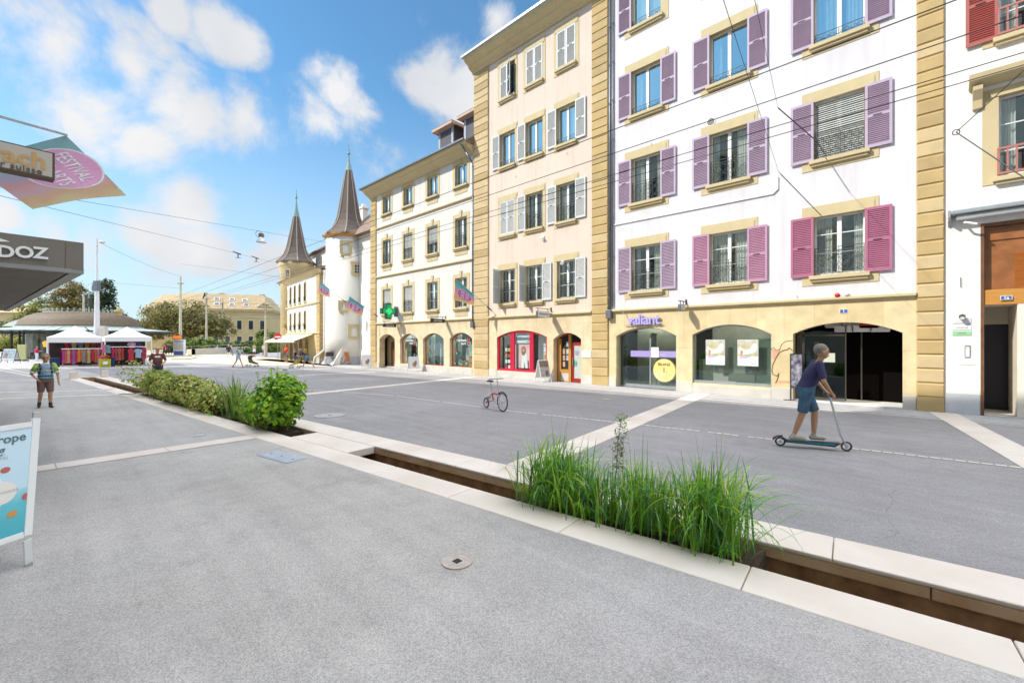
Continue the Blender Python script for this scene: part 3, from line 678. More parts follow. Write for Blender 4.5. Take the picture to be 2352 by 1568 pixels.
for r, (z, h) in enumerate(CZ):
    for c, cx in enumerate(CC):
        blind = .97 if (r, c) in ((0,0),(0,1),(1,1)) else (.62 if (r, c) == (1,2) else 0)
        make_window(bt, 'window', cx, z, 1.24, h, ml=.24, mt=.26, mb=.25, sill=.14, key=True, panel=.55 if r else .6, rail=.9 if r < 2 else .3, bars=(.66,.33) if r == 0 else (), blind=blind,
                    glass=M_glass_u if r == 2 else M_glass)
def dormer(bt, x, y=19.9, z=15.9, w=1.5, h=1.9):
    b = B(); b.box(x-w/2, x+w/2, y, y+3, z, z+h); P = b.obj('dormer', mat('slate_cladding', (.14,.14,.16), .7, .2, 8), bt)
    b = B()
    for s in (-1, 1): b.box(x+s*w/2-.11, x+s*w/2+.11, y-.03, y+.05, z, z+h)
    b.box(x-w/2, x+w/2, y-.03, y+.05, z+h-.15, z+h); b.obj('frame', mat('blue_grey_paint', (.35,.38,.45), .6), P)
    b = B()
    for i in range(18): b.quad((x-w/2+.12,y-.01,z+.1+i*.09),(x+w/2-.12,y-.01,z+.1+i*.09),(x+w/2-.12,y+.03,z+.17+i*.09),(x-w/2+.12,y+.03,z+.17+i*.09))
    b.obj('louvre', mat('dark_louvre', (.07,.05,.05), .7), P)
    b = B(); e = .42; zz = z+h
    b.add([(x-w/2-e,y-e,zz),(x+w/2+e,y-e,zz),(x+w/2+e,y+3,zz),(x-w/2-e,y+3,zz),(x,y+.7,zz+.62),(x,y+3,zz+.62),
           (x-w/2-e,y-e,zz+.1),(x+w/2+e,y-e,zz+.1),(x+w/2+e,y+3,zz+.1),(x-w/2-e,y+3,zz+.1)],
          [(3,2,1,0),(0,1,7,6),(1,2,8,7),(3,0,6,9),(6,7,4),(7,8,5,4),(9,6,4,5)])
    b.obj('dormer_roof', M_tile, P)
    b = B(); b.box(x-w/2-e+.02, x+w/2+e-.02, y-e-.015, y-e+.02, zz-.12, zz+.05); b.box(x-w/2-e-.015, x-w/2-e+.02, y-e, y+2.5, zz-.12, zz+.05); b.box(x+w/2+e-.02, x+w/2+e+.015, y-e, y+2.5, zz-.12, zz+.05)
    b.box(x-w/2-e+.02, x+w/2+e-.02, y-e+.02, y, zz-.1, zz-.01)
    b.obj('eave_board', mat('eave_wood', (.5,.36,.26), .7), P)
dormer(bt, -25.4); dormer(bt, -22.5)

# ---------------------------------------------------------------- the white house at the right edge
bt = thing('townhouse', 'white house at the right edge with a wooden entrance and red shutters', 'house')
b = B(); band(b, .5, 11, 0, 5.9, [(1.26,3.4,0,5.69,0)], FY, .0); band(b, .5, 11, 5.9, 10.4, [(1.57,3.05,6.95,9.45,0), (5.6,7.1,6.95,9.45,0)], FY, .1)
band(b, .5, 11, 10.4, 14.6, [(1.57,3.05,11,13.4,0), (5.6,7.1,11,13.4,0)], FY, .1); band(b, .5, 11, 14.6, 19, [], FY, .1)
b.obj('wall', mat('warm_white_plaster', (.80,.78,.74), .9, .05, 1.2, bump=.1, bscale=40), bt)
b = B(); b.quad((.5,FY,0),(.5,31,0),(.5,31,19),(.5,FY,19)); b.quad((11,FY,0),(11,FY,19),(11,31,19),(11,31,0)); b.quad((.5,31,0),(11,31,0),(11,31,19),(.5,31,19)); b.obj('side_wall', M_white, bt)
b = B(); b.prism([(FY-.5,19),(25,22.5),(31.3,19)], .45, 11.05, 'x'); b.obj('roof', M_tile, bt)
b = B(); b.box(.55,10.9,FY+1.3,FY+1.4,6,18.8); b.box(1.3,3.4,FY+.9,FY+1.0,3.7,5.7); b.obj('interior', M_dark, bt)
cornice(bt, .4, 11.1, 18.6, [(0,0),(.3,.1),(.5,.4)], M_trim)
b = B(); b.box(.52, 1.25, FY-.012, FY+.02, 0, .62); b.obj('plinth', mat('grey_plinth', (.62,.63,.64), .85, .08, 3), bt)
for z, nm in ((7.0, 'a'), (11.05, 'b')):
    for cx in (2.31, 6.35):
        P = make_window(bt, 'window', cx, z, 1.38, 2.35, ml=.33, mt=.25, mb=.2, sill=.14, bars=(.33,.66), shut='open' if nm == 'b' else None, sm=(mat('red_shutter', (.42,.12,.10), .6, .15, 4), mat('red_shutter_slats', (.33,.05,.04), .6)), sw=.66, curtain=True)
        def rb(b):
            b.box(-.72,.72,-.12,-.08,.76,.82); b.box(-.72,.72,-.12,-.08,.04,.1)
            for i in range(9): b.box(-.7+i*.175-.02, -.7+i*.175+.02, -.115, -.085, .1, .76)
            b.box(-.72,-.68,-.1,.05,0,.82); b.box(.68,.72,-.1,.05,0,.82)
        piece('railing', ('red',), rb, mat('red_rail', (.42,.16,.13), .6), P)
        if nm == 'a':
            def hood(b):
                b.prism([(-.02,2.72),(-.15,2.74),(-.42,2.85),(-.45,3.02),(-.02,3.05)], -1.3, 1.3, 'x')
                for s in (-1, 1): b.prism([(-.02,2.1),(-.1,2.12),(-.13,2.35),(-.3,2.6),(-.3,2.72),(-.02,2.72)], s*1.12-.1, s*1.12+.1, 'x')
            piece('hood', ('h',), hood, M_trim, P)
# entrance
b = B(); b.box(1.26,1.33,FY-.02,FY+.25,0,5.69); b.box(1.33,3.4,FY-.01,FY+.2,5.6,5.69); P = b.obj('door_frame', M_wooddk, bt)
b = B(); b.box(1.33,3.4,FY+.02,FY+.2,3.28,3.72); b.obj('lintel_board', M_wood, P, bevel=.01)
b = B()
for i in range(14): b.box(1.95,3.4,FY+.16,FY+.19,3.74+i*.075,3.74+i*.075+.068)
b.obj('wood_blind', M_wood, P)
b = B(); b.quad((1.33,FY+.14,3.72),(3.4,FY+.14,3.72),(3.4,FY+.14,5.6),(1.33,FY+.14,5.6)); b.obj('pane', glassmat('brown_glass', (.85,.68,.52), .04), P)
b = B(); b.quad((1.33,FY+.22,3.72),(3.4,FY+.22,3.72),(3.4,FY+.22,5.6),(1.33,FY+.22,5.6)); b.box(1.33,3.3,FY+.18,FY+.21,5.2,5.5); b.obj('lining', mat('brown_lining', (.55,.33,.20), .8, .3, 3), P)
b = B(); b.box(1.98,3.4,FY+.03,FY+1.9,0,3.28); b.obj('passage_wall', mat('cream_wall', (.78,.72,.6), .9, .05, 2), P)
b = B(); b.quad((1.26,FY,0),(1.26,FY+1.9,0),(1.26,FY+1.9,3.3),(1.26,FY,3.3)); b.quad((1.26,FY,3.27),(1.26,FY+1.9,3.27),(1.98,FY+1.9,3.27),(1.98,FY,3.27)); b.obj('passage_lining', MC['cream_wall'], P)
b = B(); b.box(1.26,1.98,FY+1.8,FY+1.86,0,2.75); b.obj('door', mat('night_blue_door', (.012,.01,.03), .4), P)
b = B(); b.box(1.26,1.98,FY+1.8,FY+1.9,2.75,3.28); b.obj('transom', MC['cream_wall'], P)
b = B(); b.box(1.28,1.98,FY-.02,FY+1.8,.0,.03); b.obj('doorstep', M_plinth, P)
# awning case
t = thing('awning_case', 'grey folded awning case on the wall above the wooden entrance', 'awning', (.62, FY, 5.85))
b = B(); b.box(0,3.6,-.38,0,.16,.3); b.obj('cover', M_zinc, t, bevel=.03)
b = B(); b.T = Matrix.Rotation(PI/2, 4, 'Y'); b.cyl((0,-.2,.1),(0,-.2,3.5),.075,n=12); b.T = None; b.cyl((.12,-.2,.08),(3.5,-.2,.08),.08,n=12); b.v = b.v[24:]; b.f = [tuple(i-24 for i in f) for f in b.f[14:]]; b.m = b.m[14:]; b.obj('roller', mat('awning_roll', (.66,.70,.70), .6), t)
b = B(); b.prism([(-.38,.3),(0,.3),(0,-.12),(-.06,-.12),(-.12,.0),(-.38,.1)], -.05, .0, 'x'); b.obj('end_cap', M_zinc, t)
b = B(); b.tube([(.3,-.05,-.08),(.3,-.3,-.1),(.55,-.33,-.2)], .03, 6); b.obj('arm', M_frame, t)

# ================================================================ OUR SIDE OF THE STREET
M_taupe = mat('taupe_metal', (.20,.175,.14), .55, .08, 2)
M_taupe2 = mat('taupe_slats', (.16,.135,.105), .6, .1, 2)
def ray(x, y):
    q = (x-1176)/1000; return Vector((.7277*q-.6859, .6859*q+.7277, (784-y)/1000))
def onA(x, y, a):                       # point seen at x, y on the cross-street plane at a
    d = ray(x, y); ea = .9953*d.x+.0967*d.y; t = a/ea; return Vector((d.x*t, d.y*t, CAMH+d.z*t))
def eb(p): return -.0967*p.x+.9953*p.y
bt = thing('street_building', 'large building behind the viewer casting the street shade, its shop canopy at the left edge', 'building')
def mass(bt, a0, a1, b0, b1, h, n, rows):
    b = B(); b.T = EM; b.box(a0, a1, b0, b1, 0, h); w = b.obj('wall', M_cream, bt)
    b = B(); b.T = EM; b.box(a0-.3, a1+.3, b0-.3, b1+.5, h, h+.35); b.prism([(b0-.3, h+.35), (b1+.5, h+.35), ((b0+b1)/2, h+1.4)], a0-.3, a1+.3, 'x'); b.obj('roof', M_tile, bt)
    for r in range(rows):
        for i in range(n):
            a = a0+(a1-a0)*(i+.5)/n; z = 4.7+r*4.1
            b = B(); b.T = EM; b.box(a-.95, a+.95, b1, b1+.06, z-.25, z+2.35); P = b.obj('window', M_trim, bt)
            b = B(); b.T = EM; b.box(a-.6, a+.6, b1+.06, b1+.08, z, z+2.1); b.obj('pane', mat('far_pane', (.03,.04,.05), .05, spec=1), P)
mass(bt, -58, -17, -14, -2.6, 22.2, 6, 4)
mass(bt, -17, 34, -14, -2.6, 25.0, 7, 5)
A0 = -8.93
cb1 = eb(onA(192, 600, A0)); cz0, cz1 = onA(192, 628, A0).z, onA(192, 558, A0).z
b = B(); b.T = EM; b.box(-22, A0, -2.6, cb1, cz0+.04, cz1); can = b.obj('canopy', M_taupe, bt)
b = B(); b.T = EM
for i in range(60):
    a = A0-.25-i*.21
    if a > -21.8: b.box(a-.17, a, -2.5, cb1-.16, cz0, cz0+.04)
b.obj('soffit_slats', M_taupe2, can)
b = B(); b.T = EM; b.box(-22, A0, cb1-.13, cb1+.003, cz0-.005, cz0+.06); b.box(A0-.14, A0+.003, -2.6, cb1-.13, cz0-.004, cz0+.05); b.obj('edge_trim', mat('grey_edge_trim', (.30,.29,.27), .5, metal=.3), can)
b = B(); b.T = EM; b.box(A0, A0+.004, cb1-.19, cb1-.185, cz0+.05, cz1-.02); b.obj('seam', M_wooddk, can)
EA = Matrix(((-.0967, 0, .9953, 0), (.9953, 0, .0967, 0), (0, 1, 0, 0), (0, 0, 0, 1)))   # text x -> +b, y -> up, z -> +a
def txtA(name, s, x, y, a, size, ext, m, parent, bold=0, sp=1):
    p = onA(x, y, a); return text(name, s, size, ext, m, parent, TR(*p) @ EA, bold, sp)
for ch, x, y in (('D', 13, 579), ('O', 56, 580.5), ('Z', 93, 582.5)):
    txtA('letter', ch, x, y, A0+.03, .215, .015, mat('letter_white', (.85,.84,.80), .4), can, .006)
b = B(); p = onA(-3, 552, A0+.02); b.T = TR(*p) @ EA; b.add([(-.1,-.03,0),(.1,.0,0),(.0,.035,0),(-.1,.03,0)], [(0,1,2,3)]); b.obj('logo_mark', MC['letter_white'], can)
# hanging shop sign
SA = -6.9
t = thing('hanging_sign', 'cream hanging sign with gold and brown lettering in a brown box frame', 'sign')
p1, p2 = onA(126, 352, SA), onA(122, 414, SA); b1_ = eb(p1); zt, zb = p1.z, p2.z+.01
b = B(); b.T = EM; b.box(SA-.16, SA-.004, b1_-1.6, b1_, zb, zt); b.box(SA-.004, SA, b1_-.02, b1_, zb, zt); b.box(SA-.004, SA, b1_-1.6, b1_-.02, zt-.012, zt); b.box(SA-.004, SA, b1_-1.6, b1_-.02, zb, zb+.02); b.obj('frame', mat('brown_frame', (.10,.055,.03), .5), t)
b = B(); b.T = EM; b.quad((SA,b1_-1.6,zb+.02),(SA,b1_-.02,zb+.02),(SA,b1_-.02,zt-.012),(SA,b1_-1.6,zt-.012)); b.obj('panel', mat('cream_panel', (.50,.45,.37), .5), t)
txtA('lettering', 'rach', 42, 361, SA+.004, .23, .002, mat('gold_letters', (.55,.33,.12), .4), t, .006)
txtA('lettering', 'tier suisse', 32, 382, SA+.004, .088, .002, mat('brown_letters', (.12,.09,.06), .6), t, .002, 1.1)
b = B(); b.T = EM; b.box(SA-.11, SA-.05, -2.6, b1_-1.6, zt-.1, zt-.05); b.obj('bracket', M_blackm, t)

# ================================================================ OLD TOWERS AND HOUSES BEYOND
M_tw = mat('tower_plaster', (.80,.77,.70), .92, .06, .8, bump=.15, bscale=15)
M_cop = mat('green_copper', (.22,.33,.31), .55, .2, 6)
M_spt = mat('spire_tiles', (.085,.062,.052), .8, 0, 9, col2=(.15,.115,.09), bump=.8, bscale=30, stretch=(1,1,3))
M_hip = mat('hip_tiles', (.40,.33,.26), .8, .2, 9, bump=.5)
M_yst = mat('yellow_ashlar', (.62,.50,.27), .88, .12, 2.0, bump=.3, bscale=12)
def spire(c, prof, cprof, bt, rot=.2):
    b = B(); b.lathe(prof, (0,0,0), 8, rot=rot); b.T = None; b.v = [tuple(Vector(v)+Vector((c.x, c.y, 0))) for v in b.v]; b.obj('spire', M_spt, bt)
    b = B()
    for i in range(8):
        a = 2*PI*i/8+rot; b.tube([(c.x+r*math.cos(a), c.y+r*math.sin(a), z) for r, z in prof[1:]], .075, 4, .05)
    b.obj('hip_ridges', M_hip, bt)
    b = B(); b.lathe(cprof, (c.x, c.y, 0), 8, rot=rot); z = cprof[-1][1]; b.ball((c.x, c.y, z-.35), .16, 8); b.cyl((c.x,c.y,z),(c.x,c.y,z+.6), .03); b.box(c.x-.25,c.x+.25,c.y-.02,c.y+.02,z-.05,z); b.obj('finial', M_cop, bt)
def stone_window(bt, c, r, x, y, w, h, wm=.3, pane=None, t=41):
    """small window with a stone frame set on a round tower"""
    d = ray(x, y); d2 = Vector((d.x, d.y)); cc = Vector((c.x, c.y)); bq = d2.dot(cc); aq = d2.dot(d2); cq = cc.dot(cc)-r*r
    disc = bq*bq-aq*cq; t = (bq-math.sqrt(max(disc, 0)))/aq; p = Vector((d.x*t, d.y*t, CAMH+d.z*t)); n = Vector((p.x-c.x, p.y-c.y, 0)).normalized()
    th = math.atan2(n.y, n.x)+PI/2; M4 = TR(*p) @ RZ(th)
    b = B(); b.T = M4
    for s in (-1, 1): b.box(*(sorted((s*w/2, s*(w/2+wm)))), -.1, .35, -h/2, h/2)
    b.box(-w/2-wm, w/2+wm, -.1, .35, h/2, h/2+wm); b.box(-w/2-wm*.7, w/2+wm*.7, -.12, .35, -h/2-wm*.8, -h/2); P = b.obj('window', M_trim, bt)
    b = B(); b.T = M4; b.box(-w/2, w/2, .0, .3, -h/2, h/2); b.obj('pane', pane or M_dark, P)
    b = B(); b.T = M4
    b.box(-.025,.025,-.03,0,-h/2,h/2)
    for k in (-.17, .17): b.box(-w/2, w/2, -.03, 0, h*k-.02, h*k+.02)
    b.box(-w/2,-w/2+.05,-.03,0,-h/2,h/2); b.box(w/2-.05,w/2,-.03,0,-h/2,h/2); b.obj('glazing_bars', M_frame, P)
c = AT(801, 784, 43); c.z = 0
bt = thing('round_tower', 'white round stair tower with a tall brown tiled spire beside the cream house', 'tower', (0,0,0))
b = B(); b.lathe([(2.3,0),(2.22,.75)], (c.x, c.y, 0), 48); b.obj('plinth', mat('blue_grey_plinth', (.36,.38,.42), .85, .1, 3), bt, smooth=False)
b = B(); b.lathe([(2.2,.7),(2.12,2.5),(2.08,12.5)], (c.x, c.y, 0), 48); b.obj('wall', M_tw, bt, smooth=True)
b = B(); b.lathe([(2.06,12.1),(2.32,12.32),(2.32,12.45)], (c.x, c.y, 0), 32); b.obj('eave_board', M_wood, bt)
spire(c, [(0.1,12.3),(2.45,12.4),(2.4,12.52),(1.95,12.85),(1.55,13.35),(1.25,13.9),(1.05,14.6),(.8,16.1),(.52,17.8),(.3,19.0)], [(.3,19.0),(.33,19.02),(.12,19.9),(.06,20.4),(.045,21.1)], bt)
bl = mat('blue_pane', (.16,.24,.42), .2)
for x, y, w, h, pm in ((794.5,571,.5,.9,M_tw), (820,618,.55,.75,None), (790,705,.4,.6,None), (813.5,762,.62,.85,bl)): stone_window(bt, c, 2.1, x, y, w, h, pane=pm)
bt = thing('old_house', 'white wall and steep dark tiled roof with a chimney behind the round tower', 'house')
b = B(); b.box(-41.5,-34.75,20.2,33,0,12.3); b.obj('wall', M_tw, bt)
b = B(); b.add([(-42.3,19.6,12.2),(-34.72,19.6,12.2),(-34.72,33.5,12.2),(-42.3,33.5,12.2),(-38.2,25.0,18.3),(-34.72,25.0,18.3),(-34.72,29,18.3),(-38.2,29,18.3)],[(0,1,5,4),(3,0,4,7),(2,3,7,6),(4,5,6,7),(1,2,6,5),(3,2,1,0)]); b.obj('roof', M_tile, bt)
p = AT(835, 492, 46); b = B(); b.box(p.x-.4,p.x+.4,p.y-.3,p.y+.3,p.z-2,p.z+.75); b.box(p.x-.48,p.x+.48,p.y-.38,p.y+.38,p.z+.5,p.z+.6); b.lathe([(.28,.75),(.22,1.05)],(p.x,p.y,p.z),8); b.obj('chimney', M_tw, bt)
b = B()
for z in (3.5, 6.6): b.box(-36.8,-35.6,19.95,20.2,z,z+.28)
b.obj('stone_corbel', M_trim, bt)
# banquet hall with arcade
O = AT(735, 784, 43); O.z = 0; HM = Matrix(((.9949,.1011,0,O.x),(-.1011,.9949,0,O.y),(0,0,1,0),(0,0,0,1))); HI = HM.inverted()
def hx(x):                                   # local x on the facade of the ray through column x
    d = ray(x, 784); o2 = HI @ Vector((0,0,0)); d2 = HI.to_3x3() @ d; t = -o2.y/d2.y; return o2.x+d2.x*t
bt = thing('arcade_house', 'white and ochre house with two rows of tall arched windows above a cafe awning', 'house')
wxs = [hx(x) for x in (658.1, 667.5, 677.3, 688.4, 700.6)]; xl = hx(648.5)
def hb(name, m, f, parent=None):
    b = B(); b.T = HM; f(b); return b.obj(name, m, parent or bt)
arx = [hx(x) for x in (660, 669, 679.5, 691, 704.5)]
def f_(b):
    band(b, xl, 0, 3.1, 6.1, [(x-.36,x+.36,3.55,5.4,.16) for x in wxs], 0, .25, 6); band(b, xl, 0, 6.1, 9.1, [(x-.36,x+.36,6.6,8.5,.16) for x in wxs], 0, .25, 6)
    b.quad((0,0,0),(0,12,0),(0,12,9.3),(0,0,9.3)); b.quad((xl,0,0),(xl,0,9.3),(xl,12,9.3),(xl,12,0)); b.quad((xl,12,0),(xl,12,9.3),(0,12,9.3),(0,12,0))
hb('wall', M_tw, f_)
hb('arcade_wall', M_yst, lambda b: band(b, xl, -.9, 0, 3.1, [(x-.62,x+.62,0,2.1,.5) for x in arx], -.02, .5, 8))
hb('interior', mat('warm_dark_room', (.16,.09,.04), .9), lambda b: (b.box(xl+.1,-.1,.6,.7,0,9), b.box(xl+.1,-.1,.3,.6,3.0,3.1)))
hb('quoin', M_ochre, lambda b: [b.box(-1.0, .03, -.06, .4, .5+i*.43, .5+i*.43+.4) for i in range(20)])
hb('quoin', M_plinth, lambda b: b.box(-1.02,.05,-.08,.4,0,.5))
for z in (3.0, 6.05): hb('string_course', M_trim, lambda b: b.box(xl-.05, .12, -.14, .0, z, z+.16))
hb('cornice', M_trim, lambda b: b.prism([(0,8.95),(-.1,8.97),(-.35,9.2),(-.5,9.4),(0,9.4)], xl-.3, .3, 'x'))
hb('roof', M_tile, lambda b: b.prism([(-.6,9.38),(-.6,9.45),(4,10.6),(4,9.38)], xl-.4, .4, 'x'))
for r, z in ((0,3.55),(1,6.6)):
    for i, x in enumerate(wxs):
        P = hb('window', M_trim, lambda b: (b.box(x-.5,x-.36,-.03,.1,z-.1,z+1.85), b.box(x+.36,x+.5,-.03,.1,z-.1,z+1.85), b.box(x-.52,x+.52,-.12,.1,z-.22,z-.1)))
        hb('pane', mat('old_pane', (.10,.07,.03), .15), lambda b: b.quad((x-.36,.2,z),(x+.36,.2,z),(x+.36,.2,z+2.05),(x-.36,.2,z+2.05)), P)
        hb('railing', M_iron, lambda b: ([b.box(x-.36+k*.1-.012,x-.36+k*.1+.012,-.06,-.04,z-.05,z+.45) for k in range(8)], b.box(x-.38,x+.38,-.07,-.03,z+.42,z+.47)), P)
        if r == 0 and i in (0,2,3,4):
            q = B(); q.T = HM
            for k in range(60): u = Vector((rnd.gauss(0,.2), -.2+rnd.gauss(0,.08), rnd.gauss(.45,.13))); s = .06; q.add([(x+u.x-s,u.y,z+u.z),(x+u.x,u.y-s,z+u.z-s*.5),(x+u.x+s,u.y,z+u.z),(x+u.x,u.y+s*.3,z+u.z+s)],[(0,1,2,3)]); q.mi = rnd.choice([0,0,1])
            tag(q.obj('flower_box', [leafmat('box_leaf', (.08,.16,.03)), mat('geranium', (.65,.10,.05), .7)]), ['flowers on the leftmost lower window of the arcade house','','red flowers on the third lower window of the arcade house','flowers on the fourth lower window of the arcade house','red and yellow flowers on the rightmost lower window of the arcade house'][i], 'flowers', 'window flowers of the arcade house')
hb('awning', mat('awning_cloth', (.82,.76,.60), .8, .05, 3), lambda b: b.add([(xl+.1,0,3.0),(-1.9,0,3.0),(-1.9,-1.9,2.25),(xl+.1,-1.9,2.25),(-1.9,-1.9,2.1),(xl+.1,-1.9,2.1),(xl+.1,0,2.96),(-1.9,0,2.96),(-1.9,-1.88,2.2),(xl+.1,-1.88,2.2)],[(0,3,2,1),(3,5,4,2),(6,7,8,9)]))
hb('awning_arm', M_frame, lambda b: [b.tube([(x,-.05,2.2),(x+.1,-.9,2.0),(x,-1.8,2.22)], .025, 5) for x in arx])
hb('upper_wall', M_tw, lambda b: band(b, -18.5, .0, 9.4, 13.4, [(-17.2+i*1.9,-16.65+i*1.9,11.2,12.7,0) for i in range(8)], 3.6, .3)); hb('upper_wall', M_tw, lambda b: (b.quad((0,3.6,9),(0,10,9),(0,10,13.4),(0,3.6,13.4)), b.quad((-18.5,3.6,9),(-18.5,3.6,13.4),(-18.5,10,13.4),(-18.5,10,9)), b.quad((-18.4,4.1,9.4),(-.1,4.1,9.4),(-.1,4.1,13.4),(-18.4,4.1,13.4))))
hb('upper_roof', M_tile, lambda b: b.prism([(3.1,13.35),(3.1,13.5),(7,14.6),(10.4,13.4)], -18.9, .4, 'x'))
hb('upper_window', M_trim, lambda b: [(b.box(-17.35+i*1.9,-17.2+i*1.9,3.55,3.7,11.1,12.85), b.box(-16.65+i*1.9,-16.5+i*1.9,3.55,3.7,11.1,12.85)) for i in range(0)] or b.box(-17.35,-16.5,3.55,3.62,10.95,11.1))
hb('downpipe', M_frame, lambda b: b.tube([(.6,.2,9.2),(.6,.2,1.4),(.3,-.2,.9),(-.1,-.5,.6),(-.1,-.5,0)], .1, 8))
hb('buttress', M_tw, lambda b: b.add([(.1,0,0),(3.6,0,0),(3.6,2.5,0),(.1,2.5,0),(.8,1.2,1.5),(3.6,1.2,2.2),(3.6,2.5,2.2),(.8,2.5,1.5)],[(0,1,5,4),(3,0,4,7),(4,5,6,7),(1,2,6,5),(2,3,7,6)]))
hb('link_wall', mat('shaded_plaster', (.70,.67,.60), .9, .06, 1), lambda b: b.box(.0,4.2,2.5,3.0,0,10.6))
# terrace beside it
bt = thing('terrace_wall', 'low ochre stone terrace with balusters left of the arcade house', 'terrace')
hb('wall', M_yst, lambda b: band(b, xl-3.6, xl-.05, 0, 3.4, [(xl-3.2,xl-2.2,0,1.9,.4),(xl-1.6,xl-.6,0,1.9,.4)], 1.0, .5)); hb('baluster', M_yst, lambda b: [b.box(xl-3.5+i*.3,xl-3.38+i*.3,1.0,1.15,3.4,3.95) for i in range(12)]); hb('coping', M_yst, lambda b: b.box(xl-3.65,xl-.05,.95,1.25,3.95,4.1)); hb('back_wall', M_dark, lambda b: b.box(xl-3.6,xl-.05,1.6,1.7,0,3.3))
# second tower
c = AT(680.5, 784, 54); c.z = 0
bt = thing('round_tower', 'ochre stone round tower with a brown spire behind the arcade house', 'tower')
b = B(); b.lathe([(1.75,0),(1.75,10.6),(2.0,11.3),(2.05,11.9)], (c.x,c.y,0), 32); b.obj('wall', M_yst, bt, smooth=True)
spire(c, [(.1,11.75),(2.25,11.8),(2.2,11.95),(1.75,12.35),(1.4,12.9),(1.1,13.7),(.88,14.8),(.6,16.2),(.36,17.6)], [(.36,17.6),(.38,17.62),(.14,18.9),(.06,19.6),(.045,20.4)], bt, .5)
stone_window(bt, c, 1.8, 661, 628, .45, .75, .15)

# ================================================================ BACKGROUND OF THE SQUARE
def CM(x, t, rz=0):                           # local frame at column x, depth t, facing the viewer
    p = AT(x, 784, t); p.z = 0; return TR(*p) @ RZ(YAW+rz)
bt = thing('grand_hotel', 'large sandstone mansard building with skylights beyond the tree', 'building')
T4 = CM(447, 112, .30)
M_hot = mat('hotel_stone', (.58,.44,.22), .9, .1, .8, bump=.2); M_hroof = mat('hotel_roof', (.46,.34,.19), .85, .14, 1.2, bump=.5, bscale=6)
b = B(); b.T = T4; b.box(0,17.5,0,16,0,10.2); b.obj('wall', M_hot, bt)
b = B(); b.T = T4; b.box(-.4,17.9,-.4,16.4,10.2,10.7); b.obj('cornice', M_hot, bt)
b = B(); b.T = T4; b.add([(-.5,-.5,10.7),(18,-.5,10.7),(18,16.5,10.7),(-.5,16.5,10.7),(2.2,2.6,14.8),(15,2.6,14.8),(15,13,14.8),(2.2,13,14.8)],[(0,1,5,4),(1,2,6,5),(2,3,7,6),(3,0,4,7),(4,5,6,7)]); b.obj('roof', M_hroof, bt)
b = B(); b.T = T4; b.add([(-12,2,10.7),(.2,2,10.7),(.2,14,10.7),(-12,14,10.7),(-9,6,14.6),(.2,6,15.4),(.2,11,15.4),(-9,11,14.6)],[(0,1,5,4),(2,3,7,6),(3,0,4,7),(4,5,6,7)]); b.obj('wing_roof', M_hroof, bt)
b = B(); b.T = T4; b.box(-11.5,0,2.5,13.5,0,10.7); b.obj('wing_wall', M_hot, bt)
for i, (x, z) in enumerate([(4.5,13.4),(8,13.4),(11,13.2),(11.6,11.9),(15,11.7),(4.8,12.0),(8.2,11.9)]):
    y = -.5+(z-10.7)*.756
    P = None; b = B(); b.T = T4 @ TR(x, y, z) @ RX(.93); b.box(-.62,.62,-.45,.45,.0,.12); P = b.obj('skylight', M_frame, bt)
    b = B(); b.T = T4 @ TR(x, y, z) @ RX(.93); b.box(-.5,.5,-.35,.35,.12,.13); b.obj('pane', MC['far_pane'], P)
for i in range(6):
    for z in (1.2, 5.4):
        b = B(); b.T = T4; x = 2+i*2.7; b.box(x-.75,x+.75,-.08,0,z-.2,z+2.6); P = b.obj('window', M_trim, bt)
        b = B(); b.T = T4; b.box(x-.5,x+.5,-.1,-.08,z,z+2.3); b.obj('pane', MC['far_pane'], P)
for k in (1.5, 16): b = B(); b.T = T4; b.box(k-1.5,k+1.5,0,1.2,10.7,11.4); b.prism([(k-1.8,11.4),(k+1.8,11.4),(k,12.7)],-.2,1.4,'y'); b.obj('gable', M_hot, bt)
for k in (3, 13): b = B(); b.T = T4; b.box(k,k+1.2,8,9,14.8,15.6); b.obj('chimney', M_hot, bt)
bt = thing('distant_building', 'pale building far off under the edge of the shop canopy', 'building'); b = B(); b.T = CM(8, 125, .1); b.box(-16,8,0,12,0,10.5); b.obj('wall', M_hot, bt)
b = B(); b.T = CM(8, 125, .1); b.prism([(-.5,10.5),(12.5,10.5),(6,13)],-16.5,8.5,'x'); b.obj('roof', M_hroof, bt)
for i in range(5):
    b = B(); b.T = CM(8,125,.1); b.box(-13+i*4,-11.8+i*4,-.05,0,5.5,8); b.obj('window', MC['far_pane'], bt)

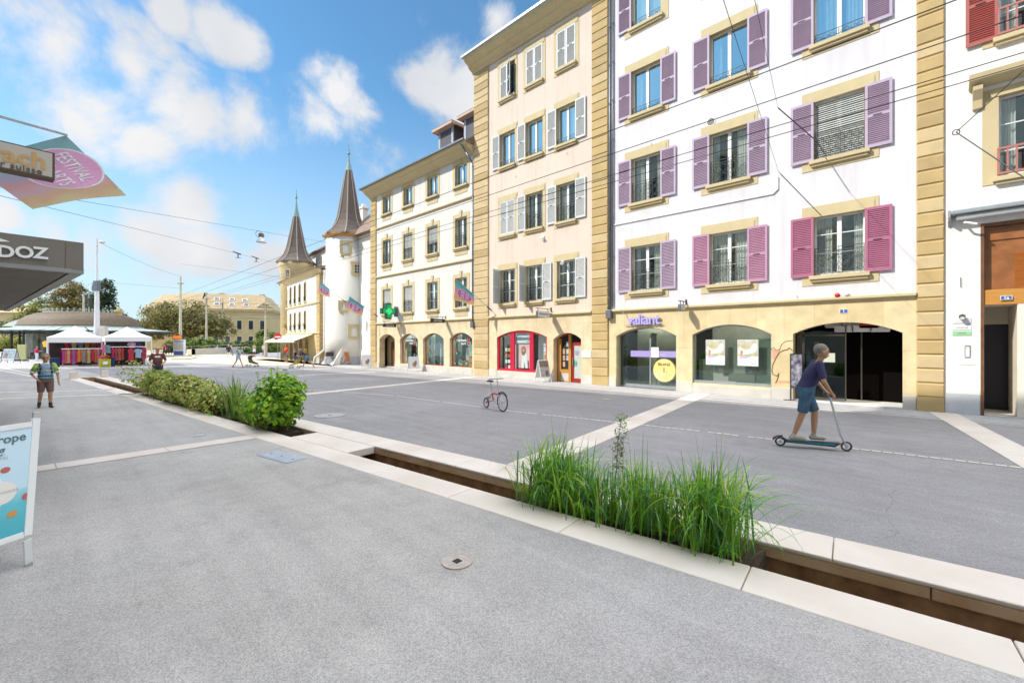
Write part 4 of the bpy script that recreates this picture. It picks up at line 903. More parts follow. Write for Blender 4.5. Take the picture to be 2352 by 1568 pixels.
# foliage helper: many small bent leaves through a set of ellipsoids
def leaves(b, blobs, n, s, mats, shell=.55, up=.3, seed=1, long=1.0, clump=0):
    r = random.Random(seed); tot = sum(max(q[3],.01)*q[4]*q[5] for q in blobs)
    for cx, cy, cz, rx, ry, rz in blobs:
        k = int(n*max(rx,.01)*ry*rz/tot); cl = []
        if clump: cl = [Vector((r.gauss(0,1), r.gauss(0,1), r.gauss(0,1))).normalized()*r.uniform(.5,1) for _ in range(clump)]
        for _ in range(k):
            if cl and r.random() < .8: d = r.choice(cl)+Vector((r.gauss(0,.13), r.gauss(0,.13), r.gauss(0,.13)))
            else: d = Vector((r.gauss(0,1), r.gauss(0,1), r.gauss(0,1))).normalized()*(shell+(1-shell)*r.random()**.6)
            p = Vector((cx+d.x*rx, cy+d.y*ry, cz+d.z*rz))
            if p.z < .02: continue
            nn = (d+Vector((r.gauss(0,.6), r.gauss(0,.6), r.gauss(0,.6)+up))).normalized(); u = nn.cross(Vector((r.gauss(0,1), r.gauss(0,1), r.gauss(0,1)))).normalized(); w = nn.cross(u)
            q = s*r.uniform(.6, 1.3); f = nn*q*.25; l = long
            b.mi = r.choice(mats); b.add([p-u*q*l, p-w*q*.5+f, p+u*q*l, p+w*q*.5+f], [(0,1,2),(0,2,3)])
    b.mi = 0
def tree(label, x, tt, blobs, n, s, cols, trunk_h, tr, name='tree', seed=1, mats=(0,1,2)):
    p = AT(x, 784, tt); p.z = 0; t = thing(name, label, 'tree', p, YAW)
    b = B(); b.cyl((0,0,0), (0,0,trunk_h), tr, tr*.7, 10); r = random.Random(seed)
    for q in blobs: 
        e = Vector((q[0], q[1], q[2]-q[5]*.1)); m = Vector((q[0]*.4, q[1]*.4, trunk_h+(e.z-trunk_h)*.4)); b.tube([(0,0,trunk_h*.85), m, e], tr*.5, 6, tr*.12)
    b.obj('trunk', mat('bark', (.12,.09,.06), .9, .3, 6, bump=.6), t)
    b = B(); leaves(b, blobs, n, s, mats, seed=seed, clump=26); b.obj('crown', cols, t); return t
L_g = leafmat('tree_leaf', (.10,.13,.035)); L_b = leafmat('brown_leaf', (.26,.17,.06)); L_y = leafmat('olive_leaf', (.32,.29,.08)); L_d = leafmat('dark_leaf', (.035,.06,.035)); L_r = leafmat('rust_leaf', (.28,.13,.06))
tree('broad tree with brown and green leaves in front of the mansard building', 432, 88, [(-5,0,6.8,4.2,4,3.4),(0,0,7.4,4.3,4.5,3.4),(4.3,0,6.0,3.8,4,2.8),(7.4,0,4.4,2.0,3,1.9),(-7.0,0,4.4,2.0,3,2.0),(1,-1,4.8,5,3,2.2)], 15000, .26, [L_g,L_b,L_y], 3.5, .45, seed=3)
tree('tall dark evergreen tree behind the round kiosk', 232, 96, [(0,0,9,3.4,3,4.6),(1,0,13.2,2.0,2,2.8),(3.2,0,6.5,3,3,2.8),(6.5,0,5.2,3,3,2.2)], 9000, .28, [L_d,L_g], 6, .4, seed=4, mats=(0,0,1))
tree('rust coloured tree beside the dark evergreen', 172, 104, [(0,0,11,5,4,4.8),(-3,0,8,4,4,3.4),(-1,0,14.4,2.6,3,2.2)], 9000, .28, [L_r,L_y,L_g], 5, .4, seed=5)
tree('sunlit yellow green tree under the canopy edge', 105, 100, [(0,0,8,4.6,4,4),(-5,0,5.2,4.2,4,3.2),(3,0,5,3,3,3)], 7000, .3, [L_y,leafmat('lime_leaf', (.34,.33,.08)),L_g], 4, .35, seed=6)
def hedge(label, x0, x1, tt, z, d, n, cols, seed, s=.2, name='hedge', zb=0):
    p = AT((x0+x1)/2, 784, tt); p.z = 0; w = (x1-x0)*tt/1000; t = thing(name, label, 'hedge', p, YAW); k = max(1, int(w/2.2)); r = random.Random(seed)
    bl = [(-w/2+w*(i+.5)/k, r.uniform(-.3,.3), zb+z*.45, w/k*.75, d, z*.55*r.uniform(.85,1.1)) for i in range(k)]
    b = B(); b.box(-w/2+.3,w/2-.3,-.3,.3,0,z*.5); b.obj('stem', mat('hedge_core', (.03,.035,.015), .9), t)
    b = B(); leaves(b, bl, n, s, (0,1,2), seed=seed, clump=20); b.obj('foliage', cols, t)
L_l = leafmat('lime_hedge', (.22,.30,.05)); L_h = leafmat('hedge_green', (.08,.13,.03)); L_ye = leafmat('yellow_hedge', (.42,.38,.07))
hedge('rounded bright green bush right of the info pillar', 428, 492, 80, 2.9, 2, 5000, [L_l,L_l,L_h], 11)
hedge('low dark clipped hedge behind the ramp wall', 500, 590, 84, 2.4, 1.5, 5000, [L_h,L_d,L_l], 12)
hedge('yellow topped hedge near the concrete mast', 570, 640, 88, 2.6, 1.5, 4000, [L_ye,L_l,L_h], 13)
hedge('small green shrub at the end of the ramp wall', 556, 592, 76, 1.2, 1, 1500, [L_l,L_h,L_h], 14)
hedge('sunlit greenery seen beneath the kiosk canopy', -20, 62, 95, 3.4, 2, 5000, [L_ye,L_l,L_y], 15)
hedge('dark green shrubs beyond the no entry sign', 625, 650, 95, 3.6, 2, 2500, [L_h,L_d,L_l], 16)
hedge('green treetop beyond the concrete mast', 598, 628, 98, 4.6, 2, 3000, [L_l,L_h,L_l], 17)
hedge('green bush behind the totem railing', 385, 402, 84, 2.4, 1.5, 1500, [L_l,L_y,L_h], 18)
# ramp wall
t = thing('ramp_wall', 'pale low curved concrete wall with a handrail before the hedges', 'wall'); pts = [AT(x, 784, tt) for x, tt in ((428,74),(440,72),(480,74),(530,78),(580,84))]
b = B()
for i in range(4):
    p, q = pts[i], pts[i+1]; b.add([(p.x,p.y,0),(q.x,q.y,0),(q.x,q.y,.95+i*.1),(p.x,p.y,.85+i*.1),(p.x,p.y+.5,0),(q.x,q.y+.5,0),(q.x,q.y+.5,.95+i*.1),(p.x,p.y+.5,.85+i*.1)],[(0,1,2,3),(3,2,6,7),(5,4,7,6),(0,3,7,4),(1,5,6,2)])
b.obj('wall', mat('pale_concrete', (.55,.50,.42), .9, .08, 2), t)
b = B(); b.tube([(p.x,p.y,1.3+i*.1) for i, p in enumerate(pts)], .03, 5); [b.cyl((p.x,p.y,.8),(p.x,p.y,1.3+i*.1), .025) for i, p in enumerate(pts)]; b.obj('handrail', M_steel, t)
# round kiosk with glass canopy
bt = thing('round_kiosk', 'old round kiosk with a brown domed roof, iron cresting and glass canopy behind the stalls', 'kiosk', (0,0,0)); T4 = CM(188, 62)
M_dome = mat('dome_shingles', (.08,.05,.03), .7, 0, 5, col2=(.16,.115,.065), bump=.6, bscale=14, stretch=(1,1,3)); M_iron2 = mat('kiosk_iron', (.055,.06,.05), .6, .2, 3)
b = B(); b.T = T4; b.lathe([(7.2,4.25),(7.0,4.45),(6.75,5.0),(6.1,5.6),(5.0,6.05),(4.2,6.2)], (0,0,0), 40, sy=.8); b.obj('dome', M_dome, bt, smooth=True)
b = B(); b.T = T4; b.lathe([(7.25,4.0),(7.3,4.27)], (0,0,0), 40, sy=.8); b.lathe([(4.3,6.15),(4.3,6.28)], (0,0,0), 40, sy=.8)
for i in range(40):
    a = 2*PI*i/40; x, y = 4.2*math.cos(a), 3.4*math.sin(a); b.cyl((x,y,6.25),(x,y,6.75),.035,n=4); b.ring((x,y,6.62),.11,.025,8,3,'y')
b.ring((0,0,6.5),4.2,.03,24,4,'z'); b.obj('cresting', mat('pale_iron', (.45,.44,.38), .6), bt)
b = B(); b.T = T4; b.box(4.9,5.5,-.3,.3,5.6,6.7); b.box(4.75,5.65,-.45,.45,6.4,6.55); b.lathe([(.18,6.7),(.12,7.2)],(5.2,0,0),8); b.obj('chimney', M_hot, bt)
b = B(); b.T = T4
for i in range(44):
    a0, a1 = 2*PI*i/44+.008, 2*PI*(i+1)/44-.008; b.add([(7.2*math.cos(a0),5.8*math.sin(a0),4.1),(7.2*math.cos(a1),5.8*math.sin(a1),4.1),(11.6*math.cos(a1),9*math.sin(a1),3.62),(11.6*math.cos(a0),9*math.sin(a0),3.62)],[(0,1,2,3)])
b.obj('glass_canopy', mat('canopy_glass', (.48,.58,.56), .25), bt)
b = B(); b.T = T4
for i in range(22):
    a = 2*PI*i/22; b.tube([(7.2*math.cos(a),5.8*math.sin(a),3.3),(9.5*math.cos(a),7.4*math.sin(a),3.25),(11.6*math.cos(a),9*math.sin(a),3.5)],.05,4)
    b.ring((8.3*math.cos(a),6.5*math.sin(a),3.05),.22,.03,8,3,'y')
b.lathe([(11.65,3.45),(11.65,3.62)],(0,0,0),44,sy=.78,capped=False); b.obj('canopy_frame', M_iron2, bt)
for i in range(12):
    a = 2*PI*(i+.5)/12; b = B(); b.T = T4; x, y = 7.4*math.cos(a), 5.9*math.sin(a); b.cyl((x,y,0),(x,y,3.9),.14,.11); b.cyl((x,y,3.5),(x,y,3.9),.12,.25); b.obj('column', M_iron2, bt)
b = B(); b.T = T4; b.lathe([(6.3,0),(6.3,4.1)], (0,0,0), 24, sy=.8); b.obj('glazed_wall', mat('kiosk_glass', (.03,.045,.035), .12, 0, 1.2, col2=(.16,.15,.09)), bt)
b = B(); b.T = T4 @ TR(-5.3,-1.5,4.3); b.prism([(-3.2,0),(3,0),(3.0,1.7),(1.8,1.5),(-.6,1.0),(-2.2,.5)],-1,1.5,'y'); b.obj('dormer_vault', mat('pale_zinc_roof', (.62,.60,.52), .5), bt)
# masts
def mast(label, x, tt, zs, m, name='mast', cat='mast', extra=None):
    p = AT(x, 784, tt); p.z = 0; t = thing(name, label, cat, p, YAW); b = B()
    for i in range(len(zs)-1): b.cyl((0,0,zs[i][1]),(0,0,zs[i+1][1]),zs[i][0],zs[i+1][0],12)
    b.obj('pole', m, t); return t, p
M_conc = mat('mast_concrete', (.60,.52,.38), .85, .12, 2)
t, p = mast('thick white lamp mast with two grey boxes rising between the market tents', 222.5, 44, [(.27,0),(.27,3.0),(.22,4.0),(.17,7.9),(.12,8.0),(.09,10.0),(.07,12.6)], mat('mast_white', (.72,.73,.74), .5, .05, 2), 'street_lamp', 'street lamp')
b = B(); b.tube([(0,0,12.2),(.3,-.05,12.25)], .04, 6); b.obj('arm', M_steel, t)
b = B(); b.ball((.55,-.05,12.2), .24, 12, 1.2, 1, .55); b.obj('lamp_head', mat('lamp_shell', (.55,.55,.5), .3), t, smooth=True)
for x0, x1, z0, z1 in ((-.95,-.35,2.5,3.15),(.32,1.0,2.25,3.75)):
    b = B(); b.box(x0,x1,-.2,.2,z0,z1); b.obj('box', M_plinth, t, bevel=.03)
b = B(); b.box(-.2,.2,-.2,.2,7.3,8.3); b.box(-.42,-.25,-.1,.1,7.3,7.9); b.obj('fitting', M_pipe, t)
for lab, x, tt, h, r0 in (('concrete trolley mast before the brown tree', 414.5, 68, 12.4, .30), ('second concrete mast right of the brown tree', 474, 80, 11.2, .26), ('shorter concrete mast in front of the mansard building', 511, 92, 11.4, .24), ('ochre mast near the arcade house', 610, 62, 8.6, .24), ('yellow mast above the kiosk roof', 192, 70, 9.5, .28), ('thin grey mast beside the yellow mast above the kiosk', 204, 72, 10.5, .16)):
    t, p = mast(lab, x, tt, [(r0,0),(r0*.95,2.8),(r0*.7,2.82),(r0*.4,h)], M_conc if 'grey' not in lab else M_zinc)
    b = B(); b.box(-.5,.5,-.03,.03,h-1.2,h-1.1); b.box(-.1,.1,-.1,.1,h-2.6,h-1.15); b.obj('crossarm', M_iron, t)
# no entry sign
p = AT(638, 0, 50); p.z = 0; t = thing('road_sign', 'round red no entry sign with a white bar beside the awning', 'road sign', p, YAW)
b = B(); b.cyl((0,.03,0),(0,.03,2.9),.03); b.obj('post', M_steel, t)
b = B(); b.T = TR(0,0,2.72) @ RX(PI/2); b.lathe([(.46,0),(.46,.02)],n=28); b.obj('disc', mat('sign_red', (.55,.03,.03), .4), t); b = B(); b.box(-.33,.33,-.03,-.02,2.65,2.79); b.obj('bar', M_paper, t)
# info pillar with orange display
p = AT(413, 0, 66); p.z = 0; t = thing('info_pillar', 'white information pillar with a glowing orange departure display on top', 'info pillar', p, YAW)
b = B(); b.box(-.85,.75,-.2,.2,.0,2.5); b.obj('panel', M_paper, t, bevel=.02)
b = B(); b.box(-.95,.55,-.22,.2,2.55,3.15); b.obj('display_case', M_blackm, t); b = B(); b.box(-.88,.48,-.23,-.22,2.62,3.08); b.obj('display', mat('orange_led', (.5,.12,.01), .5, emit=(1,.22,.02), estr=.35), t)
for i, (z0, z1, c_) in enumerate([(.15,.75,(.10,.16,.40)),(.9,2.0,(.74,.66,.66)),(2.05,2.4,(.40,.46,.5))]):
    b = B(); b.box(-.75,.65,-.215,-.2,z0,z1); b.obj('poster', mat('pillar_print%d' % i, c_, .6, .4, 5), t)
# kerb of the traffic island
b = B(); pts = [G(390,826.5), G(430,825.8), G(452,823), G(436,813.5)]
for i in range(3):
    p, q = pts[i], pts[i+1]; d = (q-p).normalized(); n = Vector((-d.y,d.x,0))*.3; b.add([p, q, q+Vector((0,0,.14)), p+Vector((0,0,.14)), p+n, q+n, q+n+Vector((0,0,.14)), p+n+Vector((0,0,.14))],[(0,1,2,3),(3,2,6,7),(5,4,7,6)])
tag(b.obj('island_kerb', M_conc), kind='structure')

# ---------------------------------------------------------------- market tents and their clothes
TZ = YAW+.80; KX = .70
M_tent = mat('tent_cloth', (.82,.82,.83), .7, .03, 2)
def tent(label, xc, tt, w, zb, zv, zp, d=3.6):
    p = AT(xc, 784, tt); p.z = 0; t = thing('market_tent', label, 'market tent', p, TZ, 'white market tents')
    w *= KX; b = B(); h = w/2; cs = [(-h,0),(h,0),(h,d),(-h,d)]; N_ = 6; cx, cy = 0, d/2
    for k in range(4):
        (xa, ya), (xb, yb) = cs[k], cs[(k+1)%4]
        for i in range(N_):
            f0, f1 = i/N_, (i+1)/N_; s = lambda f: zv+(zp-zv)*(f**1.25)
            A = lambda x, y, f: (x+(cx-x)*f, y+(cy-y)*f, s(f)); b.quad(A(xa,ya,f0), A(xb,yb,f0), A(xb,yb,f1), A(xa,ya,f1))
        b.quad((xa,ya,zb),(xb,yb,zb),(xb,yb,zv),(xa,ya,zv))
    b.obj('canopy', M_tent, t)
    for x, y in cs:
        b = B(); b.cyl((x*.985,y*.985+.02,0),(x*.985,y*.985+.02,zv),.045,n=6); b.obj('leg', M_frame, t)
    b = B(); b.quad((-h+.1,d-.1,0),(h-.1,d-.1,0),(h-.1,d-.1,zb),(-h+.1,d-.1,zb)); b.obj('back_sheet', mat('tent_back', (.10,.035,.03), .9, 0, 3, col2=(.03,.03,.05)), t)
    return t, p
tA, pA = tent('left white pyramid market tent over a long rack of bright clothes', 173, 38.6, 4.95, 2.1, 2.58, 3.62)
tB, pB = tent('right white pyramid market tent over red and blue garments', 296, 38.6, 4.5, 2.2, 2.6, 3.53)
CLO = [((.50,.04,.25),'magenta'),((.62,.14,.03),'orange'),((.48,.03,.06),'red'),((.30,.12,.32),'purple'),((.62,.22,.05),'tangerine'),((.18,.30,.34),'teal'),((.55,.30,.24),'salmon'),((.40,.05,.10),'crimson'),((.50,.42,.20),'mustard'),((.15,.08,.20),'dark violet'),((.60,.20,.30),'pink'),((.36,.12,.05),'rust'),((.28,.34,.20),'sage green')]
def rack(label, p, x0, x1, y, h, group='clothes racks'):
    x0 *= KX; x1 *= KX; t = thing('clothes_rack', label, 'clothes rack', p, TZ, group); b = B(); b.cyl((x0,y,h),(x1,y,h),.025,n=6); b.obj('rail', M_steel, t)
    for x in (x0+.1, x1-.1):
        b = B(); b.cyl((x,y,0),(x,y,h),.025,n=6); b.cyl((x,y-.35,.04),(x,y+.35,.04),.03,n=6); b.obj('stand', M_steel, t)
def garment(p, x, y, z, w, l, ci, where, kind=0):
    x *= KX; w *= KX; col, cn = CLO[ci % len(CLO)]; b = B(); r = random.Random(int(x*97+z*31)); n = 6; h = w/2
    prof = [(0,.25),(-.06,.9),(-.2,1.0),(-l*.5,.75),(-l,1.05)] if kind == 0 else [(0,.3),(-.05,1.0),(-.28,1.35),(-.32,.85),(-l,.9)]
    vs = []; 
    for side in (-1, 1):
        for dz, f in prof:
            for i in range(n+1): u = -1+2*i/n; vs.append((x+u*h*f, y+side*.05*(1-u*u)+.025*math.sin(i*2.3+dz*6+side), z+dz))
    m = len(prof)*(n+1); fs = []
    for s in range(2):
        for j in range(len(prof)-1):
            for i in range(n): a = s*m+j*(n+1)+i; fs.append((a, a+1, a+n+2, a+n+1))
    for j in range(len(prof)-1):
        for i in (0, n): a = j*(n+1)+i; fs.append((a, a+n+1, a+n+1+m, a+m))
    b.add(vs, fs); o = b.obj('garment', mat('cloth_%s' % cn.replace(' ', '_'), col, .85, .25, 7), loc=p, rz=TZ, smooth=True)
    tag(o, where % cn, 'garment', 'clothes on the market racks')
rack('long steel clothes rack in front of the left market tent', pA, -1.25, 2.45, -.4, 1.55)
order = [0,1,6,2,3,2,4,1,5,11,8,2,7,1,10,2]
ords = ['first','second','third','fourth','fifth','sixth','seventh','eighth','ninth','tenth','eleventh','twelfth','thirteenth','fourteenth','fifteenth','sixteenth']
for i, ci in enumerate(order): garment(pA, -1.05+i*.225, -.4+rnd.uniform(-.05,.05), 1.5, .30, rnd.uniform(.95,1.3), ci, '%%s garment, %s from the left on the long front rack' % ords[i])
for i, (x, ci) in enumerate([(-.7,2),(-.1,8),(.5,5),(1.1,4),(1.7,11),(2.2,7)]): garment(pA, x, 1.0, 2.15, .5, .8, ci, '%%s garment hanging high inside the left tent, %s from the left' % ords[i])
rack('clothes rack inside the right market tent', pB, -1.7, 1.6, -.1, 1.72)
for i, (x, ci, l) in enumerate([(-1.5,2,1.1),(-1.2,7,1.1),(-.9,11,1.1),(1.35,7,1.1),(1.55,2,1.0),(-.62,2,.9)]): garment(pB, x, -.1, 1.65, .3, l, ci, '%%s garment, %s from the left on the rack of the right tent' % ords[i])
garment(pB, .15, -.45, 1.55, .62, 1.05, 2, '%s dress on its own stand before the right tent', 0)
CLO.append(((.34,.46,.58),'pale blue')); garment(pB, .85, -.4, 1.55, .62, .8, 13, '%s shirt on its own stand before the right tent', 1)
CLO.append(((.62,.38,.50),'pale pink')); garment(pB, .3, .2, 2.15, .7, .5, 14, '%s shirt hung under the right tent edge', 1); CLO.append(((.06,.05,.18),'navy')); garment(pB, .95, .2, 2.15, .5, .45, 15, '%s shirt hung under the right tent edge', 1)
garment(pB, -2.3, -.35, 1.95, .5, .75, 10, '%s garment hung on the left pole of the right tent', 0); garment(pB, -1.95, -.4, 1.9, .45, .7, 5, '%s garment hung on the left pole of the right tent', 0)
t = thing('display_stand', 'steel stand carrying the red dress before the right tent', 'stand', pB, TZ); b = B(); b.cyl((.1,-.45,0),(.1,-.45,1.6),.02); b.obj('post', M_steel, t); b = B(); b.box(-.25,.55,-.5,-.4,.03,.08); b.box(.1,.2,-.8,-.1,.03,.08); b.obj('base', M_steel, t)
b = B(); b.box(-1.5,-.95,-.4,.2,0,.78); o = b.obj('stall_table', mat('navy_cloth', (.01,.03,.11), .8, .2, 4), loc=pA, rz=TZ, bevel=.03); tag(o, 'dark blue cloth covered table left of the long clothes rack', 'table')
b = B(); b.box(-1.93,-1.2,-.5,.1,0,.7); o = b.obj('crate', mat('lime_crate', (.40,.42,.03), .7, .3, 3), loc=pB, rz=TZ, bevel=.03); tag(o, 'yellow green crate with a white note between the two tents', 'crate'); b = B(); b.box(-1.7,-1.4,-.51,-.5,.25,.5); b.obj('note', M_paper, o)
b = B(); leaves(b, [(-1.55,-.2,.85,.35,.25,.22)], 120, .1, (0,1), seed=8); tag(b.obj('goods_heap', [mat('goods_orange', (.6,.3,.1), .8), mat('goods_red', (.5,.06,.05), .8)], loc=pB, rz=TZ), 'heap of orange and red goods on the yellow green crate', 'goods')
b = B(); b.box(-1.15,-.95,-.4,0,0,.85); o = b.obj('crate', MC['navy_cloth'], loc=pB, rz=TZ, bevel=.03); tag(o, 'small dark blue crate right of the yellow green crate', 'crate')
# menu boards at the kiosk cafe
p = G(50, 829); t = thing('menu_board', 'tall yellowish green menu board standing at the kiosk cafe', 'menu board', p, YAW-.15); b = B(); b.box(-.6,.6,-.04,.04,.15,1.85); b.obj('board', mat('olive_board', (.38,.37,.16), .7, .1, 4), t, bevel=.02); b = B(); b.box(-.55,-.48,-.3,.3,0,.15); b.box(.48,.55,-.3,.3,0,.15); b.obj('foot', M_blackm, t)

M_rattan = mat('dark_rattan', (.05,.04,.035), .8, .3, 20)
def cafe_chair(label, p, rz):
    t = thing('cafe_chair', label, 'chair', p, rz, 'dark cafe chairs')
    b = B(); b.box(-.22,.22,-.22,.22,.42,.47); b.obj('seat', M_rattan, t); b = B(); b.box(-.22,.22,.18,.22,.5,.9); b.obj('backrest', M_rattan, t)
    for x in (-.2,.2):
        for y in (-.2,.2): b = B(); b.cyl((x,y,0),(x,y,.42 if y < 0 else .6),.018,n=5); b.obj('leg', M_rattan, t)
    return t
for i, (x, y) in enumerate(((3,829),(13,826),(70,822),(76,826),(64,818))):
    cafe_chair(['leftmost dark cafe chair under the kiosk','second dark cafe chair from the left under the kiosk','dark cafe chair right behind the olive menu board','dark cafe chair nearest the woman in the crimson top','dark cafe chair farthest behind the olive menu board'][i], G(x, y), YAW+i*1.3)
p = G(103, 824); t = thing('patio_lantern', 'yellow glowing patio lantern on a slim stand at the kiosk cafe', 'lantern', p, YAW); b = B(); b.cyl((0,0,0),(0,0,1.5),.04); b.obj('stand', M_blackm, t); b = B(); b.lathe([(.12,1.5),(.24,2.1),(.05,2.3)], n=8); b.obj('shade', mat('lantern_yellow', (.7,.45,.06), .5, emit=(1,.6,.1), estr=.25), t)
t = thing('railing', 'dark thin metal railing left of the info pillar', 'railing', AT(352, 784, 70)*1, 0); t.location.z = 0; q = AT(400, 784, 70)-AT(352, 784, 70)
b = B(); [b.cyl(q*(i/8), q*(i/8)+Vector((0,0,1.1)), .03, n=5) for i in range(9)]; b.cyl(Vector((0,0,1.1)), q+Vector((0,0,1.1)), .035, n=5); b.cyl(Vector((0,0,.5)), q+Vector((0,0,.5)), .025, n=5); b.obj('rail', M_iron, t)

# ================================================================ SHOP FRONTS, SIGNS, WIRES
def FP(x, y, Y=FY):
    d = ray(x, y); t = Y/d.y; return Vector((d.x*t, Y, CAMH+d.z*t))
def house(key): return [o for o in bpy.data.objects if o.name.startswith('townhouse') and key in o['label']][0]
def arch_frame(b, x0, x1, z0, zs, rise, w, y0, y1, n=14):
    o = archpoly(x0, x1, z0, zs, rise, n); i_ = archpoly(x0+w, x1-w, z0+w, zs, max(rise-w, .02), n)
    for k in range(len(o)):
        a, c = k, (k+1) % len(o); O0, O1, I0, I1 = o[a], o[c], i_[a], i_[c]
        P = lambda p, y: (p[0], y, p[1])
        b.quad(P(O0,y0),P(O1,y0),P(I1,y0),P(I0,y0)); b.quad(P(I0,y0),P(I1,y0),P(I1,y1),P(I0,y1)); b.quad(P(O0,y1),P(I0,y1),P(I1,y1),P(O1,y1))
def archsheet(b, x0, x1, z0, zs, rise, y):
    pts = archpoly(x0, x1, z0, zs, rise, 14); b.add([(p[0], y, p[1]) for p in pts], [tuple(range(len(pts)))])
M_redframe = mat('red_metal_frame', (.42,.03,.03), .5); M_mint = mat('mint_panel', (.58,.70,.68), .7); M_bluep = mat('dark_blue_panel', (.02,.07,.12), .3)
M_lilacfilm = mat('lilac_film', (.36,.30,.62), .5); M_grn = mat('green_print', (.06,.42,.22), .6); M_redp = mat('red_print', (.60,.06,.05), .6); M_orangep = mat('orange_print', (.62,.28,.12), .6); M_yel = mat('yellow_box', (.68,.45,.03), .6)
# --- pharmacy
H = house('pharmacy')
for k, (xa, xb) in enumerate([(-30.1,-27.66), (-26.99,-24.52), (-23.86,-21.5)]):
    b = B(); arch_frame(b, xa, xb, .46, 2.38, .42, .05, FY+.22, FY+.28); P = b.obj('shop_window', M_redframe, H)
    b = B(); archsheet(b, xa+.03, xb-.03, .48, 2.38, .38, FY+.25); b.obj('pane', M_shopglass, P)
    b = B(); b.box(xa+.05, xa+.45, FY+.7, FY+.75, .5, 2.7); b.box(xa+.9, xa+1.35, FY+.9, FY+.95, .5, 2.0)
    if k == 2: b.box(xa+.8, xb-.02, FY+.8, FY+.85, .5, 1.75)
    b.obj('backdrop', M_mint, P)
    if k < 2: b = B(); b.box(xa+1.2, xb-.15, FY+.76, FY+.8, .5, 2.0); b.obj('screen', M_bluep, P)
    if k != 1:
        text('lettering', 'pharmacie', .26, .002, M_paper, P, TR(xa+1.0, FY+.205, 2.28) @ UP, .004); text('lettering', 'nord', .24, .002, M_paper, P, TR(xa+1.25, FY+.205, 2.06) @ UP, .004)
        b = B(); b.box(xa+1.62, xa+1.64, FY+.20, FY+.21, 1.95, 2.42); b.obj('print', M_paper, P)
        for (dx, dz, m_) in ((1.85,2.3,M_redp),(1.95,2.1,M_grn),(1.78,2.14,M_redp)): b = B(); b.T = TR(xa+dx, FY+.21, dz) @ RX(PI/2); b.lathe([(.1,0),(.1,.005)], n=10, sx=.8); b.obj('print', m_, P)
    for (dx, dz) in ((.25,.8),(.45,1.5)): b = B(); b.T = TR(xa+dx, FY+.21, dz) @ RX(PI/2); b.lathe([(.09,0),(.09,.005)], n=8, sx=.7); b.mi = 1; b.lathe([(.08,0),(.08,.006)], (.1,-.12,0), n=8); b.obj('print', [M_redp, M_grn], P)
for i in range(3):
    b = B(); b.box(-.2,.2,-.1,.1,0,.36); b.mi = 1; b.box(-.17,.17,-.105,-.1,.05,.14); b.mi = 2; b.box(-.17,.17,-.105,-.1,.2,.32)
    tag(b.obj('product_box', [M_yel, M_orangep, M_redp], loc=(-22.25+(i%2)*.42, FY+.62, .5+.37*(i//2) if i < 2 else .87)), ['yellow product box in the right pharmacy window, lower left','yellow product box in the right pharmacy window, lower right','yellow product box stacked on top in the right pharmacy window'][i], 'box', 'product boxes in the pharmacy window')
b = B(); r = random.Random(5)
for i in range(26):
    x, z = r.uniform(-.45,.45), r.uniform(0,.32); b.mi = r.choice([0,1,2,3]); b.box(x-.07,x+.07,-.1+r.uniform(-.1,.1),.05,z,z+.1)
tag(b.obj('product_pile', [M_yel,M_paper,M_redp,M_grn], loc=(-23.1,FY+.65,.5)), 'heap of small coloured products in the right pharmacy window', 'products')
for i in range(2):
    b = B(); leaves(b, [(0,0,.3,.22,.15,.3)], 90, .07, (0,), seed=40+i); tag(b.obj('leaf_decoration', [L_h], loc=(-26.6+i*3.1, FY+.6, 1.1-.2*i)), ['small green plant in the middle pharmacy window','small green plant at the left of the right pharmacy window'][i], 'plant')
M_fillp = mat('fill_panel_glow', (.9,.9,.85), .5, emit=(1,.96,.88), estr=9)
def shop_fill_light(H, x0, x1, y0_, z=3.1):  # unseen glowing panel, added to brighten the shop displays
    b = B(); b.box(x0, x1, y0_, y0_+.25, z, z+.04); b.obj('fill_panel', M_fillp, H)
shop_fill_light(H, -29.8, -27.9, FY+.6); shop_fill_light(H, -26.7, -24.8, FY+.6); shop_fill_light(H, -23.6, -21.8, FY+.6)
# passage door seen in the left arch
b = B(); b.box(-33.24,-30.86,FY+.5,FY+1.2,0,.1); b.obj('doorstep', M_plinth, H); b = B(); b.box(-33.65,-30.4,FY+.95,FY+1.05,.1,3); b.obj('passage_wall', M_ochre2, H); b = B(); b.box(-32.9,-31.9,FY+.9,FY+.95,.1,2.2); b.obj('door', M_wooddk, H)
def cap_sign(label, x, y, out, w, h, face, frame, txt=None, tm=None, lamp=False, tsize=.13, th=.12):
    """box sign hung square to the facade from a bracket whose wall end is seen at x, y"""
    p = FP(x, y); t = thing('hanging_sign', label, 'sign', p)
    b = B(); b.box(-.02,.02,-out-.05,0,.0,.03); b.box(-.03,.03,-.03,0,-.12,.12); b.box(-.012,.012,-out+.1,-out+.13,-.12,0); b.box(-.012,.012,-.32,-.29,-.12,0); b.obj('bracket', M_blackm, t)
    b = B(); b.box(-th/2,th/2,-out,-out+w,-.12-h,-.12); b.obj('case', frame, t, bevel=.012)
    b = B(); b.quad((th/2+.004,-out+.03,-.1-h),(th/2+.004,-out+w-.03,-.1-h),(th/2+.004,-out+w-.03,-.14),(th/2+.004,-out+.03,-.14)); b.obj('face', face, t)
    if txt:
        MT = Matrix(((0,0,1,th/2+.008),(1,0,0,-out+w/2),(0,1,0,-.12-h/2),(0,0,0,1))); text('lettering', txt, tsize, .002, tm or M_paper, t, MT, .002)
    return t
cap_sign('small dark pharmacy sign hanging below the green cross', 912, 741, 1.25, 1.15, .24, M_blackm, M_blackm, 'pharmacie', M_paper, tsize=.17)
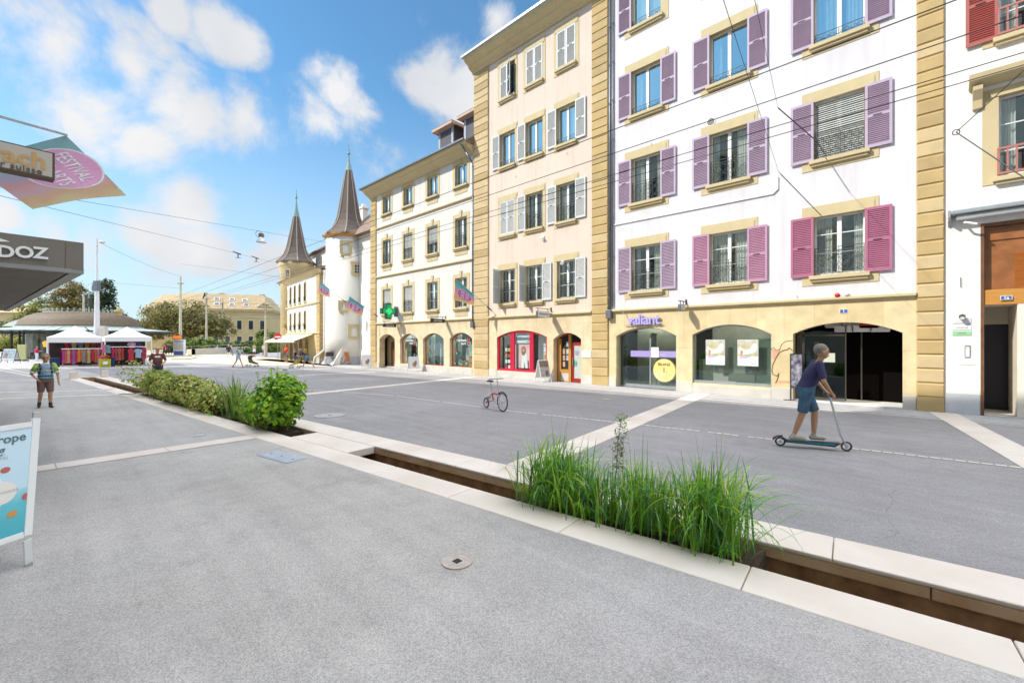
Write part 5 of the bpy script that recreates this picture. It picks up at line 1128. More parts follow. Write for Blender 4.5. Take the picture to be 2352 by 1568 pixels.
cap_sign('small dark pharmacy sign hanging between the second and third arch', 1024, 729, 1.3, 1.15, .26, M_blackm, M_blackm, 'pharmacie', M_paper, tsize=.17)
cap_sign('white hairdresser sign hanging on the pink house', 1266, 711, 1.25, 1.05, .34, M_paper, M_pipe, 'DESSANGE', mat('dark_letters', (.08,.08,.09), .5), tsize=.17)
cap_sign('small grey box sign on a bracket above the first arch of the white house', 1576, 694, .75, .5, .27, M_plinth, M_pipe)
p = FP(913, 716); t = thing('pharmacy_cross', 'large glowing green pharmacy cross projecting from the cream house', 'sign', p)
for nm, s_, m_, d_ in (('case', 1.0, mat('cross_case', (.01,.10,.05), .35), .17), ('light', .82, mat('cross_green', (.01,.33,.10), .3, emit=(.0,.6,.15), estr=.12), .18), ('light_core', .4, mat('cross_bright', (.02,.5,.15), .3, emit=(.05,1,.3), estr=.25), .185)):
    b = B(); c = -.85; L_, w_ = .62*s_, .22*(s_ if s_ > .5 else .5); pts = [(c-w_,-L_),(c+w_,-L_),(c+w_,-w_),(c+L_,-w_),(c+L_,w_),(c+w_,w_),(c+w_,L_),(c-w_,L_),(c-w_,w_),(c-L_,w_),(c-L_,-w_),(c-w_,-w_)]
    b.prism(pts, -d_, d_, 'x'); b.obj(nm, m_, t, bevel=.02 if nm == 'case' else 0)
b = B(); b.box(-.05,.05,-.3,0,-.4,.4); b.obj('bracket', M_pipe, t)
# --- salon
H = house('pink'); y0 = FY+.07
xm = [FP(x, 800, y0).x for x in (1172.6, 1180.8, 1216.8, 1224.1)]
b = B(); arch_frame(b, -19.2, -15.24, .42, 2.45, .40, .13, y0, y0+.1); b.box(xm[0]-.03, xm[1]+.02, y0-.005, y0+.1, .5, 2.75); b.box(xm[2]-.02, xm[3]+.03, y0-.005, y0+.1, .5, 2.75)
P = b.obj('shop_window', M_redlac, H)
b = B(); archsheet(b, -19.1, -15.34, .5, 2.45, .33, y0+.06); b.obj('pane', glassmat('clear_shop_glass', (.9,.95,.95), .08), P)
b = B(); b.quad((xm[1]+.06,y0+.15,2.1),(xm[2]-.06,y0+.15,2.1),(xm[2]-.06,y0+.15,2.7),(xm[1]+.06,y0+.15,2.7)); b.box(-19.1,xm[0],y0+.5,y0+.52,.5,2.7); b.box(xm[3],-15.3,y0+.5,y0+.52,.5,2.7); b.obj('backdrop', mat('pale_blue_panel', (.62,.72,.75), .7), P)
text('lettering', 'DESSANGE', .24, .003, MC['dark_letters'], P, TR((xm[1]+xm[2])/2, y0+.13, 2.36) @ UP, .004, .95); text('lettering', 'PARIS', .08, .002, MC['dark_letters'], P, TR((xm[1]+xm[2])/2+.35, y0+.13, 2.18) @ UP)
for x0, x1 in ((-18.85, xm[0]-.25), (xm[3]+.55, -15.4)):
    b = B(); b.box(x0,x1,y0+.48,y0+.5,.5,2.0); b.obj('shelf_back', M_dark, P)
    for k in range(4): b = B(); b.box(x0,x1,y0+.2,y0+.48,.85+k*.36,.88+k*.36); b.obj('shelf', mat('teal_shelf', (.10,.25,.20), .5), P)
    for k in range(4):
        for j in range(2):
            m_ = [M_paper, M_orangep, M_paper, M_redp, M_yel][(k+j*2) % 5]; b = B(); xx = x0+.12+j*.25; b.box(xx-.08,xx+.08,y0+.28,y0+.4,.0,.2); tag(b.obj('salon_product', m_, loc=(0,0,.88+(k-.0)*.36 if k < 3 else .55)), ['left','right'][x0 > -17]+' shelf product %s, %s shelf of the red framed window' % (['at left','at right'][j], ['second','third','top','bottom'][k]), 'product', 'products on the salon shelves')
# poster of a woman with long red hair in white
t = thing('salon_poster', 'pink salon poster of a red haired woman in white in the middle pane', 'poster', ((xm[1]+xm[2])/2, y0+.22, .62)); w_ = (xm[2]-xm[1])/2-.08
b = B(); b.box(-w_, w_, 0, .03, 0, 1.45); b.obj('sheet', mat('pink_sheet', (.70,.42,.42), .6, 0, 1.2, col2=(.72,.62,.58)), t)
b = B(); b.prism([(-.25,.0),(.3,.0),(.22,.5),(.18,.9),(-.1,.9),(-.2,.5)], -.012, -.004, 'y'); b.obj('dress', M_paper, t)
b = B(); b.T = TR(-.05,-.012,1.02) @ RX(PI/2); b.lathe([(.2,0),(.2,.006)],n=18,sx=.85,sy=1.35); b.obj('hair', mat('print_hair', (.33,.13,.08), .7), t)
b = B(); b.T = TR(-.04,-.02,1.06) @ RX(PI/2); b.lathe([(.085,0),(.085,.004)],n=12,sx=.8); b.obj('face', mat('print_skin', (.70,.45,.35), .7), t)
b = B(); b.prism([(.28,.02),(.36,.02),(.36,.42),(.28,.5)], -.012,-.004,'y'); b.prism([(-.02,0),(.06,0),(.02,.4)], -.016,-.012,'y'); b.obj('dark_print', MC['dark_letters'], t)
shop_fill_light(H, -18.9, -15.6, FY+.55, 3.0)
# salon door
b = B(); arch_frame(b, -14.78, -12.96, 0, 2.32, .34, .08, FY+.38, FY+.5); P = b.obj('door_frame', M_redwood, H)
b = B(); b.box(-14.70,-14.5,FY+.3,FY+.4,0,2.35); b.box(-13.98,-13.82,FY+.3,FY+.4,0,2.6); b.box(-14.5,-13.98,FY+.3,FY+.4,.5,.68); b.box(-14.5,-13.98,FY+.3,FY+.4,.0,.0+.05); b.obj('wood_frame', M_wood, P)
b = B(); b.box(-14.5,-13.98,FY+.32,FY+.4,.05,.5); b.obj('sill_panel', M_plinth, P); b = B(); b.box(-14.5,-13.98,FY+.42,FY+.44,.68,2.4); b.obj('dark_panel', M_dark, P)
for i, (x, z) in enumerate([(-14.36,1.65),(-14.12,1.65),(-14.36,1.3),(-14.12,1.3),(-14.36,.95),(-14.12,2.05)]):
    b = B(); b.box(x-.08,x+.08,FY+.40,FY+.42,z-.14,z+.14); b.obj('picture', mat('portrait_%d' % (i%2), [(.62,.42,.32),(.60,.58,.55)][i%2], .7, .5, 14), P)
b = B(); b.box(-13.82,-13.06,FY+.36,FY+.42,0,.22); b.box(-13.82,-13.68,FY+.36,FY+.42,.22,2.1); b.box(-13.16,-13.04,FY+.36,FY+.42,.22,2.1); b.box(-13.68,-13.16,FY+.36,FY+.42,2.0,2.15); D_ = b.obj('door', M_redwood, H)
b = B(); b.quad((-13.68,FY+.39,.22),(-13.16,FY+.39,.22),(-13.16,FY+.39,2.0),(-13.68,FY+.39,2.0)); b.obj('pane', mat('pale_door_glass', (.50,.55,.50), .15), D_); b = B(); b.box(-13.73,-13.70,FY+.3,FY+.36,.9,1.3); b.obj('handle', M_steel, D_)
b = B(); b.box(-13.6,-13.4,FY+.365,FY+.37,1.5,1.7); b.mi = 1; b.box(-13.62,-13.5,FY+.365,FY+.37,.9,1.15); b.obj('sticker', [M_lilacfilm, M_grn], D_)
b = B(); b.box(-12.9,-12.35,FY-.03,FY,1.38,1.72); tag(b.obj('name_plate', M_paper), 'blank white plate on the stone pier right of the salon door', 'plate')
# --- bank
H = house('tall white'); y0 = FY+.33
b = B(); arch_frame(b, -10.9, -7.93, .02, 2.46, .40, .05, y0, y0+.06); xd = FP(1493.5, 800, y0).x; b.box(xd-.03, xd+.03, y0-.01, y0+.07, .05, 2.35); b.box(-10.55,-7.95,y0-.02,y0+.05,.02,.16); D_ = b.obj('glass_door', M_zinc, H)
b = B(); archsheet(b, -10.86, -7.97, .1, 2.46, .36, y0+.03); b.obj('pane', glassmat('bank_glass', (.62,.68,.62), .16), D_)
b = B(); b.box(-10.88,-10.55,y0+.07,y0+.12,.0,2.5); b.obj('jamb', M_blackm, D_)
b = B(); b.box(-10.3,-7.97,y0-.012,y0-.006,1.47,1.76); b.obj('film_stripe', M_lilacfilm, D_)
b = B(); b.box(xd+.05,xd+.42,y0-.02,y0-.013,1.46,1.93); b.obj('notice', M_paper, D_)
text('lettering', 'valiant', .1, .001, M_paper, D_, TR(xd+.62, y0-.015, 1.6) @ UP)
ps = FP(1525.4, 850.4, y0-.03); t = thing('round_seal', 'round yellow serrated award seal on the bank door glass', 'sign', ps)
b = B(); n = 44; b.prism([((.55 if k % 2 else .505)*math.cos(PI*k/n), (.55 if k % 2 else .505)*math.sin(PI*k/n)) for k in range(2*n)], 0, .012, 'y'); b.obj('disc', mat('seal_yellow', (.85,.62,.14), .5, 0, 1.2, col2=(.85,.74,.40)), t)
for s_, dz, sz in (('BILANZ', .27, .17), ('1.', .0, .34)): text('lettering', s_, sz, .002, mat('seal_ink', (.10,.08,.03), .6), t, TR(0 if sz < .2 else .03, -.006, dz) @ UP, .003)
for k, wd in enumerate((.36,.28,.22)): b = B(); b.box(-wd,wd,-.006,-.002,-.2-k*.08,-.185-k*.08); b.obj('print_line', mat('seal_line', (.6,.42,.12), .6), t)
b = B(); b.box(-10.6,-7.9,FY+1.6,FY+1.65,0,3); b.box(-9.6,-9.3,FY+1.0,FY+1.1,0,2.6); b.obj('lobby_wall', mat('lobby_wall', (.42,.44,.38), .8, .3, 1.5), H)
shop_fill_light(H, -10.6, -8.2, FY+1.2, 3.2); shop_fill_light(H, -7, -4.5, FY+1.4, 3.2)
# big bank window
y0 = FY+.13
b = B(); arch_frame(b, -7.22, -4.22, .43, 2.48, .41, .05, y0, y0+.07); b.box(-7.2,-4.24,y0-.06,y0+.02,.43,.55); P = b.obj('shop_window', M_zinc, H)
b = B(); archsheet(b, -7.18, -4.26, .5, 2.48, .37, y0+.03); b.obj('pane', MC['bank_glass'], P)
b = B(); b.box(-7.2,-4.24,FY+2.4,FY+2.45,.0,3); b.obj('lobby_wall', MC['lobby_wall'], P)
for x0, x1, z0, z1, m_ in ((-7.1,-6.5,.5,1.45,mat('grey_green_dark', (.22,.26,.23), .8)),(-6.5,-6.1,.5,1.25,M_paper),(-6.1,-5.6,.5,.75,M_paper),(-5.9,-4.9,.55,2.0,mat('grey_green_panel', (.34,.38,.34), .8)),(-4.85,-4.3,.5,2.3,mat('deep_green_panel', (.20,.28,.24), .8))):
    b = B(); b.box(x0,x1,y0+.28+.03*x0*-.1,y0+.30+.03*x0*-.1,z0,z1); b.obj('display_panel', m_, P)
for i, (xa, xb, label) in enumerate(((-6.70,-5.93,'left white bank poster with a green photo in the arched window'),(-5.46,-4.69,'right white bank poster with a green photo in the arched window'))):
    t = thing('bank_poster', label, 'poster', ((xa+xb)/2, y0-.02, 1.21)); b = B(); b.box(-.39,.39,0,.015,0,1.07); b.obj('frame', M_zinc, t); b = B(); b.box(-.37,.37,-.004,0,.02,1.05); b.obj('sheet', M_paper, t)
    b = B(); b.box(-.36,.36,-.008,-.004,.40,1.03); b.obj('photo', mat('olive_photo', (.42,.38,.16), .7, 0, 3.5, col2=(.62,.60,.52), detail=6), t)
    b = B(); b.prism([(-.3,.45),(.1,.5),(.3,.6),(.33,.9),(.2,.92),(.1,.7),(-.1,.62),(-.3,.8),(-.36,.6)], -.011,-.008,'y'); b.obj('figure_print', mat('white_print', (.78,.76,.72), .7), t)
    b = B(); b.prism([(-.28,.42),(-.2,.42),(-.16,.6),(-.26,.66)], -.014,-.011,'y'); b.obj('orange_print', M_orangep, t)
    b = B(); b.box(-.3,.1,-.009,-.005,.36,.385); b.box(-.3,-.02,-.009,-.005,.32,.34); b.box(.1,.32,-.009,-.005,.08,.1); b.obj('print_line', M_lilacfilm, t)
y0 = FY+.33
# gallery entrance arch
b = B(); b.box(-3.3,-3.2,y0,y0+.06,.1,2.5); b.box(-2.0,-1.96,y0,y0+.06,.1,2.8); b.box(-1.6,-1.56,y0+.5,y0+.56,.1,2.8); b.box(-3.3,-1.98,y0,y0+.06,2.4,2.45); D_ = b.obj('glass_door', mat('dark_steel', (.10,.09,.07), .4, metal=.7), H)
b = B(); archsheet(b, -3.5, -2.0, .05, 2.48, .1, y0+.03); b.obj('pane', glassmat('gallery_glass', (.5,.45,.42), .06), D_)
b = B(); b.box(-3.51,-.47,FY+.02,FY+3,.0,.035); b.obj('threshold', mat('pale_threshold', (.72,.70,.64), .7), H)
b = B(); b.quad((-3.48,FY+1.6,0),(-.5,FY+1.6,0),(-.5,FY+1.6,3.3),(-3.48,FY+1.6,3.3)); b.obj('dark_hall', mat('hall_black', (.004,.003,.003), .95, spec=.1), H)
b = B(); b.box(-3.0,-2.85,FY+.9,FY+.95,1.0,2.2); b.box(-3.48,-3.25,FY+.5,FY+.52,0,2.6); b.obj('inner_frame', mat('hall_ochre', (.32,.20,.08), .6), H)
b = B(); b.box(-2.66,-2.28,y0-.02,y0-.01,1.45,1.78); b.obj('notice', mat('grey_notice', (.55,.57,.45), .6), D_)
for i, (x, y, col) in enumerate([(1915,746,0),(1954,742.5,0),(1938,756,0),(1979,755,0),(2021,755,0),(1996,746,1)]):
    p = FP(x, y, FY+.55+.25*(i < 2)); b = B(); w_ = .27; h_ = .11; q = []
    for cx, cz, a0 in ((w_-.05,h_-.05,0),(-w_+.05,h_-.05,90),(-w_+.05,-h_+.05,180),(w_-.05,-h_+.05,270)):
        for k in range(4): a = math.radians(a0+k*30); q.append((cx+.05*math.cos(a), cz+.05*math.sin(a)))
    b.prism(q, -.01, .01, 'y'); b.box(-.008,.008,-.005,.005,h_,h_+.35)
    tag(b.obj('hanging_plate', [M_paper, M_redp][col], loc=p), ['rear left white plate hanging in the dark entrance arch','rear middle white plate hanging in the dark entrance arch','front left white plate hanging in the dark entrance arch','front middle white plate hanging in the dark entrance arch','front right white plate hanging in the dark entrance arch','red plate hanging in the dark entrance arch'][i], 'sign', 'plates hung in the entrance arch')
# painted map on the pier between the big window and the entrance
t = thing('wall_drawing', 'pinkish hand drawn map with a dark outline on the stone pier', 'wall drawing', (0, FY-.004, 0))
Z8 = lambda x, y: FP(1724.8+x*.2667, 670+y*.2667)
b = B(); pl = [(365,420),(300,425),(265,450),(245,500),(215,505),(200,480),(180,485),(176,500)]; b.tube([(Z8(*q).x,0,Z8(*q).z) for q in pl], .009, 4)
pl = [(360,510),(330,480),(310,500),(290,500),(245,520),(215,570),(190,620),(180,680),(190,710),(225,725),(240,700),(235,730),(225,760),(210,785)]; b.tube([(Z8(*q).x,0,Z8(*q).z) for q in pl], .014, 4); b.obj('outline', mat('drawing_ink', (.12,.05,.03), .8), t)
b = B(); b.add([(Z8(*q).x,-.001,Z8(*q).z) for q in [(180,490),(245,505),(235,525),(205,570),(185,580)]],[(0,1,2,3,4)]); b.add([(Z8(*q).x,-.001,Z8(*q).z) for q in [(215,765),(350,765),(350,785),(212,785)]],[(0,1,2,3)]); b.obj('fill', mat('drawing_pink', (.62,.36,.22), .9), t)
# valiant letters
t = thing('wall_lettering', 'lilac raised shop lettering above the first arch', 'sign', (-9.44, FY-.10, 3.2))
text('lettering', 'valiant', .66, .035, mat('lilac_letters', (.44,.38,.74), .4), t, UP, .014, .95); b = B(); b.box(-.95,.95,.03,.05,-.25,-.22); b.obj('rail', M_zinc, t)
b = B(); b.cyl((-.98,.0,.42),(-.98,-.12,.30),.02); b.obj('spot', M_zinc, t)
# small things on the walls
def plate(label, x, y, w, h, m, txt=None, Y=FY, size=.1, name='house_number', cat='house number', tm=None):
    p = FP(x, y, Y); t = thing(name, label, cat, p); b = B(); b.box(-w/2,w/2,-.015,0,-h/2,h/2); b.obj('plate', M_paper, t); b = B(); b.box(-w/2+.012,w/2-.012,-.018,-.015,-h/2+.012,h/2-.012); b.obj('panel', m, t)
    if txt: text('lettering', txt, size, .001, tm or M_paper, t, TR(0,-.02,-.005) @ UP, .003)
M_enam = mat('blue_enamel', (.05,.13,.38), .3)
plate('small blue enamel house number 1 above the dark entrance arch', 1938, 714.5, .23, .14, M_enam, '1', size=.14)
plate('small blue enamel house number 1a on the orange lintel board', 2311, 683.5, .23, .12, M_enam, '1a', Y=FY-.02, size=.12)
for nm, lab, x, y, m_ in (('siren', 'small red alarm siren on the white wall above the entrance arch', 1924, 678.5, mat('siren_red', (.5,.03,.03), .3)), ('siren', 'small white alarm lamp right of the red siren', 1945, 676, M_frame)):
    t = thing(nm, lab, 'alarm', FP(x, y)); b = B(); b.box(-.05,.05,-.03,0,-.06,.06); b.obj('base', M_frame, t); b = B(); b.ball((0,-.1,0), .085, 12); b.obj('dome', m_, t, smooth=True)
for x, y, w, h, m_, lab, tx in ((2219.5,736,.62,.17,mat('clear_plate', (.70,.70,.70), .3),'topmost pale name plate on the right house','') ,(2218,752.5,.62,.13,M_paper,'middle white name plate on the right house','HYPNOSE'),(2217,765,.62,.13,mat('green_plate', (.30,.62,.32), .4),'green name plate below the white one on the right house','cabinet')):
    p = FP(1724.8+(x-0)*1 if x < 1000 else 2209, y); t = thing('name_plate', lab, 'plate', p); b = B(); b.box(-.2,.2,-.018,0,-h/2,h/2); b.obj('panel', m_, t, bevel=.004)
    if tx: text('lettering', tx, .062, .001, MC['dark_letters'], t, TR(0,-.02,0) @ UP)
t = thing('intercom', 'narrow steel intercom panel below the name plates', 'intercom', FP(2222, 807)); b = B(); b.box(-.06,.06,-.03,0,-.19,.19); b.obj('case', M_steel, t, bevel=.006); b = B(); b.box(-.04,.04,-.034,-.03,-.16,.14); b.obj('button_panel', M_frame, t)
t = thing('wall_lamp', 'small dark round lamp on the right house above the name plates', 'wall lamp', FP(2209.5, 727)); b = B(); b.cyl((0,0,0),(0,-.08,0),.02); b.cyl((0,-.08,.0),(0,-.2,-.05),.075,.06,n=14); b.obj('shade', M_blackm, t); b = B(); b.cyl((0,-.2,-.05),(0,-.203,-.051),.05,n=14); b.obj('lens', M_frame, t)
t = thing('letter_plate', 'large pale letter box plate beside the wooden entrance', 'letter box', FP(2219, 828)); b = B(); b.box(-.2,.2,-.012,0,-.12,.12); b.obj('plate', M_frame, t, bevel=.004)
t = thing('wall_hook', 'thin iron rod on two hooks on the right house', 'hook', FP(2206, 648)); b = B(); b.cyl((0,-.04,-.14),(0,-.04,.14),.008); b.cyl((0,0,.14),(0,-.04,.14),.008); b.cyl((0,0,-.14),(0,-.04,-.14),.008); b.obj('rod', M_iron, t)
t = thing('security_camera', 'small white camera under the middle windows of the pink house', 'camera', FP(1249, 546)); b = B(); b.box(-.04,.04,-.08,0,-.03,.12); b.obj('bracket', M_frame, t); b = B(); b.box(-.12,.08,-.2,-.08,-.08,.0); b.obj('body', M_frame, t, bevel=.02)
t = thing('outdoor_lamp', 'white tubular lamp in front of the lower right window of the pink house', 'lamp', FP(1296, 605)); b = B(); b.cyl((-.05,-.05,.06),(.0,-.25,-.02),.1,n=14); b.obj('shade', mat('lamp_white', (.8,.8,.78), .4), t)
for i in range(5):
    p = [FP(1186,405), FP(1240,360), FP(1303,352), FP(1497,330), FP(1831,680)][i]; b = B(); b.tube([(0,0,0),(0,-.06,0),(.02,-.06,-.12)], .008, 4); tag(b.obj('wall_hook', M_iron, loc=p), ['iron hook left on the pink house','iron hook in the middle of the pink house','iron hook right on the pink house','iron hook on the white house','iron hook above the big bank window'][i], 'hook', 'iron hooks on the walls')

# ---------------------------------------------------------------- flags
def flagmat(name, k=1.0):
    m = bpy.data.materials.new(name); m.use_nodes = True; nt = m.node_tree; N = nt.nodes; L = nt.links; p = N['Principled BSDF']; p.inputs['Roughness'].default_value = .8
    uv = N.new('ShaderNodeUVMap'); uv.uv_map = 'flag'; sp = N.new('ShaderNodeSeparateXYZ'); L.new(uv.outputs[0], sp.inputs[0])
    nz = N.new('ShaderNodeTexNoise'); nz.inputs['Scale'].default_value = 3.5; nz.inputs['Detail'].default_value = 4; L.new(uv.outputs[0], nz.inputs['Vector'])
    a = N.new('ShaderNodeMath'); a.operation = 'MULTIPLY_ADD'; L.new(nz.outputs['Fac'], a.inputs[0]); a.inputs[1].default_value = .35; L.new(sp.outputs['Y'], a.inputs[2])
    s = N.new('ShaderNodeMath'); s.operation = 'SUBTRACT'; L.new(a.outputs[0], s.inputs[0]); s.inputs[1].default_value = .17
    cr = N.new('ShaderNodeValToRGB'); L.new(s.outputs[0], cr.inputs[0]); e = cr.color_ramp.elements
    cols = [(0,(.08,.36,.38)),(.3,(.14,.42,.46)),(.42,(.42,.30,.50)),(.55,(.72,.26,.25)),(.7,(.72,.40,.48)),(.82,(.80,.40,.16)),(1,(.80,.62,.26))]
    e[0].position, e[0].color = 0, (*cols[0][1], 1); e[1].position, e[1].color = 1, (*cols[-1][1], 1)
    for q, c in cols[1:-1]: x = e.new(q); x.color = (*c, 1)
    L.new(cr.outputs[0], p.inputs['Base Color']); t = N.new('ShaderNodeBsdfTranslucent'); L.new(cr.outputs[0], t.inputs[0]); ms = N.new('ShaderNodeMixShader'); ms.inputs[0].default_value = .4
    L.new(p.outputs[0], ms.inputs[1]); L.new(t.outputs[0], ms.inputs[2]); L.new(ms.outputs[0], N['Material Output'].inputs[0]); return m
M_flag = flagmat('flag_print'); M_flag_backlit = flagmat('flag_print_backlit', 1)  # large flag's copy, lightened in colour to stand in for backlight
for n_ in M_flag_backlit.node_tree.nodes:
    if n_.type == 'VALTORGB':
        for el in n_.color_ramp.elements: el.color = (*[.75*q+.20 for q in el.color[:3]], 1)
    if n_.type == 'MIX_SHADER': n_.inputs[0].default_value = .6; M_fpink = mat('flag_pink', (.60,.14,.38), .8); M_fpink_backlit = mat('flag_pink_backlit', (.72,.36,.56), .8)
def flag(label, A, Bp, Cc, D, base, tipx, em=(.5,.55,.36,.3), sag=.06, tsz=.13, grp='festival flags', cm=None, pm=None):
    t = thing('festival_flag', label, 'flag', base, group=grp); n = 12
    def S(u, v, o=0):
        p = (A*(1-u)+Bp*u)*(1-v)+(D*(1-u)+Cc*u)*v; nn = (Bp-A).cross(D-A).normalized(); return p+nn*(sag*math.sin(u*5+v*2.2)*v+o)-base
    nn = (Bp-A).cross(D-A).normalized(); side = 1 if nn.dot(Vector((0,0,CAMH))-A) > 0 else -1
    vs = [S(i/n, j/n) for j in range(n+1) for i in range(n+1)]; fs = [(j*(n+1)+i, j*(n+1)+i+1, (j+1)*(n+1)+i+1, (j+1)*(n+1)+i) for j in range(n) for i in range(n)]
    b = B(); b.add(vs, fs); o = b.obj('cloth', cm or M_flag, t, smooth=True); uvl = o.data.uv_layers.new(name='flag')
    for f in o.data.polygons:
        for li in f.loop_indices: vi = o.data.loops[li].vertex_index; uvl.data[li].uv = ((vi % (n+1))/n, (vi//(n+1))/n)
    cu, cv, ru, rv = em
    def disc(r0, off, m_, nm):
        b = B(); k = 28; vs = [S(cu, cv, side*off)]; fs = []
        for ring in (.5, 1): vs += [S(cu+ru*r0*ring*math.cos(2*PI*i/k), cv+rv*r0*ring*math.sin(2*PI*i/k), side*off) for i in range(k)]
        fs = [(0,1+i,1+(i+1)%k) for i in range(k)]+[(1+i,1+k+i,1+k+(i+1)%k,1+(i+1)%k) for i in range(k)]; b.add(vs, fs); b.obj(nm, m_, t)
    disc(1.06, .006, M_paper, 'emblem_rim'); disc(1.0, .011, pm or M_fpink, 'emblem')
    o = text('lettering', 'FESTIVAL\nDES ARTS', 1, 0, M_paper, t, None, .01)
    xs = [v.co.x for v in o.data.vertices]; ys = [v.co.y for v in o.data.vertices]; x0, x1, y0_, y1 = min(xs), max(xs), min(ys), max(ys)
    flip = side
    for v in o.data.vertices:
        a = (v.co.x-x0)/(x1-x0)-.5; c = (v.co.y-y0_)/(y1-y0_)-.5
        v.co = S(cu+c*ru*1.1, cv+a*rv*1.55, side*.018)
    b = B(); q = (Bp-A).normalized()*.0; b.cyl(Vector((0,0,0)), tipx-base, .022, .018, n=8); b.obj('pole', M_steel, t)
    b = B(); b.cyl(Vector((0,0,0)), (tipx-base)*.12, .04); b.obj('holder', M_blackm, t)
bs = FP(1128, 712, 18.98); tp = FP(1048, 641, 16.9)
def onp(bs, tp, x):                    # point of the pole seen in column x
    best = min((abs(((p:=bs.lerp(tp, k/200)).dot(CR)/p.dot(CF))*1000+1176-x), k) for k in range(201))[1]; return bs.lerp(tp, best/200)
def fl4(label, bs, tp, xa, xb, c, d, sag):
    A = onp(bs, tp, xa); Bq = onp(bs, tp, xb); tC = (Bq.dot(CF)); tD = A.dot(CF); flag(label, A, Bq, AT(c[0], c[1], tC), AT(d[0], d[1], tD), bs, tp, sag=sag)
fl4('colourful festival flag with a pink oval on a pole beside the pink house', bs, tp, 1049, 1089, (1089,702), (1042,688), .05)
fl4('colourful festival flag with a pink oval hanging by the green cross', FP(868, 727, 18.9), FP(802, 680, 17.0), 803, 836, (832,725), (793,711), .04)
bs = AT(794, 694, 40.6); fl4('small colourful festival flag beside the arcade house', bs, AT(733, 645, 39.5), 734, 757, (758,684), (730,674), .04)
A = AT(-80, 372, 6.5); Bq = AT(151, 311, 7.2); flag('large colourful festival flag with a pink oval behind the hanging sign', A, Bq, AT(290, 447, 7.9), AT(73, 478, 6.9), E(-5.2, -2.6, 4.0), Bq+(Bq-A)*.01, em=(.66,.46,.36,.33), sag=.07, cm=M_flag_backlit, pm=M_fpink_backlit)

# ---------------------------------------------------------------- overhead wires
def wire(label, pts, r=.009, cat='wire', group=None, name='wire', sag=0):
    P_ = []
    for i in range(len(pts)-1):
        for k in range(12):
            f = k/12; q = pts[i].lerp(pts[i+1], f); q.z -= sag*4*f*(1-f); P_.append(q)
    P_.append(pts[-1]); o = P_[0].copy(); b = B(); b.tube([q-o for q in P_], r, 4); tag(b.obj(name, M_blackm, loc=o), label, cat, group)
for i, (Y, n_) in enumerate(((6.98,'highest'),(7.85,'second highest'),(8.85,'third highest'),(9.25,'lowest'))):
    wire('%s of the four trolley wires running along the house fronts' % n_, [Vector((-62,Y+.6,5.95)), Vector((-35,Y+.3,6)), Vector((-12,Y,6)), Vector((9,Y-.1,6))], .007, 'trolley wire', 'trolley wires', 'trolley_wire')
s1a, s1b = AT(-60, 420, 9), FP(905, 583, 18.98); wire('long span wire carrying the hanging street lamp', [s1a, s1b], .006)
lp = min((s1a.lerp(s1b, k/400) for k in range(401)), key=lambda p: abs(p.dot(CR)/p.dot(CF)*1000+1176-600))
t = thing('hanging_street_lamp', 'street lamp hanging from the span wire above the square', 'street lamp', lp, YAW)
t.scale = (.62,.62,.8)
b = B(); b.box(-.01,.01,-.01,.01,-.12,0); b.box(-.13,.13,-.12,.12,-.32,-.12); b.obj('housing', mat('lamp_brown', (.22,.16,.11), .5), t); b = B(); b.lathe([(.16,-.32),(.32,-.55),(.33,-.58),(.26,-.6)], n=16); b.obj('globe', mat('lamp_glass', (.62,.68,.72), .2), t); b = B(); b.ring((-.22,0,-.12),.16,.012,12,4,'y'); b.obj('cable', M_blackm, t)
s2a, s2b = AT(-40, 440, 12), AT(646, 607, 53); wire('span wire from the left ending at the ochre tower', [s2a, s2b], .009)
for x, lab in ((543, 'left black wire switch on the span wire'), (585, 'right black wire switch on the span wire')):
    lp = min((s2a.lerp(s2b, k/400) for k in range(401)), key=lambda p: abs(p.dot(CR)/p.dot(CF)*1000+1176-x)); t = thing('wire_switch', lab, 'wire fitting', lp, YAW, 'wire switches'); b = B(); b.add([(-.35,0,.15),(.3,0,-.12),(.32,0,-.02),(-.33,0,.2),(-.35,.08,.15),(.3,.08,-.12),(.32,.08,-.02),(-.33,.08,.2)],[(0,1,2,3),(7,6,5,4),(0,4,5,1),(2,6,7,3)]); b.cyl((.12,0,-.05),(.12,0,-.35),.04); b.cyl((-.1,0,-.35),(.35,0,-.35),.02); b.obj('body', M_blackm, t)
wire('wire between the white lamp mast and the first concrete mast', [AT(229, 557, 44), AT(413, 634, 68)], .014, sag=.3)
wire('lower wire between the lamp mast and the first concrete mast', [AT(224, 647, 44), AT(413, 662, 68)], .014)
wire('span wire from the first mast to the ochre tower', [AT(414, 606, 68), AT(655, 638, 54)], .016)
for i, (x0, y0_, x1, y1, n_) in enumerate(((414,690,640,700,'upper'),(414,720,640,724,'middle'),(414,733,645,731,'lower'),(414,706,610,735,'slanting'))): wire('%s cable crossing in front of the brown tree' % n_, [AT(x0, y0_, 68), AT(x1, y1, 56)], .02)
wire('tension wire from above down to the conduit bracket', [AT(1655, -20, 6.2), FP(1789, 397, 18.95)], .006)
wire('short tension wire right of the conduit bracket', [FP(1789, 395, 18.9), FP(1887, 496, 18.85)], .014)
wire('tension wire from above to the insulator by the striped blind', [AT(1729, -20, 6.4), AT(1787, 248, 14.5)], .006); wire('tension wire from the insulator to the wall', [AT(1787, 248, 14.5), FP(1868, 318, 18.9)], .018)
rg = FP(2196, 304, 16.5); wire('upper tension wire meeting the iron ring at right', [AT(2400, 118, 9), rg], .010); wire('lower tension wire leaving the iron ring at right', [rg, AT(2400, 440, 9.5)], .014)
b = B(); b.ring((0,0,0),.07,.012,14,5,'y'); tag(b.obj('wire_ring', M_blackm, loc=rg), 'small iron ring joining two tension wires at the right house', 'ring')

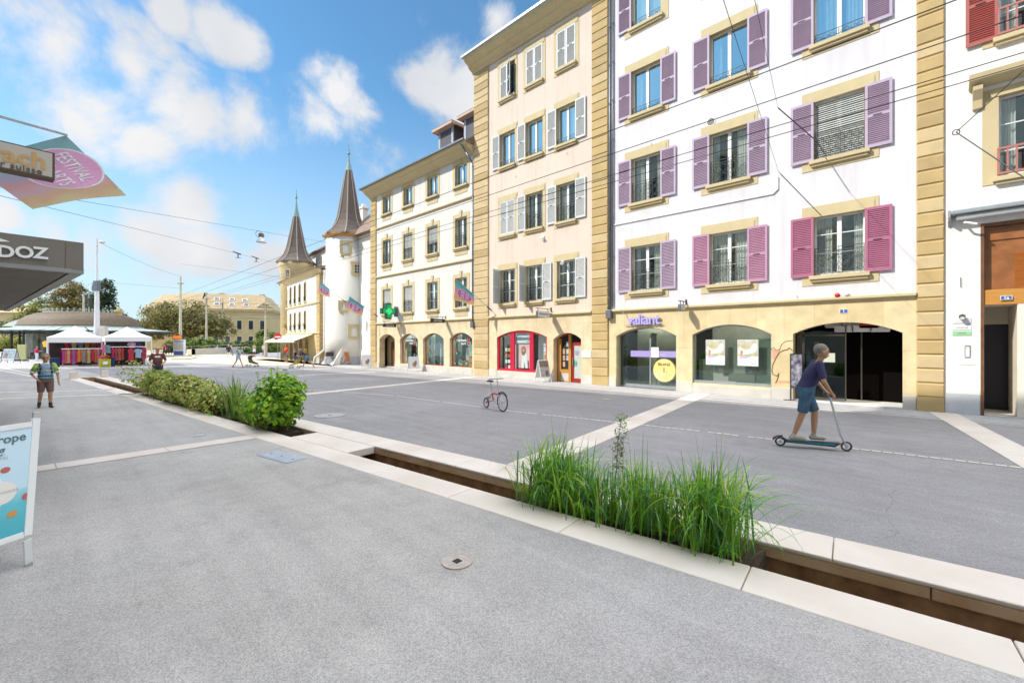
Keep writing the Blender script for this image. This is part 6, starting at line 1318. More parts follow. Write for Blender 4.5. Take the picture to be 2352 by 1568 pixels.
# ---------------------------------------------------------------- pavement boards
def a_board(label, p, rz, w, h, fm, build, spread=.32, name='sandwich_board'):
    t = thing(name, label, 'sandwich board', p, rz)
    for s_, nm in ((-1,'front'),(1,'back')):
        th = math.atan2(spread, h); M4 = TR(0, s_*spread, 0) @ RX(-s_*th*-1 if 0 else s_*th); L_ = math.hypot(h, spread)
        b = B(); b.T = M4
        for x0, x1 in ((-w/2, -w/2+.035), (w/2-.035, w/2)): b.box(x0, x1, -.012, .012, 0, L_)
        b.box(-w/2+.035,w/2-.035,-.012,.012,L_-.035,L_); b.box(-w/2+.035,w/2-.035,-.012,.012,L_*.2,L_*.2+.035); F = b.obj('frame', fm, t)
        b = B(); b.T = M4; b.box(-w/2+.035,w/2-.035,-.006,.006,L_*.2+.035,L_-.035); Pn = b.obj('panel', M_paper, F)
        if s_ < 0: build(F, M4, w, L_)
    return t
def art(F, M4, shapes):
    for nm, m_, pts in shapes: b = B(); b.T = M4; b.prism(pts, -.014, -.008, 'y'); b.obj(nm, m_, F)
M_handp = mat('hand_print', (.55,.25,.12), .7, .3, 9); M_greyp = mat('grey_print', (.30,.30,.32), .7, .4, 9)
def hands(F, M4, w, L_): art(F, M4, [('print', M_handp, [(-.12,L_*.35),(.05,L_*.32),(.16,L_*.5),(.1,L_*.62),(-.1,L_*.6),(-.18,L_*.48)]), ('print', M_greyp, [(.0,L_*.55),(.17,L_*.52),(.18,L_*.7),(.04,L_*.72)])])
rb = math.radians(80)
a_board('white pavement board with a hand photo before the second pharmacy arch', G(950,853), rb, .75, 1.1, M_frame, hands); a_board('white pavement board with a hand photo at the corner of the cream house', G(842,846), rb, .75, 1.1, M_frame, hands)
def dess(F, M4, w, L_):
    art(F, M4, [('print', mat('brown_print', (.35,.25,.17), .7, .5, 14), [(-w/2+.05,L_*.68),(w/2-.05,L_*.68),(w/2-.05,L_*.95),(-w/2+.05,L_*.95)]), ('print', mat('grey_print2', (.50,.47,.44), .7, .3, 9), [(-w/2+.05,L_*.25),(w/2-.05,L_*.25),(w/2-.05,L_*.67),(-w/2+.05,L_*.67)]), ('print', M_handp, [(0,L_*.28),(.2,L_*.28),(.22,L_*.5),(.05,L_*.5)])])
    text('lettering', 'DESSANGE', .1, .001, M_paper, F, M4 @ TR(0,-.02,L_*.6) @ UP)
a_board('white framed salon board with brown photos before the red window', G(1247,877), rb, .72, 1.2, M_frame, dess)
a_board('narrow orange wooden board standing at the round tower', G(795,838), rb+.5, .5, 1.25, mat('orange_board', (.50,.20,.05), .6), lambda F, M4, w, L_: art(F, M4, [('print', mat('rust_print', (.45,.16,.06), .7, .3, 8), [(-w/2+.04,L_*.25),(w/2-.04,L_*.25),(w/2-.04,L_*.95),(-w/2+.04,L_*.95)])]))
a_board('black framed pavement board with a blue and orange picture at the far left', G(24,833), YAW, 1.35, 1.45, M_blackm, lambda F, M4, w, L_: art(F, M4, [('print', mat('bluegrey_print', (.35,.45,.50), .7, .5, 4), [(-w/2+.08,L_*.28),(w/2-.08,L_*.28),(w/2-.08,L_*.93),(-w/2+.08,L_*.93)]), ('print', M_orangep, [(-.4,L_*.4),(-.1,L_*.4),(-.1,L_*.65),(-.4,L_*.65)])]))
# tall dark poster stand by the entrance arch
p = FP(1832, 700, 18.2); p.z = 0; t = thing('poster_stand', 'slim black framed poster stand beside the entrance arch', 'poster stand', G(1829,920), .35); b = B()
for x0, x1, z0, z1 in ((-.2,-.17,0,1.75),(.17,.2,0,1.75),(-.17,.17,1.72,1.75),(-.17,.17,.5,.53)): b.box(x0,x1,-.015,.015,z0,z1)
b.box(-.4,.4,-.02,.02,0,.03); b.obj('frame', M_blackm, t); b = B(); b.box(-.17,.17,-.005,.005,.53,1.72); b.obj('poster', mat('stand_print', (.45,.45,.50), .6, 0, 6, col2=(.06,.04,.09), detail=3), t)

# ================================================================ PLANTS IN THE CHANNEL
EROT = math.atan2(.0967, .9953)
L_b1 = leafmat('bush_green', (.17,.40,.025), .35, .4); L_b2 = leafmat('bush_bright', (.38,.58,.04), .4, .4); L_b3 = leafmat('bush_deep', (.05,.17,.02), .2, .4)
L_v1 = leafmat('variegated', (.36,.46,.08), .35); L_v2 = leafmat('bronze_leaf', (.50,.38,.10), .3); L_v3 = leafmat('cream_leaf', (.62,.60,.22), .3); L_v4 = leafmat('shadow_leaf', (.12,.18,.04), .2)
L_s1 = leafmat('sedge_green', (.16,.38,.025), .35, .35); L_s2 = leafmat('sedge_lime', (.40,.60,.06), .4, .35); L_s3 = leafmat('sedge_blue', (.12,.30,.12), .3, .35); L_s4 = leafmat('sedge_straw', (.55,.52,.18), .3, .5)
def oval(b, p, u, w, q, f, wd=.6):
    b.add([p-u*q, p-u*q*.35-w*q*wd+f*.6, p+u*q*.4-w*q*wd*.8+f, p+u*q, p+u*q*.4+w*q*wd*.8+f, p-u*q*.35+w*q*wd+f*.6], [(0,1,2,3),(0,3,4,5)])
def bush(b, blobs, n, s, mats, seed, shell=.72, wd=.6, down=.3, lump=.16):
    r = random.Random(seed); tot = sum(q[3]*q[4]+q[3]*q[5] for q in blobs)
    for cx, cy, cz, rx, ry, rz in blobs:
        lumps = [(Vector((r.gauss(0,1), r.gauss(0,1), r.gauss(0,1))).normalized(), r.uniform(-lump, lump)) for _ in range(14)]
        for _ in range(int(n*(rx*ry+rx*rz)/tot)):
            d = Vector((r.gauss(0,1), r.gauss(0,1), r.gauss(0,1))).normalized(); k = shell+(1-shell)*r.random()
            k *= 1+sum(h*max(0, d.dot(l))**6 for l, h in lumps)*1.6
            p = Vector((cx+d.x*rx*k, cy+d.y*ry*k, cz+d.z*rz*k))
            if p.z < .03: continue
            nn = (d+Vector((r.gauss(0,.45), r.gauss(0,.45), r.gauss(0,.45)+.35))).normalized(); u = (Vector((r.gauss(0,.6), r.gauss(0,.6), -down+r.gauss(0,.6)))); u = (u-nn*u.dot(nn)).normalized(); w = nn.cross(u)
            q = s*r.uniform(.55, 1.25); b.mi = r.choice(mats); oval(b, p, u, w, q, nn*q*.22, wd)
    b.mi = 0
def twigs(b, blobs, n, r_, seed, out=.85):
    r = random.Random(seed)
    for cx, cy, cz, rx, ry, rz in blobs:
        for _ in range(n):
            d = Vector((r.gauss(0,1), r.gauss(0,1), abs(r.gauss(0,1)))).normalized(); e = Vector((cx+d.x*rx*out, cy+d.y*ry*out, cz+d.z*rz*out)); m = Vector((cx+d.x*rx*.3, cy+d.y*ry*.2, cz*.8)); b.tube([(cx+r.uniform(-.1,.1), cy, 0), m, e], r_, 4, r_*.35)
M_twig = mat('twig', (.16,.10,.05), .9)
# round leafy bush next to the slab
p = E(-11.35, 5.08); t = thing('bush', 'round bright green leafy bush beside the stone slab of the channel', 'bush', p, EROT)
bl = [(-.1,0,.66,.72,.56,.62), (.22,0,.52,.46,.5,.5), (-.48,.0,.45,.46,.46,.42), (.1,0,1.02,.45,.4,.32), (.36,.0,.95,.36,.35,.32)]
b = B(); twigs(b, bl, 9, .012, 3); b.obj('stem', M_twig, t)
b = B(); bush(b, bl, 3600, .072, (0,0,1,1,1,2), 21, down=.7, shell=.62, lump=.34); bush(b, [(0,0,.6,.55,.45,.5)], 1300, .05, (2,), 22, shell=.3)
r = random.Random(9)
for _ in range(34):
    an = r.uniform(-.2, PI+.2); a = Vector((-.02+.62*math.cos(an), r.uniform(-.3,.3), .72+.58*math.sin(an))); d = Vector((math.cos(an)*r.uniform(.1,.4), 0, math.sin(an)*r.uniform(.05,.3)+.05))
    for k in range(6): q = a+d*(k/5); b.mi = r.choice((0,1)); oval(b, q, Vector((r.gauss(0,1),r.gauss(0,1),.2)).normalized(), Vector((r.gauss(0,1),r.gauss(0,1),.4)).normalized(), .045, Vector((0,0,.01)))
b.obj('foliage', [L_b1, L_b2, L_b3], t)
# long variegated shrubs
for (aa, ll, hh, label, ms, seed) in ((-21.6, 1.9, 1.08, 'large green and cream shrub at the far end of the planted channel', (0,0,0,0,2,3,1), 31), (-18.3, 1.7, 1.02, 'bronze and yellow tinged shrub in the middle of the planted channel', (1,0,0,0,2,3,3), 32), (-15.9, 1.0, .72, 'low yellow green shrub beside the iris in the channel', (0,0,2,1,3), 33)):
    t = thing('bush', label, 'bush', E(aa, 5.1), EROT); bl = [(-ll*.5,0,hh*.48,ll*.62,.62,hh*.5), (ll*.35,.05,hh*.5,ll*.6,.6,hh*.5), (0,0,hh*.7,ll*.5,.45,hh*.32)]
    b = B(); twigs(b, bl, 6, .014, seed); b.obj('stem', M_twig, t)
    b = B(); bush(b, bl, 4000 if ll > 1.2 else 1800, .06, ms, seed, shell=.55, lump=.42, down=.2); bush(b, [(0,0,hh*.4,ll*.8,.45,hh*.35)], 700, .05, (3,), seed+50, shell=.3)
    b.obj('foliage', [L_v1, L_v2, L_v3, L_v4], t)
t = thing('bush', 'small bright green shrub between the iris and the round bush', 'bush', E(-13.2, 5.2), EROT); bl = [(0,0,.42,.55,.4,.42),(.3,-.1,.3,.4,.35,.3)]
b = B(); twigs(b, bl, 6, .008, 5); b.obj('stem', M_twig, t); b = B(); bush(b, bl, 1100, .045, (0,1,2), 41, shell=.5); b.obj('foliage', [L_b1, L_b2, L_v1], t)
t = thing('bush', 'tiny lime shrub at the foot of the round bush', 'bush', E(-12.35, 4.95), EROT); bl = [(0,-.05,.2,.25,.2,.22)]; b = B(); bush(b, bl, 260, .045, (0,1), 43, shell=.4); b.obj('foliage', [L_b2, L_b1], t); b = B(); twigs(b, bl, 5, .005, 6); b.obj('stem', M_twig, t)
# blades
def blade(b, base, az, th0, bend, ln, wd, mi, seg=7, kink=0):
    dx, dy = math.cos(az), math.sin(az); p = Vector(base); side = Vector((-dy, dx, 0)); vs = []; n = seg
    for i in range(n+1):
        f = i/n; th = th0+bend*f*f+(kink if f > .6 else 0); w = wd*(1-f**2.2)*(.6+.4*min(1, f*5))+.0006
        vs += [p-side*w, p+side*w+Vector((0,0,w*.5))]; p = p+Vector((dx*math.sin(th), dy*math.sin(th), math.cos(th)))*(ln/n)
        if p.z < .03: p.z = .03
    b.mi = mi; b.add(vs, [(2*i, 2*i+1, 2*i+3, 2*i+2) for i in range(n)]); b.mi = 0
t = thing('iris_plant', 'upright sword leaved iris between the bushes of the channel', 'plant', E(-14.0, 5.05), EROT); b = B(); r = random.Random(12)
for i in range(75): blade(b, (r.gauss(0,.17), r.gauss(0,.1), .0), r.uniform(0, 2*PI), r.uniform(.02,.5), r.uniform(.0,.9), r.uniform(.7,1.4), r.uniform(.018,.034), r.choice((0,0,1,2)))
b.obj('leaves', [leafmat('iris_green', (.20,.36,.06)), leafmat('iris_olive', (.36,.42,.10)), L_b3], t)
b = B(); b.cyl((0,0,-.05),(0,0,.1),.06,.03); b.obj('root_stock', M_twig, t)
def sedge(label, a, bb, n, h, spread, seed, ms=(0,0,0,1,1,2,2)):
    t = thing('grass_clump', label, 'grass', E(a, bb), EROT, 'tall grass clumps in the channel'); r = random.Random(seed); b = B()
    for i in range(n):
        az = r.uniform(0, 2*PI); base = (r.gauss(0, spread), r.gauss(0, .15), -.04); f = r.random()
        wd = r.uniform(.005,.0135)
        if f < .5: blade(b, base, az, r.uniform(.0,.25), r.uniform(.1,1.1), h*r.uniform(.6,1.05), wd, r.choice(ms))
        elif f < .88: blade(b, base, az, r.uniform(.1,.5), r.uniform(1.5,3.2), h*r.uniform(.7,1.3), wd, r.choice(ms), 11)
        else: blade(b, base, az, r.uniform(.1,.4), r.uniform(.0,.4), h*r.uniform(.7,1.1), wd, r.choice(ms+(3,)), 7, r.uniform(.9,2.0))
    for i in range(int(n*.10)): blade(b, (r.gauss(0, spread*1.1), -.16, -.02), -PI/2+r.gauss(0,.5), r.uniform(.5,1.1), r.uniform(.4,1.5), r.uniform(.3,.62), r.uniform(.004,.008), r.choice((0,0,2)), 8)
    for i in range(5): blade(b, (r.gauss(0, spread*.5), 0, 0), r.uniform(0, 2*PI), r.uniform(0,.1), r.uniform(0,.25), h*r.uniform(1.12,1.35), r.uniform(.005,.008), 0)
    b.obj('blades', [L_s1, L_s2, L_s3, L_s4], t)
    b = B()
    for i in range(int(n*.12)): blade(b, (r.gauss(0, spread*.9), r.gauss(0, .16), -.04), r.uniform(0, 2*PI), r.uniform(.2,.8), r.uniform(.5,2), h*r.uniform(.15,.4), .004, 0, 4)
    b.obj('dry_blades', [mat('dry_grass', (.30,.18,.08), .9)], t)
sedge('left dense clump of tall arching grass in the near channel', -3.2, 5.1, 540, .98, .18, 51)
sedge('bluish middle clump of arching grass in the near channel', -2.66, 5.1, 250, .66, .20, 52, (0,2,2,1,0))
sedge('sparser clump of tall grass right of the middle one in the near channel', -1.98, 5.1, 270, .92, .17, 53)
sedge('right clump of tall upright grass in the near channel', -1.2, 5.1, 520, 1.04, .15, 54)
for k, (dx, az, ln, th, bd) in enumerate(((.1,-.3,1.15,.5,1.2),(.15,-.2,.95,.75,.7),(.05,0.5,.9,.8,.35),(.1,-1.0,1.0,.5,2.2),(.12,-.7,1.0,.4,2.6))):
    b = B(); blade(b, (0,0,-.04), az, th, bd, ln, .005, 0, 12); tag(b.obj('long_grass', [L_s1], loc=E(-.95+dx, 5.05), rz=EROT), ['long grass blade arching over the far curb','long grass blade leaning right over the road','straight grass blade reaching over the far curb','long grass blade drooping into the channel opening','long grass blade falling over the near curb'][k], 'grass')
t = thing('weed', 'slender leafy weed rising above the middle grass clump', 'plant', E(-2.35, 5.15), EROT); b = B(); b.tube([(0,0,0),(.02,0,.5),(.05,0,.95),(.1,.0,1.28)], .006, 5, .002)
for s_ in range(3): b.tube([(.03,0,.75+s_*.12),(.03+.09*(-1)**s_,.02,.9+s_*.1)], .003, 4, .001)
b.obj('stem', mat('weed_stem', (.20,.22,.08), .8), t); b = B(); r = random.Random(3)
for i in range(280):
    z = r.uniform(.6,1.3); q = Vector((.02+.06*z+r.gauss(0,.045), r.gauss(0,.04), z)); u = Vector((r.gauss(0,1), r.gauss(0,1), r.uniform(-.8,.6))).normalized(); w = u.cross(Vector((0,0,1))).normalized(); b.mi = r.choice((0,0,0,1)); oval(b, q, u, w, .034, Vector((0,0,.004)), .25)
b.obj('leaves', [leafmat('weed_green', (.22,.34,.08)), leafmat('weed_red', (.30,.16,.09))], t)
for i, (aa, bb, s_) in enumerate(((-17.2,4.45,.05),(-14.9,4.4,.06),(-12.9,4.6,.05))):
    b = B(); r = random.Random(60+i)
    for k in range(26): blade(b, (r.gauss(0,.08),0,0), r.uniform(3.3,6.1), r.uniform(.7,1.2), r.uniform(.3,1.2), r.uniform(.2,.5), .005, 0, 5)
    tag(b.obj('grass_tuft', [L_s1], loc=E(aa, bb+.35), rz=EROT), ['thin grass tuft spilling over the curb by the bronze shrub','thin grass tuft spilling over the curb by the low shrub','thin grass tuft spilling over the curb by the iris'][i], 'grass')

# ================================================================ NEAR PAVEMENT SIGN
def CP(lat, dep, z): v = CR*lat+CF*dep; return Vector((v.x, v.y, z))
t = thing('sandwich_board', 'white framed pavement sign with a pale blue to teal poster at the near left edge', 'sandwich board', CP(-4.75, 4.2, 0))
O_ = CP(-4.75, 4.2, 0); dd = CP(-.2, -.98, 0)*.72; BR = CP(-4.73, 4.25, .33)-O_; TRc = CP(-4.87, 4.45, 1.36)-O_; BL = BR+dd; TL = TRc+dd
up = (TRc-BR); upn = up.normalized(); dn = dd.normalized(); nn = dn.cross(upn).normalized()
if nn.dot(CR) < 0: nn = -nn
def bar(b, p, q, w, th=.03):
    d = (q-p).normalized(); s = nn.cross(d).normalized()*w/2; n2 = nn*th/2
    b.add([p-s-n2, p+s-n2, p+s+n2, p-s+n2, q-s-n2, q+s-n2, q+s+n2, q-s+n2], [(0,3,2,1),(4,5,6,7),(0,1,5,4),(1,2,6,5),(2,3,7,6),(3,0,4,7)])
b = B(); bar(b, BR-upn*.02, TRc+upn*.06, .062); bar(b, BL-upn*.02, TL+upn*.06, .062); bar(b, TRc+dn*.035, TL-dn*.035, .055); bar(b, BR+dn*.035, BL-dn*.035, .055); F = b.obj('frame', mat('sign_white_metal', (.80,.80,.78), .35), t, bevel=.004)
for q in (BR, BL):
    b = B(); bar(b, q-upn*.06, CP(-4.755, 4.28, .02)-O_+(q-BR), .06, .028); b.obj('leg', MC['sign_white_metal'], t, bevel=.003)
    b = B(); k = CP(-4.755, 4.28, .0)-O_+(q-BR); b.box(k.x-.03,k.x+.03,k.y-.03,k.y+.03,0,.022); b.obj('foot', M_steel, t)
    b = B(); bk = k+CP(-.55,.1,0); bar(b, q+up-nn*.03, bk, .05, .02); b.obj('rear_leg', MC['sign_white_metal'], t)
b = B(); bar(b, TRc+upn*.05, TRc+upn*.12, .058); b.obj('hinge_cap', M_steel, t, bevel=.006)
m = bpy.data.materials.new('poster_gradient'); m.use_nodes = True; nt = m.node_tree; N = nt.nodes; L = nt.links; p_ = N['Principled BSDF']; p_.inputs['Roughness'].default_value = .35
tc = N.new('ShaderNodeTexCoord'); sx = N.new('ShaderNodeSeparateXYZ'); L.new(tc.outputs['Object'], sx.inputs[0]); nz = N.new('ShaderNodeTexNoise'); nz.inputs['Scale'].default_value = 3; L.new(tc.outputs['Object'], nz.inputs['Vector'])
ma = N.new('ShaderNodeMath'); ma.operation = 'MULTIPLY_ADD'; L.new(nz.outputs['Fac'], ma.inputs[0]); ma.inputs[1].default_value = .25; L.new(sx.outputs['Z'], ma.inputs[2]); mr = N.new('ShaderNodeMapRange'); mr.inputs['From Min'].default_value = .45; mr.inputs['From Max'].default_value = 1.5; L.new(ma.outputs[0], mr.inputs['Value'])
cr = N.new('ShaderNodeValToRGB'); L.new(mr.outputs[0], cr.inputs[0]); e = cr.color_ramp.elements; e[0].color = (.07,.42,.50,1); e[1].color = (.62,.78,.86,1)
for q, c_ in ((.3,(.13,.52,.60)),(.42,(.36,.66,.74)),(.44,(.55,.74,.83))): x_ = e.new(q); x_.color = (*c_, 1)
L.new(cr.outputs[0], p_.inputs['Base Color'])
PO = lambda u, v, o=0: BR+dd*u+up*v+nn*o
b = B(); b.quad(PO(.03,.02,.006), PO(.97,.02,.006), PO(.97,.98,.006), PO(.03,.98,.006)); b.obj('poster', m, t)
MT = Matrix(((-dn.x, upn.x, nn.x, 0), (-dn.y, upn.y, nn.y, 0), (-dn.z, upn.z, nn.z, 0), (0,0,0,1)))
def ptxt(s, u, v, sz, m_, bold=0): q = PO(u, v, .009); text('lettering', s, sz, .001, m_, t, TR(*q) @ MT, bold, 1, 'RIGHT')
M_slate = mat('slate_letters', (.10,.17,.18), .6)
ptxt('urope', .10, .895, .112, M_slate, .002); ptxt('g', .31, .80, .112, M_slate, .002); ptxt('gelées', .27, .735, .05, mat('pale_print', (.55,.60,.62), .6))
def pdisc(u, v, r, m_, o=.009, sx=1):
    b = B(); k = 28; q = PO(u, v, o); b.add([q+(-dn*math.cos(2*PI*i/k)*sx+upn*math.sin(2*PI*i/k))*r for i in range(k)], [tuple(range(k))]); b.obj('print', m_, t)
pdisc(.30,.42,.105, mat('badge_cream', (.80,.76,.70), .5), .010); ptxt('Nouveauté', .14, .425, .048, mat('badge_ink', (.45,.36,.28), .6))
pdisc(.29,.62,.028, mat('berry_red', (.50,.13,.10), .5), .009, 1.3); pdisc(.06,.34,.03, MC['berry_red'], .009, .9); pdisc(.185,.215,.03, mat('berry_orange', (.62,.30,.08), .5), .009, 1.3)
pdisc(.6,.42,.24, mat('plate_print', (.70,.82,.86), .5), .008); pdisc(.5,.12,.1, mat('print_teal', (.10,.45,.52), .5), .0075, 1.6)

# ================================================================ PEOPLE
SK = mat('skin_tan', (.50,.27,.15), .55, .08, 6); SK2 = mat('skin_pale', (.62,.40,.29), .55, .06, 6)
def remesh(b, name, m, vox, parent, smooth=.5):
    me = bpy.data.meshes.new(name); me.from_pydata(b.v, [], b.f); me.update(); o = bpy.data.objects.new('t', me); C.objects.link(o)
    md = o.modifiers.new('r', 'REMESH'); md.mode = 'VOXEL'; md.voxel_size = vox; md.use_smooth_shade = True
    sm = o.modifiers.new('s', 'SMOOTH'); sm.factor = smooth; sm.iterations = 3
    dg = bpy.context.evaluated_depsgraph_get(); m2 = bpy.data.meshes.new_from_object(o.evaluated_get(dg)); bpy.data.objects.remove(o); m2.name = name; m2.materials.clear(); m2.materials.append(m)
    o = bpy.data.objects.new(name, m2); C.objects.link(o); o.parent = parent; return o
def loft(b, secs, n=16):
    """closed tube through (centre, rx, ry) sections"""
    vs = []; 
    for c, rx, ry in secs: vs += [(c[0]+rx*math.cos(2*PI*i/n), c[1]+ry*math.sin(2*PI*i/n), c[2]) for i in range(n)]
    k = len(secs); b.add(vs, [(j*n+i, j*n+(i+1)%n, (j+1)*n+(i+1)%n, (j+1)*n+i) for j in range(k-1) for i in range(n)]+[tuple(range(n))[::-1], tuple(range((k-1)*n, k*n))])
def cap(b, p, q, r1, r2, ends=True):
    b.cyl(p, q, r1, r2, 12)
    if ends: b.ball(p, r1, 10); b.ball(q, r2, 10)
def person(label, loc, rz, H, pose=None, top=None, bottom=None, skin=None, hair=None, shoes=None, fat=1.0, vox=.012, group=None, extra=None, hairlen=0, face=False, hat=None, hs=1.0):
    J = {'pel':(0,0,.53),'wai':(0,0,.62),'che':(0,0,.745),'nec':(0,.005,.835),'hea':(0,-.008,.925),
         'hipL':(.052,0,.52),'hipR':(-.052,0,.52),'kneL':(.062,-.015,.285),'kneR':(-.062,-.015,.285),'ankL':(.066,.015,.05),'ankR':(-.066,.015,.05),
         'shoL':(.108,.005,.80),'shoR':(-.108,.005,.80),'elbL':(.150,.02,.63),'elbR':(-.150,.02,.63),'wriL':(.158,-.04,.49),'wriR':(-.158,-.04,.49)}
    if pose: J.update(pose)
    J = {k: Vector(v)*H for k, v in J.items()}; skin = skin or SK
    t = thing('person', label, 'person', loc, rz, group)
    F_ = fat
    def torso(b, o=0, lo='pel'):
        p, w, c, n = J['pel'], J['wai'], J['che'], J['nec']; s = []
        s.append((p-Vector((0,0,.035*H)), .078*H*F_+o, .058*H*F_+o)); s.append((p+Vector((0,0,.02*H)), .085*H*F_+o, .064*H*F_+o)); s.append((w+Vector((0,-.012*H*(F_-1)*4,0)), .076*H*F_+o, .062*H*F_**1.5+o)); s.append((c.lerp(w,.4), .084*H*F_+o, .064*H*F_+o)); s.append((c+Vector((0,0,.01*H)), .094*H+o, .062*H+o)); s.append((c.lerp(n,.62), .088*H+o, .05*H+o)); s.append((n-Vector((0,0,.012*H)), .045*H+o, .035*H+o)); loft(b, s)
    b = B(); torso(b)
    cap(b, J['nec']-Vector((0,0,.03*H)), J['hea']-Vector((0,0,.03*H)), .030*H, .028*H)
    h = J['hea']; HB = H; h = h+Vector((0,0,(hs-1)*.05*H)); b.ball(h+Vector((0,.004*H,.012*H))*1, .048*H*hs, 16, 1, 1.14, 1.2); b.ball(h+Vector((0,-.012*H,-.022*H)*1)*1 if 0 else h+Vector((0,-.012*H*hs,-.022*H*hs)), .036*H*hs, 14, 1, 1, 1.15)
    b.add([h+Vector(v)*H*hs for v in ((-.007,-.05,-.012),(.007,-.05,-.012),(0,-.066,-.012),(0,-.050,.014),(0,-.04,-.02))], [(0,2,3),(2,1,3),(0,4,2),(4,1,2),(0,3,1),(0,1,4)])
    for s in (-1, 1): b.ball(h+Vector((s*.050,.002,-.002))*H*hs, .011*H*hs, 6, .5, 1, 1.5)
    for S, s in (('L',1),('R',-1)):
        cap(b, J['hip'+S], J['kne'+S], .048*H*min(F_,1.15), .032*H); cap(b, J['kne'+S], J['kne'+S].lerp(J['ank'+S],.4), .031*H, .031*H); cap(b, J['kne'+S].lerp(J['ank'+S],.4), J['ank'+S], .031*H, .019*H)
        f = J.get('toe'+S) or J['ank'+S]+Vector((s*.012,-.085,-.028))*H; cap(b, J['ank'+S]+Vector((0,.012,-.02))*H, f, .020*H, .015*H)
        cap(b, J['sho'+S], J['elb'+S], .028*H, .022*H); cap(b, J['elb'+S], J['wri'+S], .022*H, .014*H)
        d = (J['wri'+S]-J['elb'+S]).normalized(); w = J['wri'+S]; sd = d.cross(Vector((1,0,0)) if abs(d.x) < .8 else Vector((0,1,0))).normalized(); fw = sd.cross(d)
        pc = w+d*.028*H; b.T = None; cap(b, w, pc+d*.01*H, .014*H, .0165*H)
        for k in range(4):
            o_ = sd*(k-1.5)*.0095*H; ln = (.040,.047,.044,.034)[k]*H; q0 = pc+d*.015*H+o_; q1 = q0+(d+fw*.12).normalized()*ln*.55; q2 = q1+(d+fw*.75).normalized()*ln*.5; cap(b, q0, q1, .0056*H, .005*H); cap(b, q1, q2, .005*H, .0042*H)
        q0 = w+d*.014*H-sd*.014*H; q1 = q0+(d-sd*.9+fw*.4).normalized()*.022*H; cap(b, q0, q1, .0062*H, .0055*H); cap(b, q1, q1+(d-sd*.2+fw*.5).normalized()*.018*H, .0055*H, .0045*H)
    remesh(b, 'body', skin, vox, t)
    if top:
        m_, slv, long = top; b = B(); torso(b, .012*H); 
        for S in 'LR':
            e = J['sho'+S].lerp(J['elb'+S], min(1, slv)); b.ball(J['sho'+S], .038*H, 10); b.cyl(J['sho'+S], e, .038*H, .034*H, 12)
            if slv > 1: b.ball(J['elb'+S], .03*H, 10); b.cyl(J['elb'+S], J['elb'+S].lerp(J['wri'+S], slv-1), .03*H, .022*H, 12)
        if long: loft(b, [(J['pel']-Vector((0,0,long*H)), .115*H*F_, .095*H*F_), (J['pel'], .10*H*F_, .08*H*F_), (J['wai'], .085*H*F_, .07*H*F_)])
        remesh(b, 'dress' if long else 'shirt', m_, vox, t)
    if bottom:
        m_, kind = bottom; b = B(); loft(b, [(J['pel']-Vector((0,0,.05*H)), .092*H*F_, .072*H*F_), (J['pel']+Vector((0,0,.02*H)), .096*H*F_, .075*H*F_), (J['wai']-Vector((0,0,.02*H)), .086*H*F_, .072*H*F_)])
        if kind == 'skirt': loft(b, [(J['pel']-Vector((0,0,.24*H)), .125*H, .11*H), (J['pel'], .098*H, .08*H)])
        else:
            f = {'shorts': .95, 'trousers': 1}[kind]
            for S in 'LR':
                k = J['hip'+S].lerp(J['kne'+S], f); b.ball(J['hip'+S], .054*H*F_, 10); b.cyl(J['hip'+S], k, .056*H*F_, .048*H, 12)
                if kind == 'trousers': b.ball(J['kne'+S], .043*H, 10); b.cyl(J['kne'+S], J['ank'+S], .043*H, .034*H, 12)
        remesh(b, {'skirt':'skirt','shorts':'shorts','trousers':'trousers'}[kind], m_, vox, t)
    sm = shoes or M_blackm
    for S, s in (('L',1),('R',-1)):
        b = B(); a = J['ank'+S]; f = J.get('toe'+S) or a+Vector((s*.012,-.085,-.028))*H; cap(b, a+Vector((0,.02,-.022))*H, f, .026*H, .022*H); b.cyl(a+Vector((0,.006,-.01))*H, a+Vector((0,.002,.014))*H, .026*H, .024*H, 10); b.v = [(x, y, z) for x, y, z in b.v]; remesh(b, 'shoe', sm, max(vox*.8,.008), t)
    if hair:
        b = B(); b.ball(h+Vector((0,.014,.024))*H*hs, .0515*H*hs, 18, 1, 1.12, 1.1); b.v = [v for v in b.v]; o = [v for v in b.v]
        if hairlen: cap(b, h+Vector((0,.03,-.0))*H, h+Vector((0,.035,-hairlen-.02))*H, .04*H, .032*H)
        b.obj('hair', hair, t, smooth=True)
    if hat: b = B(); b.lathe([(.085*H,0),(.085*H,.006*H),(.05*H,.01*H),(.047*H,.045*H),(.02*H,.052*H)], h+Vector((0,0,.03*H)), 18); b.obj('hat', hat, t)
    if face:
        for s in (-1, 1):
            b = B(); b.ball(h+Vector((s*.019,-.046,.003))*H*hs, .0075*H*hs, 8, 1.3, .6, .8); b.obj('eye', mat('eye_dark', (.03,.02,.02), .2), t)
            b = B(); b.cyl(h+Vector((s*.010,-.053,.016))*H*hs, h+Vector((s*.030,-.047,.017))*H*hs, .0042*H*hs); b.obj('eyebrow', mat('brow', (.10,.08,.07), .8), t)
        b = B(); b.cyl(h+Vector((-.014,-.0475,-.036))*H*hs, h+Vector((.014,-.0475,-.036))*H*hs, .004*H*hs); b.obj('mouth', mat('lips', (.35,.12,.10), .5), t)
    if extra: extra(t, J, H)
    return t
def facing(v): return math.atan2(v.x, -v.y)          # local -Y turned towards v
def scr(p, sx, sd=0): return facing(CR*sx+CF*sd)     # towards screen right (+) and away (+)
